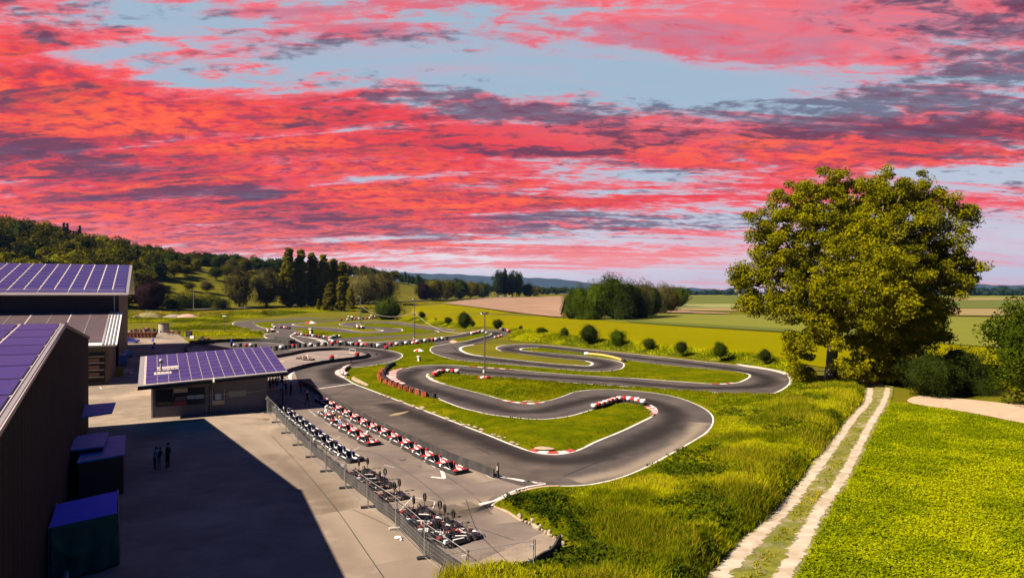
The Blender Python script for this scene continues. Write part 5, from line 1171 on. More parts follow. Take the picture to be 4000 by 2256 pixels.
# ------------------------------------------------------------------ the great tree by the farm track
gt = empty('great_tree', tuple(G(3245, 1492))); tag(gt, 'huge golden-green tree towering beside the farm track', 'tree')
g = np.random.default_rng(11); base = np.array([gt.location.x, gt.location.y, 0])
def S3(px, py, dy=0.0):           # a point of the crown at the tree's distance
    Y = gt.location.y+dy; return np.array([(px-2000)/F_PX*Y, Y, CAM_H-(py-HOR)/F_PX*Y])-base
# big boughs of foliage, mostly read from the photograph: (px, py, radius px, depth offset m)
B = [(3130, 790, 120, 0), (3010, 860, 95, -2), (3240, 735, 95, 2), (3330, 760, 120, -1), (3480, 720, 100, 0), (3590, 730, 90, 2), (3660, 800, 85, 0), (3390, 850, 120, -3), (3540, 860, 120, 0), (3730, 860, 75, 1), (3780, 830, 40, 0),
     (3190, 900, 120, -2), (3060, 960, 110, -3), (2980, 910, 50, 0), (3000, 1000, 60, 0), (3310, 950, 110, 3), (3460, 980, 120, -3), (3620, 960, 120, 0), (3720, 980, 90, 1), (3790, 1030, 55, -1), (2960, 1070, 80, -1), (2900, 1090, 55, -2), (2880, 1100, 35, 0),
     (3060, 1090, 110, -3), (2990, 1170, 90, -2), (2925, 1190, 45, -3), (3180, 1060, 100, -1), (3330, 1090, 110, -2), (3480, 1100, 120, 1), (3620, 1090, 110, 1), (3720, 1110, 80, 0), (3770, 1090, 50, 1), (3110, 1200, 100, -4), (3230, 1190, 100, -4),
     (3360, 1210, 110, -5), (3500, 1190, 110, -5), (3580, 1230, 95, -4), (3660, 1220, 80, 1), (3150, 1300, 85, -4), (3260, 1310, 90, -5), (3390, 1330, 90, -4), (3500, 1320, 90, -4), (3620, 1310, 85, -3), (3680, 1290, 50, -2),
     (3120, 1390, 60, -3), (3320, 1420, 65, -5), (3350, 1460, 50, -5), (3440, 1420, 60, -4), (3500, 1450, 40, -5), (3560, 1400, 75, 0), (3120, 1450, 40, -1), (3420, 780, 90, 3), (3150, 840, 80, 5), (3500, 800, 90, 6), (3300, 880, 90, 6), (3600, 1180, 110, 6), (3450, 1300, 110, 6), (3200, 1250, 90, 6), (3650, 1050, 90, 6), (3100, 1020, 90, 6),
     (3330, 1000, 110, -9), (3480, 1090, 120, -10), (3420, 1230, 100, -11), (3560, 1180, 95, -9), (3250, 1120, 100, -9), (3600, 1290, 70, -9), (3380, 900, 90, -8), (3200, 950, 90, 10), (3400, 850, 110, 10), (3580, 1000, 110, 11), (3500, 1150, 120, 11), (3300, 1080, 100, 12), (3360, 1130, 80, -13), (3470, 1180, 80, -14), (3430, 1040, 80, -13), (3540, 1080, 80, -12)]  # the nearest boughs are added to spread shade over the thicket
cen, rad = [], []
for px, py, r, d in B:
    c = S3(px, py, d); R_ = r/F_PX*gt.location.y; nsub = max(8, int((r/19)**2*.95))
    for k in range(nsub):
        v = g.normal(size=3); v /= np.linalg.norm(v); q = R_*g.uniform(.25, 1.0)**.6
        cen.append(c+v*q*np.array([1, 1, .8])); rad.append(g.uniform(.8, 1.6))
cen, rad = np.array(cen), np.array(rad); cen[:, 2] = np.maximum(cen[:, 2], 1.0)
V, F, tn = leaves(cen, rad, 190, .29, .66, 5, shell=.35)
gc = np_mesh('crown', V, F, [LF['gold']], tint=tn, parent=gt)
mb = MB(); T0 = np.array([0, 0, 0.])
def bough(a, b, r0, r1, n=5, sag=.0, wob=.35):
    pts = [Vector(a).lerp(Vector(b), i/n)+Vector((g.uniform(-wob, wob), g.uniform(-wob, wob), sag*math.sin(math.pi*i/n))) if 0 < i < n else Vector(a).lerp(Vector(b), i/n) for i in range(n+1)]
    mb.tube(pts, [r0+(r1-r0)*i/n for i in range(n+1)], m_barkp, 9)
mb.tube([(0, 0, -.4), (0, 0, .6), (.15, 0, 3), (.5, .2, 7), (1.2, .3, 10)], [1.35, .95, .80, .70, .6], m_barkp, 14)
mb.build('trunk', gt, smooth=True); mb = MB()
fork = S3(3290, 1210, .3)
tr2 = S3(3395, 1180, 1); mb.tube([tuple(S3(3350, 1492, 2)), tuple(S3(3365, 1330, 1.5)), tuple(tr2)], [.7, .55, .45], m_barkp, 12)
for px, py, dd, r1 in ((3130, 850, 1, .14), (3060, 930, 0, .12), (3250, 800, 2, .14), (3320, 830, 0, .14), (2960, 1080, -1, .12), (3110, 1120, -2, .12)): bough(fork, S3(px, py, dd), .42, r1)
for px, py, dd, r1 in ((3450, 800, 0, .14), (3560, 800, 1, .14), (3680, 870, 0, .12), (3740, 1020, 0, .10), (3600, 1050, -2, .12), (3390, 900, -1, .15), (3640, 1200, -1, .12), (3500, 1230, -3, .12)): bough(tr2, S3(px, py, dd), .38, r1)
bg_ = np.random.default_rng(2)
for k in bg_.choice(len(cen), 90, replace=False):
    c = cen[k]; a = np.array(fork)*.45+np.array(tr2)*.2+c*.35 if c[0] < 4 else np.array(tr2)*.6+c*.4; a[2] = min(a[2], c[2]-.5)+0.3
    bough(a, c, .09, .03, 3, wob=.15)
mb.build('limbs', gt, smooth=True)
# dark thicket in its shade and the tree at the right edge
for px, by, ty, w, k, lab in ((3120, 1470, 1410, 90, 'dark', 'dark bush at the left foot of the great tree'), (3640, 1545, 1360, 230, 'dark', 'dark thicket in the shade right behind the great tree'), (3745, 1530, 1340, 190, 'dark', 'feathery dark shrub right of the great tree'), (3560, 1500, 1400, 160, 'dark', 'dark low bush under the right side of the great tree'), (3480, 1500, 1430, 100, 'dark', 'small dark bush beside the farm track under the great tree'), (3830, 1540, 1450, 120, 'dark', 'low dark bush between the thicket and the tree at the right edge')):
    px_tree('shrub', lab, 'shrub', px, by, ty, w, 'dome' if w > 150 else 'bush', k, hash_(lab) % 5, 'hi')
px_tree('field_tree', 'dark green tree cut off by the right edge of the picture', 'tree', 4025, 1580, 1150, 330, 'willow', 'green', 4, 'hi')

# ------------------------------------------------------------------ grasses as stuff
def tufts(name, pos, z, h, w, blades, mat, seed, lean=.35, label=None, cat='grass', patch=5.0):
    g = np.random.default_rng(seed); n = len(pos); N_ = n*blades
    p = np.repeat(np.column_stack([pos, z]), blades, 0); a = g.uniform(0, 2*np.pi, N_); hh = np.repeat(h, blades)*g.uniform(.6, 1.15, N_)
    sp = np.repeat(h, blades)*.28; p[:, 0] += g.normal(size=N_)*sp; p[:, 1] += g.normal(size=N_)*sp
    q = np.column_stack([np.cos(a), np.sin(a)])*w*g.uniform(.7, 1.3, N_)[:, None]; l = np.column_stack([g.normal(size=N_), g.normal(size=N_)])*lean*hh[:, None]
    b0 = p.copy(); b0[:, :2] -= q; b1 = p.copy(); b1[:, :2] += q
    m0 = p.copy(); m0[:, :2] += l*.35-q*.8; m0[:, 2] += hh*.55; m1 = p.copy(); m1[:, :2] += l*.35+q*.8; m1[:, 2] += hh*.55
    t = p.copy(); t[:, :2] += l; t[:, 2] += hh
    V = np.stack([b0, b1, m1, m0, t], 1).reshape(-1, 3); k = np.arange(N_)*5
    F = np.concatenate([np.column_stack([k, k+1, k+2]), np.column_stack([k, k+2, k+3]), np.column_stack([k+3, k+2, k+4])])
    pt = np.clip((fbm(pos[:, 0], pos[:, 1], patch, seed)-.42)*5.5, -.3, 1.1); tn = np.clip(np.repeat(g.random(n)*.45+pt*.65, blades)+g.random(N_)*.25, 0, 1); tn = np.concatenate([tn]*3)
    o = np_mesh(name, V, F, [mat], tint=tn); return tag(o, label, cat, kind='stuff')
m_bl = MLEAF('grass_blades', (0.42, 0.41, 0.003), (0.105, 0.13, 0.002), .40)
m_bs = MLEAF('short_grass_blades', (0.24, 0.235, 0.002), (0.07, 0.085, 0.001), .35)
m_bd = MLEAF('dry_grass_blades', (0.40, 0.32, 0.02), (0.20, 0.18, 0.006), .35)
m_cl = MLEAF('clover_leaves', (0.42, 0.44, 0.003), (0.19, 0.24, 0.001), .35)
def scatter(poly, n, seed, ybias=None):
    P_ = np.array(poly); g = np.random.default_rng(seed); out = np.zeros((0, 2)); x0, y0 = P_.min(0); x1, y1 = P_.max(0)
    while len(out) < n:
        c = np.column_stack([g.uniform(x0, x1, n*2), g.uniform(y0, y1, n*2)])
        if ybias: c = c[g.random(len(c)) < np.clip((ybias/c[:, 1])**2, 0, 1)]
        c = c[np.abs(c[:, 0]/c[:, 1]) < 0.85]; out = np.concatenate([out, c[inside(c[:, 0], c[:, 1], P_)]])
    return out[:n]
bp = scatter([p for p in bank_poly], 46000, 1, 42.0); bp = bp[(bp[:, 1] > 26)]
d1 = pdist(bp[:, 0], bp[:, 1], bi_d); k_ = (d1 > .18) & ~inside(bp[:, 0], bp[:, 1], np.array(LAMPI)); bp = bp[k_]; d1 = d1[k_]
nz = np.sin(bp[:, 0]*.55+bp[:, 1]*.21)*np.sin(bp[:, 1]*.33-bp[:, 0]*.18)
hh = np.clip(.05+.06*d1, .06, .42)*(1+.55*nz)*RNG.uniform(.6, 1.3, len(bp))
sel = RNG.random(len(bp)) < np.clip(.02+.30*nz+.015*d1, .02, .32)
tufts('long_grass', bp[~sel], bank_z(bp[~sel, 0], bp[~sel, 1])-.02, hh[~sel], .020, 6, m_bl, 2, label='long yellow-green grass on the bank beside the circuit')
tufts('dry_grass', bp[sel], bank_z(bp[sel, 0], bp[sel, 1])-.02, hh[sel]*1.25, .016, 6, m_bd, 3, label='dry seeding grass among the long grass of the bank')
cp = scatter(cl, 60000, 4, 40.0); cp = cp[cp[:, 1] > 26]
def clumps(name, pos, z, size, mat, seed, label, per=5, spread=.12):
    g = np.random.default_rng(seed); N_ = len(pos)*per; c = np.repeat(np.column_stack([pos, z]), per, 0)
    c[:, :2] += g.normal(size=(N_, 2))*spread; c[:, 2] += g.uniform(.02, .16, N_)*np.repeat(.5+g.random(len(pos)), per)
    nrm = g.normal(size=(N_, 3))*.5; nrm[:, 2] += 1; nrm /= np.linalg.norm(nrm, axis=1)[:, None]
    t = np.cross(nrm, g.normal(size=(N_, 3))); t /= np.linalg.norm(t, axis=1)[:, None]; b = np.cross(nrm, t); s = size*g.uniform(.6, 1.4, N_)[:, None]
    V = np.stack([c-t*s, c-b*s, c+t*s, c+b*s], 1).reshape(-1, 3)
    pt = np.clip((fbm(pos[:, 0], pos[:, 1], 3.0, 9)-.42)*5.5, -.3, 1.1); tn = np.clip(np.repeat(g.random(len(pos))*.5+pt*.55, per)+g.random(N_)*.3, 0, 1)
    return tag(np_mesh(name, V, np.arange(N_*4).reshape(-1, 4), [mat], tint=tn), label, 'clover', kind='stuff')
clumps('clover', cp, cz(cp[:, 0], cp[:, 1]), .055, m_cl, 5, 'bright green clover covering the field right of the farm track')
wd = scatter([p for p in bank_poly], 5200, 41, 42.0); wd = wd[(wd[:, 1] > 27)]; k_ = (fbm(wd[:, 0], wd[:, 1], 7, 21) > .52) & ~inside(wd[:, 0], wd[:, 1], np.array(LAMPI)) & (pdist(wd[:, 0], wd[:, 1], bi_d) > .6); wd = wd[k_]
clumps('weeds', wd, bank_z(wd[:, 0], wd[:, 1])+.12, .085, LF['green'], 22, 'dark green leafy weeds among the long grass of the bank', per=9, spread=.20)
mp_ = scatter(mid_poly, 2600, 6, 45.0); ctr = np.abs(pdist(mp_[:, 0], mp_[:, 1], mid)); mp_ = mp_[(ctr < .42) & (np.sin(mp_[:, 1]*1.7)+np.sin(mp_[:, 1]*.6+1) > -.9)]
tufts('verge_grass', mp_, np.full(len(mp_), .02), RNG.uniform(.05, .16, len(mp_)), .018, 7, m_bd, 7, label='tufts of dry grass between the two wheel ruts')
# rough verge between circuit and yellow field, and along the road
VERGE = [(1560,1248),(1647,1250),(1752,1264),(1850,1277),(1945,1281),(2033,1288),(2117,1304),(2205,1316),(2302,1333),(2410,1343),(2536,1355),(2661,1372),(2813,1388),(2988,1404),(3120,1425),(3130,1465),(3060,1450),(3000,1437),(2878,1418),(2713,1400),(2506,1378),(2400,1367),(2276,1355),(2160,1343),(2063,1336),(1990,1326),(2000,1300),(1980,1288),(1900,1280),(1800,1282),(1700,1270),(1630,1260),(1572,1253)]
vg = pxline(VERGE, 3, True)
def verge_z(x, y): d = pdist(x, y, vg, True); return np.maximum(terr(x, y), -.05)+.06+.9*sstep(d/6)
sheet('verge_bank', vg, lambda x, y: -.03+1.1*sstep(pdist(x, y, vg, True)/5)+.12*np.sin(x*.9)*np.sin(y*.5), [m_tall], step=lambda y: 2.0)
vp = scatter(vg, 16000, 8); vd = pdist(vp[:, 0], vp[:, 1], vg, True)
tufts('verge_grass', vp, -.03+1.1*sstep(vd/5), np.clip(.25+.12*vd, .2, .9)*RNG.uniform(.5, 1.2, len(vp)), .07, 4, m_bl, 9, label='rough long grass on the bank along the yellow field')
# uneven rough grass between the yard lane and the road
LEFTG = [(560,1288),(500,1260),(560,1236),(700,1240),(900,1236),(1100,1222),(1300,1215),(1420,1222),(1300,1228),(1050,1242),(900,1254),(912,1276),(1000,1292),(1030,1308),(1020,1320),(880,1328),(810,1332),(730,1318),(690,1298)]
lg = pxline(LEFTG, 3, True); lp = scatter(lg, 26000, 12); f_ = fbm(lp[:, 0], lp[:, 1], 22, 3); lp = lp[f_ > .46]; f_ = f_[f_ > .46]
tufts('rough_grass', lp, np.maximum(terr(lp[:, 0], lp[:, 1]), -.05), np.clip((f_-.44)*5, .15, 1.1)*RNG.uniform(.5, 1.2, len(lp)), .12, 4, m_bl, 13, label='uneven rough grass left of the circuit around the thin lamp', patch=18)
ip = []
for w_ in islands[:3]:
    q = scatter(w_, 9000, len(ip)+20); dd = pdist(q[:, 0], q[:, 1], w_, True); q = q[dd > .35]; ip.append(q)
ip = np.concatenate(ip); ip = ip[ip[:, 1] < 190]; ip = ip[fbm(ip[:, 0], ip[:, 1], 4, 5) > .36]
tufts('short_grass', ip, np.full(len(ip), .10), RNG.uniform(.05, .16, len(ip)), .035, 4, m_bs, 14, label='short tufted grass of the islands inside the circuit', patch=6)
q = scatter(LAMPI, 9000, 31); dd = pdist(q[:, 0], q[:, 1], bi_d); q = q[dd > .4]
tufts('short_grass', q, bank_z(q[:, 0], q[:, 1]), RNG.uniform(.05, .16, len(q)), .035, 4, m_bs, 15, label='short tufted grass of the island around the tall lamp', patch=6)
# hedge strip of dry grass between road and circuit
st = [T3(px, py) for px, py in ((500,1225),(640,1226),(800,1226),(960,1220),(1100,1212),(1250,1205),(1400,1198),(1560,1192),(1700,1183))]
P_ = np.array([(p.x, p.y) for p in st]); tt = RNG.uniform(0, len(st)-1.001, 9000); k = tt.astype(int); f = (tt-k)[:, None]; q = P_[k]*(1-f)+P_[k+1]*f; q[:, 1] += RNG.normal(0, 4.5, len(q)); q[:, 0] += RNG.normal(0, 3, len(q))
tufts('roadside_grass', q, terr(q[:, 0], q[:, 1]), RNG.uniform(.6, 1.6, len(q)), .16, 4, m_bd, 10, label='tall dry grass in the strip along the country road')
m_bd2 = m_bd
# ------------------------------------------------------------------ far blue hills and haze
def ridge(name, a0, a1, Y, prof, mat):
    n = 90; V = []; rr = random.Random(len(prof))
    for i in range(n+1):
        px = a0+(a1-a0)*i/n; hpx = float(np.interp(px, [p[0] for p in prof], [p[1] for p in prof]))+1.2*math.sin(px*.031)+1.0*math.sin(px*.083)
        top = CAM_H+(HOR-hpx)/F_PX*Y; x = (px-2000)/F_PX*Y
        V += [(x, Y-900, -30), (x, Y-300, max(top*.62, -20)), (x, Y, top), (x*1.1, Y+2200, -30)]
    F = [(i*4+j, (i+1)*4+j, (i+1)*4+j+1, i*4+j+1) for i in range(n) for j in range(3)]
    o = np_mesh(name, np.array(V), np.array(F), [mat], smooth=True); return tag(o, kind='structure')
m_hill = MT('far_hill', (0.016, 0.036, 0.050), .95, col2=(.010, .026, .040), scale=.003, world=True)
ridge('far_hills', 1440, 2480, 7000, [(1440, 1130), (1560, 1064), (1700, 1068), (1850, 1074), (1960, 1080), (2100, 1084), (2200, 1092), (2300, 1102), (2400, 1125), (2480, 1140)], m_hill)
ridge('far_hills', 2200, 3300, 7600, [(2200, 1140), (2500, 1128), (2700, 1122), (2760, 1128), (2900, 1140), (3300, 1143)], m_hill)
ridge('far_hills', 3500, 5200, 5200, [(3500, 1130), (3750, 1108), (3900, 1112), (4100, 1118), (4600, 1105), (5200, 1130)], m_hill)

# ------------------------------------------------------------------ karts
m_kfloor = MT('kart_floor', (0.03, 0.03, 0.032), 0.5); m_seat = MT('seat_black', (0.014, 0.014, 0.016), 0.35, spec=.5); m_rim = MT('wheel_rim', (0.25, 0.24, 0.23), .4, metal=.7)
m_pink = MT('cream_plastic', (0.62, 0.42, 0.32), .4, var=.2, scale=5); m_green = MT('green_plastic', (.02, .35, .05), .4); m_dred = MT('dark_red_tank', (.14, .015, .02), .4)
def make_kart(name, body, second, nose2, racing=False, nose=None):
    """kart, nose towards +X, 2.1 m long"""
    r = empty(name, (0, 0, 0)); L, Wd = 1.06, .70
    def rr_(x, y, q=.22, n=5):
        pts = []
        for cx, cy, a0 in ((x-q, y-q, 0), (-x+q, y-q, 90), (-x+q, -y+q, 180), (x-q, -y+q, 270)):
            for i in range(n): a = R(a0+90*i/(n-1)); pts.append((cx+q*math.cos(a), cy+q*math.sin(a)))
        return pts
    if not racing:
        mb = MB(); o, i_ = rr_(L, Wd), rr_(L-.13, Wd-.11, .16); n = len(o); V = []; 
        for z, ring in ((.06, o), (.30, [(x*.985, y*.98) for x, y in o]), (.32, [(x*.96, y*.95) for x, y in o]), (.30, i_), (.08, i_)): V.append([(x, y, z) for x, y in ring])
        mb.loft(V+[V[0]], m_rub2, cap=False); mb.build('bumper', r, smooth=True)
    mb = MB(); mb.prism(rr_(L-.14, Wd-.18, .1), .05, .08, m_kfloor); mb.tube([(-.9, .3, .11), (.75, .26, .11)], .016, m_gal, 6); mb.tube([(-.9, -.3, .11), (.75, -.26, .11)], .016, m_gal, 6); mb.build('chassis', r)
    mb = MB()                                                                  # front fairing, wedge with rounded nose
    rg = []
    for x, hw, z0, z1 in ((.98, .30, .12, .20), (.92, .50, .10, .27), (.78, .58, .10, .33), (.60, .60, .12, .35), (.52, .58, .14, .30)):
        rg.append([(x, -hw, z0), (x, hw, z0), (x, hw, z1-.05), (x, hw*.6, z1), (x, -hw*.6, z1), (x, -hw, z1-.05)])
    mb.loft(rg, nose or body)
    mb.loft([[(x+.004, -hw*.30, z-.01), (x+.004, hw*.18, z-.01), (x+.004, hw*.18, z+.012), (x+.004, -hw*.30, z+.012)] for x, hw, z in ((.95, .40, .25), (.78, .58, .335), (.60, .6, .352))], second)
    mb.build('front_fairing', r)
    mb = MB(); mb.loft([[(x, -w, z), (x, w, z), (x, w*.8, z+.04), (x, -w*.8, z+.04)] for x, w, z in ((.56, .16, .30), (.42, .13, .45), (.34, .10, .58))], nose2); mb.build('steering_fairing', r)
    for s in (-1, 1):
        mb = MB(); rg = []
        for x, w, z1 in ((.46, .02, .22), (.34, .16, .30), (-.20, .18, .33), (-.44, .14, .34), (-.50, .03, .25)):
            y0, y1 = s*(Wd-.08-w), s*(Wd-.03)
            rg.append([(x, y0, .10), (x, y1, .10), (x, y1, z1-.05), (x, (y0+y1)/2, z1), (x, y0, z1-.04)])
        mb.loft(rg, body); mb.loft([[(x, s*(Wd-.13)-.05, z), (x, s*(Wd-.13)+.05, z), (x, s*(Wd-.13)+.05, z+.02), (x, s*(Wd-.13)-.05, z+.02)] for x, z in ((.30, .29), (-.15, .325), (-.4, .335))], second)
        mb.build('side_pod', r)
        mb = MB(); mb.loft([[(-.78, s*.52, z), (-.78, s*.66, z), (-1.0, s*.66, z), (-1.0, s*.52, z)] for z in (.3, .46)], body if s > 0 else second); mb.build('rear_fairing', r)
    mb = MB(); rg = []                                                          # bucket seat
    for x, z, w in ((.16, .16, .17), (.0, .10, .19), (-.20, .10, .20), (-.34, .22, .21), (-.42, .42, .20), (-.46, .62, .15)):
        rg.append([(x, -w, z+.14), (x, -w*.9, z), (x, w*.9, z), (x, w, z+.14), (x-.03, w+.02, z+.14), (x-.03, w, z-.03), (x-.03, -w, z-.03), (x-.03, -w-.02, z+.14)])
    mb.loft(rg, m_seat); mb.build('seat', r, smooth=True)
    mb = MB(); T_ = Matrix.Translation((.27, 0, .52))@Matrix.Rotation(R(-62), 4, 'Y')
    mb.tube([(.15*math.cos(a), .15*math.sin(a), 0) for a in [2*math.pi*k/16 for k in range(16)]], .017, m_black, 6, T_, closed=True); mb.tube([(0, -.14, 0), (0, .14, 0)], .014, m_black, 5, T_); mb.tube([(.29, 0, .51), (.62, 0, .16)], .014, m_gal, 6); mb.build('steering_wheel', r)
    mb = MB(); mb.box((-.62, -.36, .27), (.30, .24, .26), m_dark, bev=.03); mb.cyl((-.62, -.36, .40), (-.62, -.36, .50), .08, m_black, 12); mb.tube([(-.5, -.50, .24), (-.85, -.52, .26)], .045, m_gal, 8); mb.build('engine', r)
    mb = MB(); mb.box((-.62, .30, .25), (.30, .26, .2), m_dred, bev=.04); mb.build('fuel_tank', r)
    for x, y, rad, wd in ((.62, .50, .125, .11), (.62, -.50, .125, .11), (-.70, .52, .14, .18), (-.70, -.52, .14, .18)):
        if racing: y *= 1.15
        mb = MB(); mb.loft([[(x+q*math.cos(a), y+z, rad+q*math.sin(a)) for q, z in ((rad*.5, -wd/2), (rad*.93, -wd/2), (rad, -wd*.36), (rad, wd*.36), (rad*.93, wd/2), (rad*.5, wd/2))] for a in [2*math.pi*k/16 for k in range(17)]], m_rub2, cap=False)
        w_ = mb.build('wheel', r, smooth=True); mb = MB(); mb.cyl((x, y-wd*.42, rad), (x, y+wd*.42, rad), rad*.52, m_rim, 12); mb.build('rim', w_)
    if racing:                                                                 # tall hoops: seat hoop and numbered bumper bars of the service stand
        mb = MB(); mb.tube([(-1.0, -.5, .12), (-1.02, -.5, .34), (-1.02, .5, .34), (-1.0, .5, .12)], .018, m_gal, 6); mb.tube([(1.0, -.3, .1), (1.05, -.3, .24), (1.05, .3, .24), (1.0, .3, .1)], .018, m_gal, 6); mb.build('bumper_bar', r)
    return r
kart_red = make_kart('rental_kart', m_redp, m_wht, m_pinkr := MT('pink_white_plastic', (.66, .36, .33), .4, var=.2))
kart_blue = make_kart('rental_kart', m_blud := MT('dark_blue_plastic', (.008, .03, .26), .35, col2=(.01, .012, .02), scale=3, thr=(.45, .55)), m_wht, m_seat, False, m_seat)
kart_cream = make_kart('racing_kart', MT('cream_black_plastic', (.50, .33, .24), .4, col2=(.02, .02, .02), scale=4, thr=(.48, .54)), m_seat, m_seat, True, m_seat)
kart_black = make_kart('racing_kart', m_seat, m_wht, m_redp, True)
KM = {k: kidmap(k) for k in (kart_red, kart_blue, kart_cream, kart_black)}
used = set()
def put_kart(k, px, py, ang, label, group, z=0.0, tilt=None, h=.25, pos=None):
    o = k if k not in used else copy_tree(k, None, KM[k]); used.add(k)
    p = G(px, py, h) if pos is None else pos
    o.location = (p.x, p.y, z); o.rotation_euler = (0, 0, ang) if tilt is None else (tilt[0], tilt[1], ang)
    return tag(o, label, 'kart', group)
rowdir = math.atan2(-.868, .497)
BACK = [(1260,1563),(1286,1577),(1311,1594),(1344,1612),(1375,1627),(1408,1646),(1447,1665),(1487,1684),(1527,1704),(1570,1727),(1615,1752),(1659,1777),(1714,1804),(1774,1832)]
for i, p in enumerate(BACK): put_kart(kart_red, p[0], p[1], rowdir+random.uniform(-.08, .08)+.10, f'red kart in the long row beside the pit wall, {ords[i]} from the far end', 'red karts in the long row beside the pit wall', h=.15)
FRONT = [(1277,1620),(1306,1640),(1333,1662),(1367,1681),(1404,1703),(1441,1726)]
fk = [put_kart(kart_red, p[0], p[1], rowdir+random.uniform(-.08, .08)+.12, f'red and white kart in the short front row, {ords[i]} from the far end', 'red karts in the short front row', h=.15) for i, p in enumerate(FRONT)]
BL = [(1104,1599),(1122,1612),(1143,1628),(1166,1645),(1190,1663),(1216,1682),(1243,1703),(1272,1726),(1303,1748),(1336,1768),(1371,1789)]
for i, p in enumerate(BL): put_kart(kart_blue, p[0], p[1], rowdir+random.uniform(-.1, .1)+.15, f'blue kart in the row along the mesh fence, {ords[i]} from the far end', 'blue karts in the row along the mesh fence', h=.15)
CR = [(1407,1846,'c',.9,'cream and orange racing kart nearest the end of the blue row'),(1478,1893,'c',.75,'cream and orange racing kart, second after the blue row'),(1526,1936,'c',.6,'cream and orange racing kart, third after the blue row'),(1620,1999,'c',.8,'cream and orange racing kart standing alone before the black pair'),(1695,2062,'k',.5,'black racing kart, farther one of the crowded black group'),(1728,2052,'c',.7,'racing kart wedged between the two black ones'),(1768,2100,'k',.9,'black racing kart nearest the mesh fence end'),
 (1447,1866,'k',.5,'black racing kart between the first two cream ones'),(1660,2028,'k',.2,'black racing kart behind the crowded group, next to the lone cream one'),(1742,2072,'k',-.1,'black racing kart in the middle of the crowded black group'),(1800,2085,'k',.4,'black racing kart at the track side of the crowded black group')]
for px, py, t, a, lab in CR:
    put_kart(kart_cream if t == 'c' else kart_black, px, py, rowdir+a+.9, lab, None, z=.0, h=.2)
    b = G(px, py, .2)
    # second kart frame stood on the first
# wheels on upright hoops between the racing karts (steering hoops seen above them)
WU = [(1402,1812),(1436,1806),(1504,1850),(1484,1862),(1560,1894),(1540,1908),(1616,1965),(1659,1953),(1718,1985),(1737,2000),(1770,2022)]
for i, (px, py) in enumerate(WU):
    p = G(px, py+26, .0); t = empty('wheel_stand', (p.x, p.y, 0), .4+.2*(i % 3)); tag(t, f'upright black wheel among the racing karts, {ords[i]} from the blue row', 'wheel stand', 'upright wheels among the racing karts')
    mb = MB(); mb.loft([[(.0+z, .17*q*math.sin(a), .62+.26*q*math.cos(a)) for q, z in ((.62, -.04), (.95, -.05), (1.0, 0), (.95, .05), (.62, .04))] for a in [2*math.pi*k/18 for k in range(19)]], m_rub2, cap=False); mb.build('tyre', t, smooth=True)
    mb = MB(); mb.cyl((0, 0, 0), (0, 0, .5), .02, m_black, 6); mb.box((0, 0, .02), (.4, .3, .04), m_black); mb.build('stand', t)
# karts elsewhere
kart_or = make_kart('rental_kart', m_orap, m_pink, m_wht); KM[kart_or] = kidmap(kart_or)
ko = put_kart(kart_or, 1206, 1401, R(-20), 'orange kart with a seated driver in the paddock behind the kiosk', None)
put_kart(kart_or, 1180, 1396, R(170), 'empty orange kart left of the driven one in the paddock', None)

# ------------------------------------------------------------------ tyre stacks
def make_stack(mat, name='tyre_stack', n=2):
    mb = MB()
    for k in range(n):
        m = mat if k == n-1 else m_rub2
        mb.loft([[(r*math.cos(a), r*math.sin(a), .17+.3*k+z*1.5) for r, z in TY] for a in [2*math.pi*q/12 for q in range(13)]], m, cap=False)
    mb.cyl((0, 0, .02), (0, 0, .3*n-.12), .2, m_black, 10)
    o = mb.build(name, smooth=True); return o
st_w, st_r, st_k = make_stack(m_wht), make_stack(m_redp), make_stack(m_rub2)
st_used = set()
def put_stack(src, p, label, group, z=0.0, s=1.0):
    o = src if src not in st_used else src.copy()
    if src in st_used: COL.objects.link(o)
    st_used.add(src); o.location = (p[0], p[1], z); o.rotation_euler = (0, 0, random.uniform(0, 6)); o.scale = (s, s, s); return tag(o, label, 'tyre stack', group)
nst = 0
def tyre_row(pts, where, pattern='wr', gap=.62, s=1.0):
    global nst
    L = resample(pxline(pts, 6), gap*s)
    nm = {'w': ('white painted', st_w), 'r': ('red painted', st_r), 'k': ('plain black', st_k)}
    for i, p in enumerate(L):
        c = pattern[i % len(pattern)]
        put_stack(nm[c][1], (p[0]+random.uniform(-.04, .04), p[1]+random.uniform(-.04, .04)), f'{nm[c][0]} tyre stack {where}', f'{nm[c][0]} tyre stacks {where}', s=s*random.uniform(.95, 1.05)); nst += 1
tyre_row([(1364,1437),(1352,1443),(1343,1450),(1339,1459),(1344,1466),(1357,1470)], 'at the first bend by the round sign', 'wrwwrw', .62)
tyre_row([(1786,1459),(1768,1458),(1745,1457),(1724,1459),(1706,1464),(1697,1474)], 'at the tip of the island with the tall lamp', 'wr', .75, 1.15)
tyre_row([(2321,1598),(2345,1593),(2380,1580),(2410,1570),(2440,1568),(2475,1572),(2500,1577),(2518,1584)], 'at the tip of the near hairpin island', 'wr', .62, 1.05)
tyre_row([(1052,1369),(1090,1366),(1150,1358),(1220,1353),(1300,1350),(1360,1350),(1430,1354),(1480,1359),(1512,1365)], 'in the long front row across the middle', 'kkwkkr', 1.15, 1.5)
tyre_row([(1285,1334),(1300,1341),(1340,1347),(1400,1353),(1450,1355),(1500,1354),(1560,1350),(1640,1340),(1700,1333),(1740,1328),(1762,1327)], 'in the rear row across the middle', 'krwkw', 1.25, 1.5)
tyre_row([(1156,1308),(1180,1313),(1210,1316),(1245,1319),(1275,1323),(1288,1328)], 'along the kerb right of the small bridge barrier', 'wkrk', 1.3, 1.4)
tyre_row([(1326,1318),(1305,1321),(1290,1326),(1285,1333)], 'at the left tip of the narrow strip', 'wk', 1.2, 1.4)
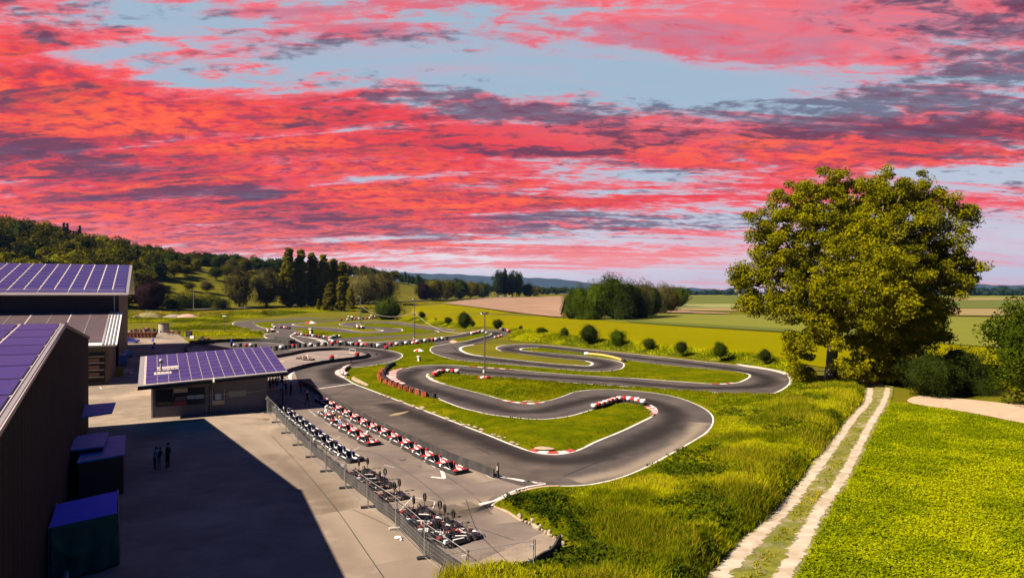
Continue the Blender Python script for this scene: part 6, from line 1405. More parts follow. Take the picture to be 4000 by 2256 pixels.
tyre_row([(1074,1282),(1095,1282),(1115,1284),(1136,1286)], 'between two lanes on the far left of the circuit', 'wrk', 1.5, 1.4)
tyre_row([(1332,1253),(1360,1252),(1400,1249),(1440,1246),(1466,1243),(1466,1240),(1450,1237),(1425,1234)], 'round the farthest bend', 'rwk', 2.2, 1.7)
tyre_row([(1362,1241),(1370,1241),(1378,1242)], 'on the far island tip', 'w', 1.6, 1.6)
tyre_row([(1843,1308),(1858,1304),(1873,1301),(1888,1300)], 'on the small island behind the tall lamp', 'wr', 1.4, 1.4)
tyre_row([(1900,1305),(1906,1304)], 'right of the tall lamp on the small island', 'w', 1.2, 1.3)
tyre_row([(1957,1289),(1972,1292),(1983,1295),(1988,1299)], 'at the outside of the bend right of the tall lamp', 'wkr', 1.4, 1.4)
tyre_row([(1934,1321),(1950,1317),(1963,1313)], 'beside the low red and white kerb by the verge', 'wr', 2.0, 1.0)
tyre_row([(915,1355),(940,1354),(965,1354),(990,1355),(1006,1356)], 'behind the kiosk roof by the closed parasol', 'wkr', 1.1, 1.3)
tyre_row([(1040,1298),(1050,1299),(1060,1299),(1068,1297),(1072,1295)], 'on the kerb at the left chicane', 'kwkr', 1.2, 1.4)
tyre_row([(1046,1291),(1058,1290),(1066,1293)], 'heaped at the left chicane', 'wrw', 1.2, 1.2)
for px, py, lab in ((1296,1404,'lone red tyre stack inside the paddock, nearer the kart'),(1395,1392,'lone red tyre stack inside the paddock by the white goal frame')):
    put_stack(st_r, G(px, py), lab, None, s=1.4)
for k, (px, py) in enumerate(((1515,1437),(1524,1433),(1531,1430),(1538,1428))): put_stack(st_k, G(px, py+2), 'plain black tyre stack at the far end of the big kerb', 'plain black tyre stacks at the far end of the big kerb', s=1.2)
tyre_row([(1498,1475),(1504,1485),(1516,1494),(1545,1508),(1590,1524),(1640,1541),(1700,1555)], 'in the black wall behind the orange blocks', 'k', .62, .9)
tyre_row([(1534,1430),(1514,1441),(1503,1452),(1499,1466)], 'in the black curve behind the big kerb', 'k', .62, .9)
# orange plastic blocks along the outside of the big kerb
OB = [(1501,1448),(1493,1455),(1488,1463),(1484,1471),(1488,1480),(1496,1488),(1509,1495),(1527,1502),(1545,1508),(1567,1516),(1588,1523),(1610,1531),(1634,1537),(1660,1546)]
pb = None
for i, (px, py) in enumerate(OB):
    p = G(px-3, py+5)
    if pb is None:
        mb = MB(); mb.box((0, 0, .30), (.62, .42, .60), m_orb := MT('orange_block', (.40, .085, .03), .6, var=.25, scale=4), bev=.05)
        for x in (-.16, .16): mb.box((x, 0, .62), (.16, .46, .08), m_orb)
        mb.box((0, -.22, .3), (.08, .03, .5), m_corten); pb = mb.build('barrier_block'); o = pb
    else: o = pb.copy(); COL.objects.link(o)
    o.location = (p.x, p.y, 0.04); o.rotation_euler = (0, 0, random.uniform(-.4, .4)); tag(o, f'orange barrier block outside the big red and white kerb, {ords[i]} from the far end', 'barrier block', 'orange barrier blocks outside the big kerb')
mb = MB(); mb.box((0, 0, .2), (1.3, .5, .35), m_redp, bev=.1); o = mb.build('barrier_pad'); p = G(1684,1550); o.location = (p.x, p.y, 0); tag(o, 'long red barrier pad at the near end of the orange blocks', 'barrier pad')
# yellow pipe barrier on the middle hairpin
mb = MB(); L = pxline([(2284,1384),(2300,1385)], 3); mb.tube([(x, y, .25) for x, y in L], .28, m_wht, 10); L = pxline([(2302,1386),(2340,1389),(2380,1396),(2410,1404),(2432,1412)], 5); mb.tube([(x, y, .25) for x, y in L], .26, m_yel2 := MT('sand_yellow', (.50, .33, .08), .6, var=.15), 10); L = pxline([(2432,1412),(2441,1415)], 3); mb.tube([(x, y, .28) for x, y in L], .34, m_rub2, 10)
tag(mb.build('pipe_barrier'), 'long yellow and white pipe barrier along the middle hairpin island', 'barrier')

# ------------------------------------------------------------------ rubber walls
def wall(name, line, h, th, mat, label, cat='barrier wall', wave=.03, closed=False, posts=0, lean=0.0):
    L = resample(line, .35) if not closed else resample(list(line)+[line[0]], .35); P_ = [Vector(p) for p in L]; n = len(P_); rg = []
    for i in range(n):
        d = (P_[min(i+1, n-1)]-P_[max(i-1, 0)]).normalized(); q = Vector((-d.y, d.x)); hh = h*(1+.10*math.sin(i*.9)*wave*10+random.uniform(-.02, .02)); w = wave*math.sin(i*.55)
        a = P_[i]+q*(w+th/2); b = P_[i]+q*(w-th/2); c = P_[i]+q*(w*.2+lean+th/2); e = P_[i]+q*(w*.2+lean-th/2)
        rg.append([(a.x, a.y, .02), (b.x, b.y, .02), (e.x, e.y, hh), (c.x, c.y, hh)])
    mb = MB(); mb.loft(rg, mat); return tag(mb.build(name, smooth=False), label, cat)
m_belt = MT('rubber_belt', (0.026, 0.024, 0.024), 0.7, col2=(0.060, 0.056, 0.055), scale=1.4, detail=10, stretch=(1, 1, .5), bump=.3, bscale=6, thr=(.42, .7))
wall('pit_wall', pxline([(1168,1498),(1205,1514),(1242,1538),(1312,1580),(1400,1626),(1519,1687),(1607,1727),(1700,1771),(1780,1806),(1859,1836),(1905,1855),(1939,1870)], 6), .62, .10, m_belt, 'long dark rubber wall between the start straight and the red karts')
wall('fence_barrier', pxline([(1050,1590),(1062,1604),(1111,1656),(1165,1711),(1227,1773),(1278,1815),(1373,1898),(1428,1937),(1468,1977),(1514,2019),(1566,2062),(1609,2108),(1658,2154),(1700,2190),(1756,2229),(1800,2262),(1870,2285),(1940,2284),(1991,2275),(2050,2256),(2085,2238),(2130,2212),(2163,2185),(2180,2160),(2190,2135)], 6), .72, .10, m_belt, 'long wavy rubber wall behind the mesh fence, curling round the pit lane end', wave=.07)
wall('paddock_wall', pxline([(1050,1402),(1130,1388),(1188,1376),(1266,1369),(1343,1367),(1402,1373),(1433,1384),(1436,1391),(1421,1399),(1363,1407),(1285,1417),(1227,1427),(1169,1441),(1130,1453),(1095,1470)], 6), .62, .12, m_rub2, 'black rubber wall looping round the paddock with the orange karts')
wall('lane_wall', pxline([(740,1344),(850,1338),(960,1334),(1030,1334),(1080,1338),(1130,1342)], 6), .9, .15, m_rub2, 'long low black rubber wall between the yard lane and the far grass')
wall('lane_wall', pxline([(735,1388),(722,1372),(728,1360),(750,1350),(790,1344),(840,1342)], 6), .9, .15, m_rub2, 'curved black rubber wall in the shadow behind the kiosk')
wall('bridge_barrier', pxline([(1072,1326),(1100,1328),(1130,1332),(1148,1337),(1150,1341),(1130,1343),(1100,1341)], 5), 1.0, .18, m_belt, 'dark mesh-sided barrier in the middle of the left crossing')
# advertising-like dark cone marker at the end of the pit wall
t = thing('track_marker', 1945, 1868, 'slim black and white marker post at the end of the pit wall', 'marker post'); mb = MB(); mb.lathe([(.10, 0), (.09, .4), (.07, .9), (.02, 1.15)], m_black, 10); mb.build('post', t); mb = MB(); mb.box((-.05, -.07, .75), (.07, .04, .28), m_wht); mb.build('reflector', t)

# ------------------------------------------------------------------ mesh fence of the yard
FP = [(1044,1612),(1077,1650),(1115,1692),(1161,1739),(1213,1786),(1271,1842),(1347,1907),(1434,1983),(1546,2066),(1658,2181),(1823,2310)]
FW = [G(*p) for p in FP]+[G(2084,2262)]
def mesh_panel(a, b, h, label, dense=False):
    t = empty('mesh_fence', a); tag(t, label, 'fence', 'mesh fences of the yard'); v = b-a; v.z = 0
    mb = MB(); L = v.length; e = v.normalized()
    mb.tube([(0, 0, .12), (v.x, v.y, .12), (v.x, v.y, h-.05), (0, 0, h-.05)], .016, m_gal, 6, closed=True)
    mb.build('rail', t); mb = MB()
    for k in range(1, int(L/.22)): p = e*(k*.22); mb.tube([(p.x, p.y, .12), (p.x, p.y, h-.05)], .0020, m_gal, 3)
    for k in range(1, 8): z = .12+k*(h-.2)/8; mb.tube([(0, 0, z), (v.x, v.y, z)], .003 if not dense else .016, m_gal, 3)
    mb.build('mesh', t)
fence_top = 1.82
for i, (a, b) in enumerate(zip(FW, FW[1:])): mesh_panel(a, b, fence_top, f'thin wire mesh fence panel along the yard, {ords[i]} from the kiosk')
W_ = G(1030, 1600)
mesh_panel(G(1044,1612), G(1030,1575), fence_top, 'dense bluish wire panel closing the gap between fence and kiosk', True)
for i, p in enumerate(FW):
    t = empty('fence_post', p, math.atan2(.3, 1)); tag(t, f'thin galvanised fence post in a dark concrete foot, {ords[i]} from the kiosk', 'fence post', 'fence posts of the yard')
    mb = MB(); mb.cyl((0, 0, 0), (0, 0, fence_top+.05), .026, m_gal, 8); mb.cyl((.09, .02, .1), (.09, .02, fence_top), .02, m_gal, 8); mb.build('post', t)
    mb = MB(); mb.box((.05, 0, .07), (.86, .24, .14), m_conc if i == 8 else m_rub2, bev=.03); mb.build('foot', t)
    if i in (0, 1, 6, 10, 11):
        mb = MB(); mb.box((-.12, -.03, fence_top-.25), (.20, .03, .12) if i > 5 else (.1, .06, .1), m_wht); mb.build('reflector', t)

# ------------------------------------------------------------------ lamps, cables, signs
def lamp(px, py, top, label, heads, base=True, pole_r=.10):
    p = G(px, py); h = (py-top)/F_PX*p.y; t = empty('lamp_post', p); tag(t, label, 'lamp post', 'floodlight poles of the circuit')
    mb = MB(); mb.tube([(0, 0, 0), (0, 0, h*.5), (0, 0, h-.1)], [pole_r*1.15, pole_r, pole_r*.8], m_pole, 10); mb.build('pole', t)
    mb = MB(); mb.tube([(-.45, 0, h-.12), (.45, 0, h-.12)], .04, m_pole, 6); mb.build('bracket', t)
    for x, rz in heads:
        T_ = Matrix.Translation((x, -.10 if x == 0 else 0, h-.02))@Matrix.Rotation(rz, 4, 'Z')@Matrix.Rotation(R(28), 4, 'X')
        mb = MB(); mb.box((0, 0, 0), (.46, .16, .34), m_black, T_, bev=.03); hd = mb.build('floodlight', t); mb = MB(); mb.box((0, -.095, -.01), (.36, .02, .25), m_wht, T_); mb.build('lens', hd)
    if h > 8: mb = MB(); mb.box((-.16, -.08, 1.35*h/10), (.22, .2, .42), m_wht); mb.build('switch_box', t)
    return p, h, t
m_pole = MT('pole_green_grey', (.075, .082, .065), .6, var=.2, scale=1)
A_ = lamp(1893, 1485, 1222, 'tall floodlight pole standing among red and white tyres on the middle island', ((-.42, -.9), (0, 0), (.42, .9)))
B_ = lamp(1619, 1345, 1166, 'floodlight pole with a cable on both sides, left of the parasol with the marshal stand', ((-.35, -.7), (.35, .7)), pole_r=.12)
C_ = lamp(1409, 1283, 1156, 'floodlight pole farthest away, standing on the far left island', ((-.6, -.7), (.6, .7)), pole_r=.15)
D_ = lamp(877, 1301, 1236, 'short lamp on a thin green pole alone in the grass left of the circuit', (), pole_r=.06)
mb = MB(); mb.box((0, 0, D_[1]+.15), (1.3, .5, .28), m_wht, bev=.06); mb.build('lamp_head', D_[2])
for k, (pp, s, lab) in enumerate(((A_, 1.0, 'tall floodlight pole'), (B_, 1.2, 'floodlight pole by the long tyre rows'), (C_, 1.7, 'farthest floodlight pole'))):
    for j, (dx_, dy_) in enumerate(((-.62, .12), (.62, .0), (-.30, -.42), (.34, -.40), (0, .5))):
        put_stack((st_r, st_r, st_w, st_r, st_w)[j] if k != 2 else (st_w, st_w, st_r, st_w, st_w)[j], (pp[0].x+dx_*s, pp[0].y+dy_*s), f'painted tyre stack at the foot of the {lab}', f'tyres round the foot of the {lab}', s=s)
def cable(a, b, sag, lab):
    pts = [a.lerp(b, i/24)-Vector((0, 0, sag*4*(i/24)*(1-i/24))) for i in range(25)]; mb = MB(); mb.tube(pts, .035 if a.y > 150 else .022, m_beige, 5); tag(mb.build('overhead_cable'), lab, 'cable')
top = lambda q, f=.98: Vector((q[0].x, q[0].y, q[1]*f))
cable(top(C_, .70), top(B_, .70), 2.3, 'pale cable sagging between the farthest and the middle floodlight pole')
cable(top(B_, .72), Vector((A_[0].x, A_[0].y, 7.7)), 2.4, 'pale cable sagging from the middle to the tall floodlight pole')
# round board sign at the first bend
t = thing('round_sign', 1372, 1443, 'dark oval board on a thin pole beside the tyres of the first bend', 'sign'); mb = MB(); mb.cyl((0, 0, 0), (0, 0, 1.2), .03, m_gal, 6); mb.lathe([(.18, 0), (.18, .06), (.04, .08)], m_conc, 10); mb.build('pole', t)
mb = MB(); mb.loft([[(.17*math.cos(a), y, 1.32+.30*math.sin(a)) for a in [2*math.pi*k/16 for k in range(16)]] for y in (-.04, .04)], m_dark); mb.build('board', t)
# parasols over the marshal stands
def marshal(px, py, s, lab1, lab2, red):
    t = thing('marshal_stand', px, py, lab1, 'stand'); mb = MB(); mb.lathe([(.30*s, 0), (.22*s, .05), (.20*s, .95*s), (.42*s, 1.0*s), (.42*s, 1.12*s), (.1, 1.16*s)], m_wht, 14); mb.build('pedestal', t, smooth=True)
    mb = MB(); mb.loft([[(-.1*s, .15*s, .02), (.45*s, .15*s, .02), (.45*s, .3*s, .02), (-.1*s, .3*s, .02)], [(.15*s, .15*s, 1.05*s), (.25*s, .15*s, 1.05*s), (.25*s, .2*s, 1.05*s), (.15*s, .2*s, 1.05*s)]], m_dark); mb.build('back_plate', t)
    p = t.location; u = empty('parasol', (p.x, p.y, 0)); tag(u, lab2, 'parasol'); n = 8; H_ = 2.5*s
    for k in range(n):
        a0, a1 = 2*math.pi*k/n, 2*math.pi*(k+1)/n; m = (m_redp if k in red else m_wht)
        def pt(r, z, a): return (r*math.cos(a), r*math.sin(a), z)
        mb = MB(); R1 = 1.05*s; mb.loft([[pt(.02, H_, a0), pt(.02, H_, a1)], [pt(R1*.5, H_-.12*s, a0), pt(R1*.5, H_-.12*s, a1)], [pt(R1, H_-.42*s, a0), pt(R1, H_-.42*s, a1)]], m, cap=False, closed=False); o = mb.build('canopy_panel', u); o.modifiers.new('thickness', 'SOLIDIFY').thickness = .012
    mb = MB(); mb.cyl((0, 0, 1.1*s), (0, 0, H_+.08), .022*s, m_gal, 8); mb.build('pole', u)
marshal(1636, 1413, 1.0, 'white pedestal stand under the parasol on the grass by the first bend', 'white parasol with red patches near the first bend', (1, 5))
marshal(1214, 1306, 1.7, 'pale pedestal stand under the far parasol on the left island', 'red and white parasol on the far left island', (0, 1, 4, 5))
# goal frame
t = thing('goal_frame', 1376, 1379, 'white tubular goal-like frame standing inside the paddock', 'frame', rz=-.35); mb = MB()
for a, b in (((-.75, 0, 0), (-.75, 0, .95)), ((.75, 0, 0), (.75, 0, .95)), ((-.75, 0, .95), (.75, 0, .95)), ((-.75, 0, .05), (.75, 0, .05)), ((-.75, 0, .95), (-.75, .5, 0)), ((.75, 0, .95), (.75, .5, 0))): mb.tube([a, b], .03, m_wht, 6)
mb.build('tubes', t)
for px, py, lab in ((1310,1389,'pale wooden board lying flat in the paddock right of the kart'), (1102,1411,'tan board lying at the paddock edge beside the kiosk roof')):
    p = G(px, py); mb = MB(); mb.box((0, 0, .04), (1.6, .5, .06), m_pink); o = mb.build('loose_board'); o.location = (p.x, p.y, .02); o.rotation_euler = (0, 0, -.5); tag(o, lab, 'board')
# roadside things
def pole_thing(name, px, by, ty, lab, cat, r, mat, headw=0, headh=0, hm=None, group=None):
    p = T3(px, by); h = (by-ty)/F_PX*p.y; t = empty(name, (p.x, p.y, p.z)); tag(t, lab, cat, group); mb = MB(); mb.cyl((0, 0, -.3), (0, 0, h), r, mat, 8); mb.build('pole', t)
    if headw: mb = MB(); mb.box((0, 0, h-headh/2), (headw, .1, headh), hm); mb.build('board', t)
pole_thing('road_sign', 636, 1213, 1184, 'small white board on a pole beside the road right of the copper beech', 'sign', .12, m_gal, 1.0, 1.6, m_wht)
pole_thing('thin_pole', 756, 1211, 1138, 'thin grey pole standing alone beside the country road', 'pole', .14, m_gal)
for i, px in enumerate((863, 957)): pole_thing('guide_post', px, 1209-i*3, 1199-i*3, ('left' if i == 0 else 'right')+' one of two small white guide posts along the country road', 'guide post', .18, m_wht, group='guide posts along the road')
pole_thing('direction_sign', 1903, 1163, 1149, 'blue road sign before the dark trees at the end of the country road', 'sign', .2, m_gal, 4.0, 3.2, m_blup)
for px, lab in ((1957, 'white car on the road before the dark trees, left one'), (1991, 'white car on the road before the dark trees, right one')):
    p = T3(px, 1161); h0 = thing; t = car('distant_car', 1000, 1500, lab, (.8, .8, .82), .2, 4.6, 1.9); t.location = (p.x, p.y, p.z+1.0); t['group'] = 'white cars on the far road'
# farmhouse far away
def house(px, by, wpx, hpx, lab, wallm, roofm):
    p = T3(px, by); w = wpx/F_PX*p.y; h = hpx/F_PX*p.y; t = empty('farmhouse', (p.x, p.y, p.z)); tag(t, lab, 'house'); mb = MB(); mb.box((0, 0, h*.3), (w, w*.6, h*.6), wallm); mb.build('wall', t)
    mb = MB(); mb.loft([[(-w*.53, -w*.33, h*.6), (-w*.53, w*.33, h*.6), (-w*.53, 0, h)], [(w*.53, -w*.33, h*.6), (w*.53, w*.33, h*.6), (w*.53, 0, h)]], roofm); mb.build('roof', t)
house(2786, 1151, 20, 8, 'tiny white farmhouse on the far plain left of the great tree', m_wht, m_roofm)
house(2890, 1156, 10, 10, 'tiny pale shed on the far plain right of the white farmhouse', m_beige, m_corten)
# dry-stone wall at the edge of the bank
WL = [(2034,2035),(2058,2044),(2085,2058),(2110,2072),(2130,2082),(2150,2094),(2172,2108),(2190,2122),(2206,2138)]
m_stone = MT('pale_stone', (.36, .29, .20), .9, col2=(.22, .18, .12), scale=3, bump=.6, bscale=8); wl = resample(pxline(WL, 4), .34); rr = random.Random(8)
t = empty('stone_edging', (wl[0][0], wl[0][1], 0)); tag(t, 'low crumbling wall of pale stones where the pit lane meets the grass bank', 'stone wall'); mb = MB()
for i, p in enumerate(wl):
    for k in range(1 if i % 3 else 2):
        s = rr.uniform(.14, .28); T_ = Matrix.Translation((p[0]-wl[0][0]+rr.uniform(-.08, .12), p[1]-wl[0][1]+rr.uniform(-.1, .1), .10+.22*k))@Matrix.Rotation(rr.uniform(0, 3), 4, (rr.random(), rr.random(), 1)); mb.box((0, 0, 0), (s*1.3, s, s*.8), m_stone, T_, bev=s*.2)
so = mb.build('stones', t); so['kind'] = 'stuff'
p = G(1555, 2103); mb = MB(); mb.ball((0, 0, .08), .16, m_wht, sc=(1.3, .8, .5)); mb.ball((.2, -.25, .05), .07, m_wht); o = mb.build('crumpled_paper'); o.location = (p.x, p.y, 0); tag(o, 'crumpled white paper lying on the yard beside the mesh fence', 'litter')
p = G(1040, 1637); mb = MB(); mb.lathe([(.02, 0), (.34, 0), (.34, .015), (.02, .02)], m_corten, 20); o = mb.build('manhole_cover'); o.location = (p.x, p.y, .012); tag(o, 'round rusty manhole cover in the yard below the kiosk corner', 'manhole cover')
# ------------------------------------------------------------------ people
m_skin = MT('skin', (0.42, 0.24, 0.16), .6); m_hair = MT('dark_hair', (.02, .013, .01), .7); m_shoe = MT('dark_shoes', (.02, .02, .022), .6)
CL = {'black': MT('black_cloth', (.012, .012, .015), .9), 'white': MT('white_cloth', (.55, .55, .56), .9), 'red': MT('red_cloth', (.40, .02, .03), .9), 'denim': MT('denim', (.05, .09, .20), .9, var=.2), 'grey': MT('grey_cloth', (.16, .165, .19), .9),
      'khaki': MT('khaki_cloth', (.22, .17, .11), .9), 'navy': MT('navy_cloth', (.02, .03, .08), .9), 'lightblue': MT('pale_blue_cloth', (.25, .33, .48), .9)}
def body_mesh(pose):
    """one continuous skinned figure, facing +X, 1.75 m tall when standing; returns a mesh and where shirt and trousers meet"""
    V, E, Rr = [], [], []
    def v(p, r, par=None, r2=None):
        V.append(p); Rr.append((r, r2 or r)); i = len(V)-1
        if par is not None: E.append((par, i))
        return i
    seat = pose == 'seated'
    P0 = Vector((0, 0, .95 if not seat else .24)); lean = {'seated': -.22, 'bend': .10, 'walk': .05}.get(pose, 0.0)
    hip = v(tuple(P0), .115, None, .15); up = lambda d, y=0.0: tuple(P0+Vector((lean*d/.5, y, d)))
    wst = v(up(.16), .100, hip, .13); ch = v(up(.34), .115, wst, .17); nk0 = v(up(.47), .075, ch, .10); nk = v(up(.53), .050, nk0)
    hd = v(tuple(Vector(up(.60))+Vector((.01, 0, 0))), .062, nk); h2 = v(tuple(Vector(up(.68))+Vector((.012, 0, 0))), .088, hd, .078); h3 = v(tuple(Vector(up(.755))+Vector((.0, 0, 0))), .072, h2); v(tuple(Vector(up(.655))+Vector((.10, 0, 0))), .014, h2)
    for s in (-1, 1):
        sh = v(up(.435, s*.175), .056, nk0)
        if pose == 'akimbo': el, wr, fd = Vector((-.05, s*.36, .20)), Vector((.07, s*.21, .07)), Vector((.6, -s*.8, -.1))
        elif pose == 'seated': el, wr, fd = Vector((.16, s*.27, .22)), Vector((.40, s*.14, .30)), Vector((.8, -s*.3, .1))
        elif pose == 'bend' : el, wr, fd = Vector((.10, s*.26, .20)), Vector((.30, s*.14, .20)), Vector((.9, -s*.3, 0))
        elif pose == 'walk': el, wr, fd = Vector((-.10*s, s*.25, .17)), Vector((-.02*s+.06, s*.27, -.06)), Vector((.2, 0, -1))
        else: el, wr, fd = Vector((-.03, s*.24, .17)), Vector((.03, s*.25, -.07)), Vector((.15, -s*.05, -1))
        el += P0+Vector((lean*.4, 0, 0)); wr += P0+Vector((lean*.4, 0, 0)); fd.normalize()
        e = v(tuple(el), .040, sh); w = v(tuple(wr), .026, e); pa = v(tuple(wr+fd*.07), .030, w, .016)
        side = fd.cross(Vector((1, 0, 0))); side = side.normalized() if side.length > .3 else Vector((0, 1, 0)); n2 = fd.cross(side).normalized()
        for k, (o_, ln) in enumerate(((-.028, .070), (-.010, .082), (.010, .076), (.028, .060))):
            a = v(tuple(wr+fd*.105+n2*o_), .0095, pa); b = v(tuple(wr+fd*(.105+ln*.6)+n2*o_*1.1+side*(-s*.012)), .0085, a); v(tuple(wr+fd*(.10+ln)+n2*o_*1.1+side*(-s*.030)), .007, b)
        a = v(tuple(wr+fd*.05-n2*.038), .010, pa); v(tuple(wr+fd*.095-n2*.058), .008, a)
        if seat: kn, an, ft = Vector((.42, s*.15, .40)), Vector((.74, s*.13, .16)), Vector((.84, s*.13, .24))
        elif pose == 'walk': kn, an, ft = Vector((.16 if s > 0 else -.04, s*.10, .50)), Vector((.22 if s > 0 else -.30, s*.10, .09)), Vector((.36 if s > 0 else -.18, s*.11, .045))
        else: kn, an, ft = Vector((.03, s*.11, .49)), Vector((-.01, s*.12, .09)), Vector((.14, s*.14, .04))
        j = v((P0.x, s*.095, P0.z-.06), .092, hip); k = v(tuple(kn), .060, j); a = v(tuple(an), .042, k); v(tuple(ft), .038, a)
    me = bpy.data.meshes.new('body'); me.from_pydata(V, E, []); o = bpy.data.objects.new('body_tmp', me); COL.objects.link(o)
    o.modifiers.new('skin', 'SKIN'); 
    if not me.skin_vertices: me.attributes  # layer is created by the modifier
    try: lay = me.skin_vertices[0].data
    except Exception:
        bpy.context.view_layer.objects.active = o; bpy.ops.mesh.customdata_skin_add(); lay = me.skin_vertices[0].data
    for i, r in enumerate(Rr): lay[i].radius = r
    lay[0].use_root = True
    sb = o.modifiers.new('sub', 'SUBSURF'); sb.levels = 1; sb.render_levels = 1
    dg = bpy.context.evaluated_depsgraph_get(); m = bpy.data.meshes.new_from_object(o.evaluated_get(dg)); bpy.data.objects.remove(o)
    m.polygons.foreach_set('use_smooth', [True]*len(m.polygons)); return m, P0
BODY = {}
def person(pose, px, py, ang, shirt, trousers, label, group=None, helmet=None, hair='short', scale=1.0, loc=None, sleeves=True, item=None):
    if pose not in BODY: BODY[pose] = body_mesh(pose)
    src, P0 = BODY[pose]; me = src.copy(); me.materials.clear()
    for m in (m_skin, CL[shirt], CL[trousers], m_shoe): me.materials.append(m)
    idx = []; seat = pose == 'seated'; hz_ = P0.z
    for f in me.polygons:
        c = f.center; r = math.hypot(c.x-P0.x, c.y)
        if c.z > hz_+.515: k = 0
        elif seat: k = 2 if (c.x > .10 and c.z < .52 and abs(c.y) < .25 and c.x < .78 and not (c.z > .46)) else (3 if c.x >= .78 and c.z < .35 else 1)
        elif c.z < .085: k = 3
        elif c.z < hz_-.02 and abs(c.y) < .215: k = 2
        else: k = 1
        if not seat and k == 1 and abs(c.y) > .20 and c.z < hz_+(.04 if sleeves else .28): k = 0
        if seat and k in (1, 2) and c.x > .34 and abs(c.y) < .2 and c.z > .49: k = 0
        idx.append(k)
    me.polygons.foreach_set('material_index', idx)
    p = G(px, py) if loc is None else loc
    r = empty('person', p, ang); r.scale = (scale,)*3; tag(r, label, 'person', group)
    o = bpy.data.objects.new('body', me); COL.objects.link(o); o.parent = r
    hc = Vector({'seated': (-.30, 0, .93), 'walk': (.07, 0, 1.64), 'bend': (.14, 0, 1.64)}.get(pose, (.0, 0, 1.645)))
    mb = MB()
    if helmet:
        mb.ball(tuple(hc), .145, helmet, n=14, sc=(1.05, .92, 1.0)); hm = mb.build('helmet', r, smooth=True)
        v = MB(); v.loft([[(hc.x+.150*math.cos(a), hc.y+.138*math.sin(a), hc.z+z) for a in [R(-65+130*k/10) for k in range(11)]] for z in (-.03, .05)], m_glass, cap=False, closed=False); vo = v.build('visor', hm); vo.modifiers.new('t', 'SOLIDIFY').thickness = .01
    else:
        mb.ball((hc.x-.018, 0, hc.z+.02), .105, m_hair, n=12, sc=(1.0, .86, .92 if hair == 'short' else 1.0))
        if hair == 'long': mb.loft([[(hc.x-.05+.05*math.cos(a)-.04*t, .085*math.sin(a), hc.z-.02-.24*t) for a in [2*math.pi*k/10 for k in range(10)]] for t in (0, .5, 1)], m_hair)
        mb.build('hair', r, smooth=True)
        ey = MB()
        for s in (-1, 1): ey.ball((hc.x+.088, s*.032, hc.z+.01), .010, m_black, n=6)
        ey.box((hc.x+.094, 0, hc.z-.055), (.01, .05, .010), m_dred); ey.build('face', r)
        ea = MB()
        for s in (-1, 1): ea.ball((hc.x, s*.088, hc.z), .024, m_skin, n=6, sc=(.7, .4, 1.2))
        ea.build('ears', r)
    return r
person('walk', 1200, 1584, R(-35), 'black', 'black', 'person in black clothes wearing an orange and white helmet, walking before the karts', helmet=MT('helmet_orange_white', (.75, .70, .66), .35, col2=(.70, .16, .04), scale=6, thr=(.5, .54)), sleeves=False)
for pose, px, py, a, sh, tr, hr_k, lab, sc in (
    ('stand', 1055, 1524, 1.2, 'grey', 'black', 'long', 'person in grey top standing nearest the kiosk corner in the waiting group', 1.0), ('stand', 1066, 1520, 1.6, 'black', 'black', 'short', 'person in black, second from the kiosk corner in the waiting group', 1.0),
    ('bend', 1077, 1519, 1.4, 'black', 'denim', 'long', 'person in a black top and jeans, third from the kiosk corner', .98), ('stand', 1087, 1517, 1.9, 'lightblue', 'denim', 'short', 'person in a pale blue shirt in the middle of the waiting group', 1.0),
    ('akimbo', 1101, 1514, 1.5, 'black', 'black', 'short', 'tall person in black with hands on the hips behind the waiting group', 1.08), ('stand', 1099, 1546, -1.2, 'white', 'grey', 'long', 'person in a white shirt standing in front of the waiting group', 1.0),
    ('bend', 1118, 1540, 2.6, 'navy', 'black', 'short', 'person in navy leaning forward in the shade right of the white shirt', 1.0), ('stand', 1136, 1546, 2.9, 'black', 'black', 'short', 'person in dark clothes at the right end of the waiting group', 1.02),
    ('walk', 1176, 1541, .4, 'red', 'denim', 'short', 'person in a red top and jeans walking in the shade near the pit wall', .98),
    ('bend', 604, 1832, .1, 'lightblue', 'black', 'long', 'person in a pale blue top, leftmost of the three on the shaded yard', .95), ('bend', 621, 1833, -.2, 'black', 'grey', 'short', 'person in a black top and grey trousers, middle one on the shaded yard', .95),
    ('stand', 656, 1827, 3.0, 'black', 'black', 'short', 'tall person all in black, rightmost of the three on the shaded yard', 1.08)):
    person(pose, px, py, a, sh, tr, lab, 'people waiting beside the kiosk' if 1040 < px < 1150 else ('people on the shaded yard' if px < 700 else None), hair=hr_k, scale=sc)
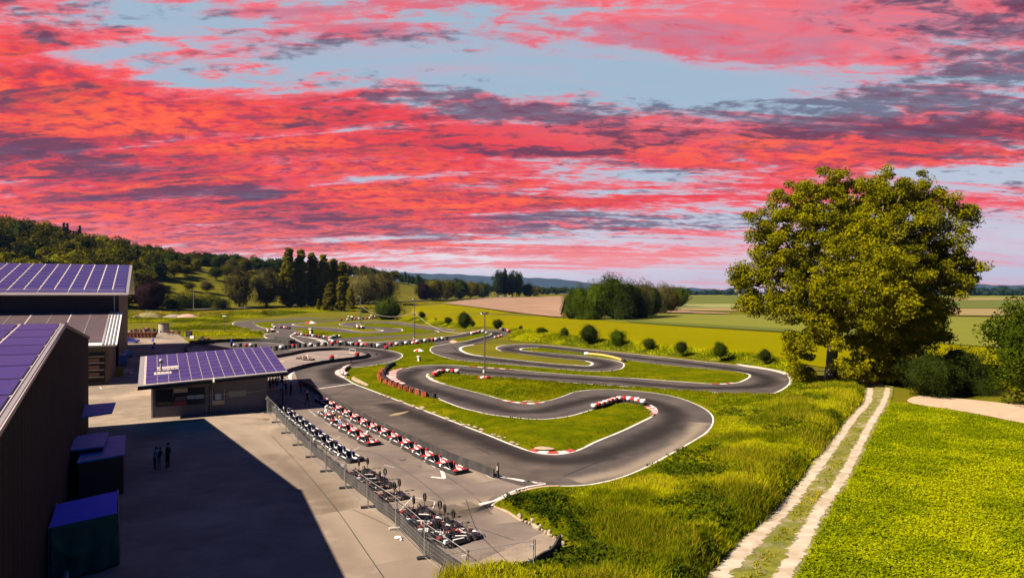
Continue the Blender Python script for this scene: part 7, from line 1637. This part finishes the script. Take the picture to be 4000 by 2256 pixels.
p = G(645, 1828); mb = MB(); mb.box((0, 0, 0), (.02, .22, .30), m_wht); o = mb.build('paper_sheet'); o.location = (p.x, p.y-.35, 1.12); o.rotation_euler = (.3, .4, .2); tag(o, 'white sheet held by the tall person on the shaded yard', 'paper')
hw = MT('helmet_white', (.78, .76, .74), .3); hk = MT('helmet_yellow', (.60, .45, .08), .3)
for k, (sh, hm, lab) in {0: ('white', hw, 'driver with white helmet and pale top in the farthest kart of the front row'), 1: ('black', hw, 'driver in black with white helmet in the second kart of the front row'), 2: ('lightblue', hk, 'driver with yellow helmet in the third kart of the front row'), 5: ('black', hw, 'driver in black with white helmet in the nearest kart of the front row')}.items():
    q = fk[k]; person('seated', 0, 0, q.rotation_euler.z, sh, 'black' if sh == 'black' else 'denim', lab, 'drivers sitting in the front row karts', helmet=hm, loc=q.location+Vector((0, 0, .02)))
person('seated', 0, 0, ko.rotation_euler.z, 'white', 'black', 'driver in a white top and white helmet in the orange paddock kart', helmet=hw, loc=ko.location+Vector((0, 0, .02)))
for i, (px, py) in enumerate(((1586, 1118), (1612, 1117))):
    q = T3(px, py); person('stand', 0, 0, 1.0*i, 'white', 'khaki', ('left' if i == 0 else 'right')+' one of two tiny white-clad golfers on the far meadow', 'golfers on the far meadow', loc=q, scale=1.3)

# ------------------------------------------------------------------ air
hzm = bpy.data.materials.new('haze_air'); hzm.use_nodes = True; t = hzm.node_tree; t.nodes.clear()
pv = t.nodes.new('ShaderNodeVolumePrincipled'); pv.inputs['Color'].default_value = (.22, .45, 1.0, 1); pv.inputs['Density'].default_value = 0.000024; pv.inputs['Anisotropy'].default_value = 0.2
ou = t.nodes.new('ShaderNodeOutputMaterial'); t.links.new(pv.outputs[0], ou.inputs['Volume'])
mb = MB(); mb.hexa([(-9500, -450, -36), (9500, -450, -36), (9500, 9950, -36), (-9500, 9950, -36), (-9500, -450, 330), (9500, -450, 330), (9500, 9950, 330), (-9500, 9950, 330)], hzm)
tag(mb.build('haze'), kind='stuff')
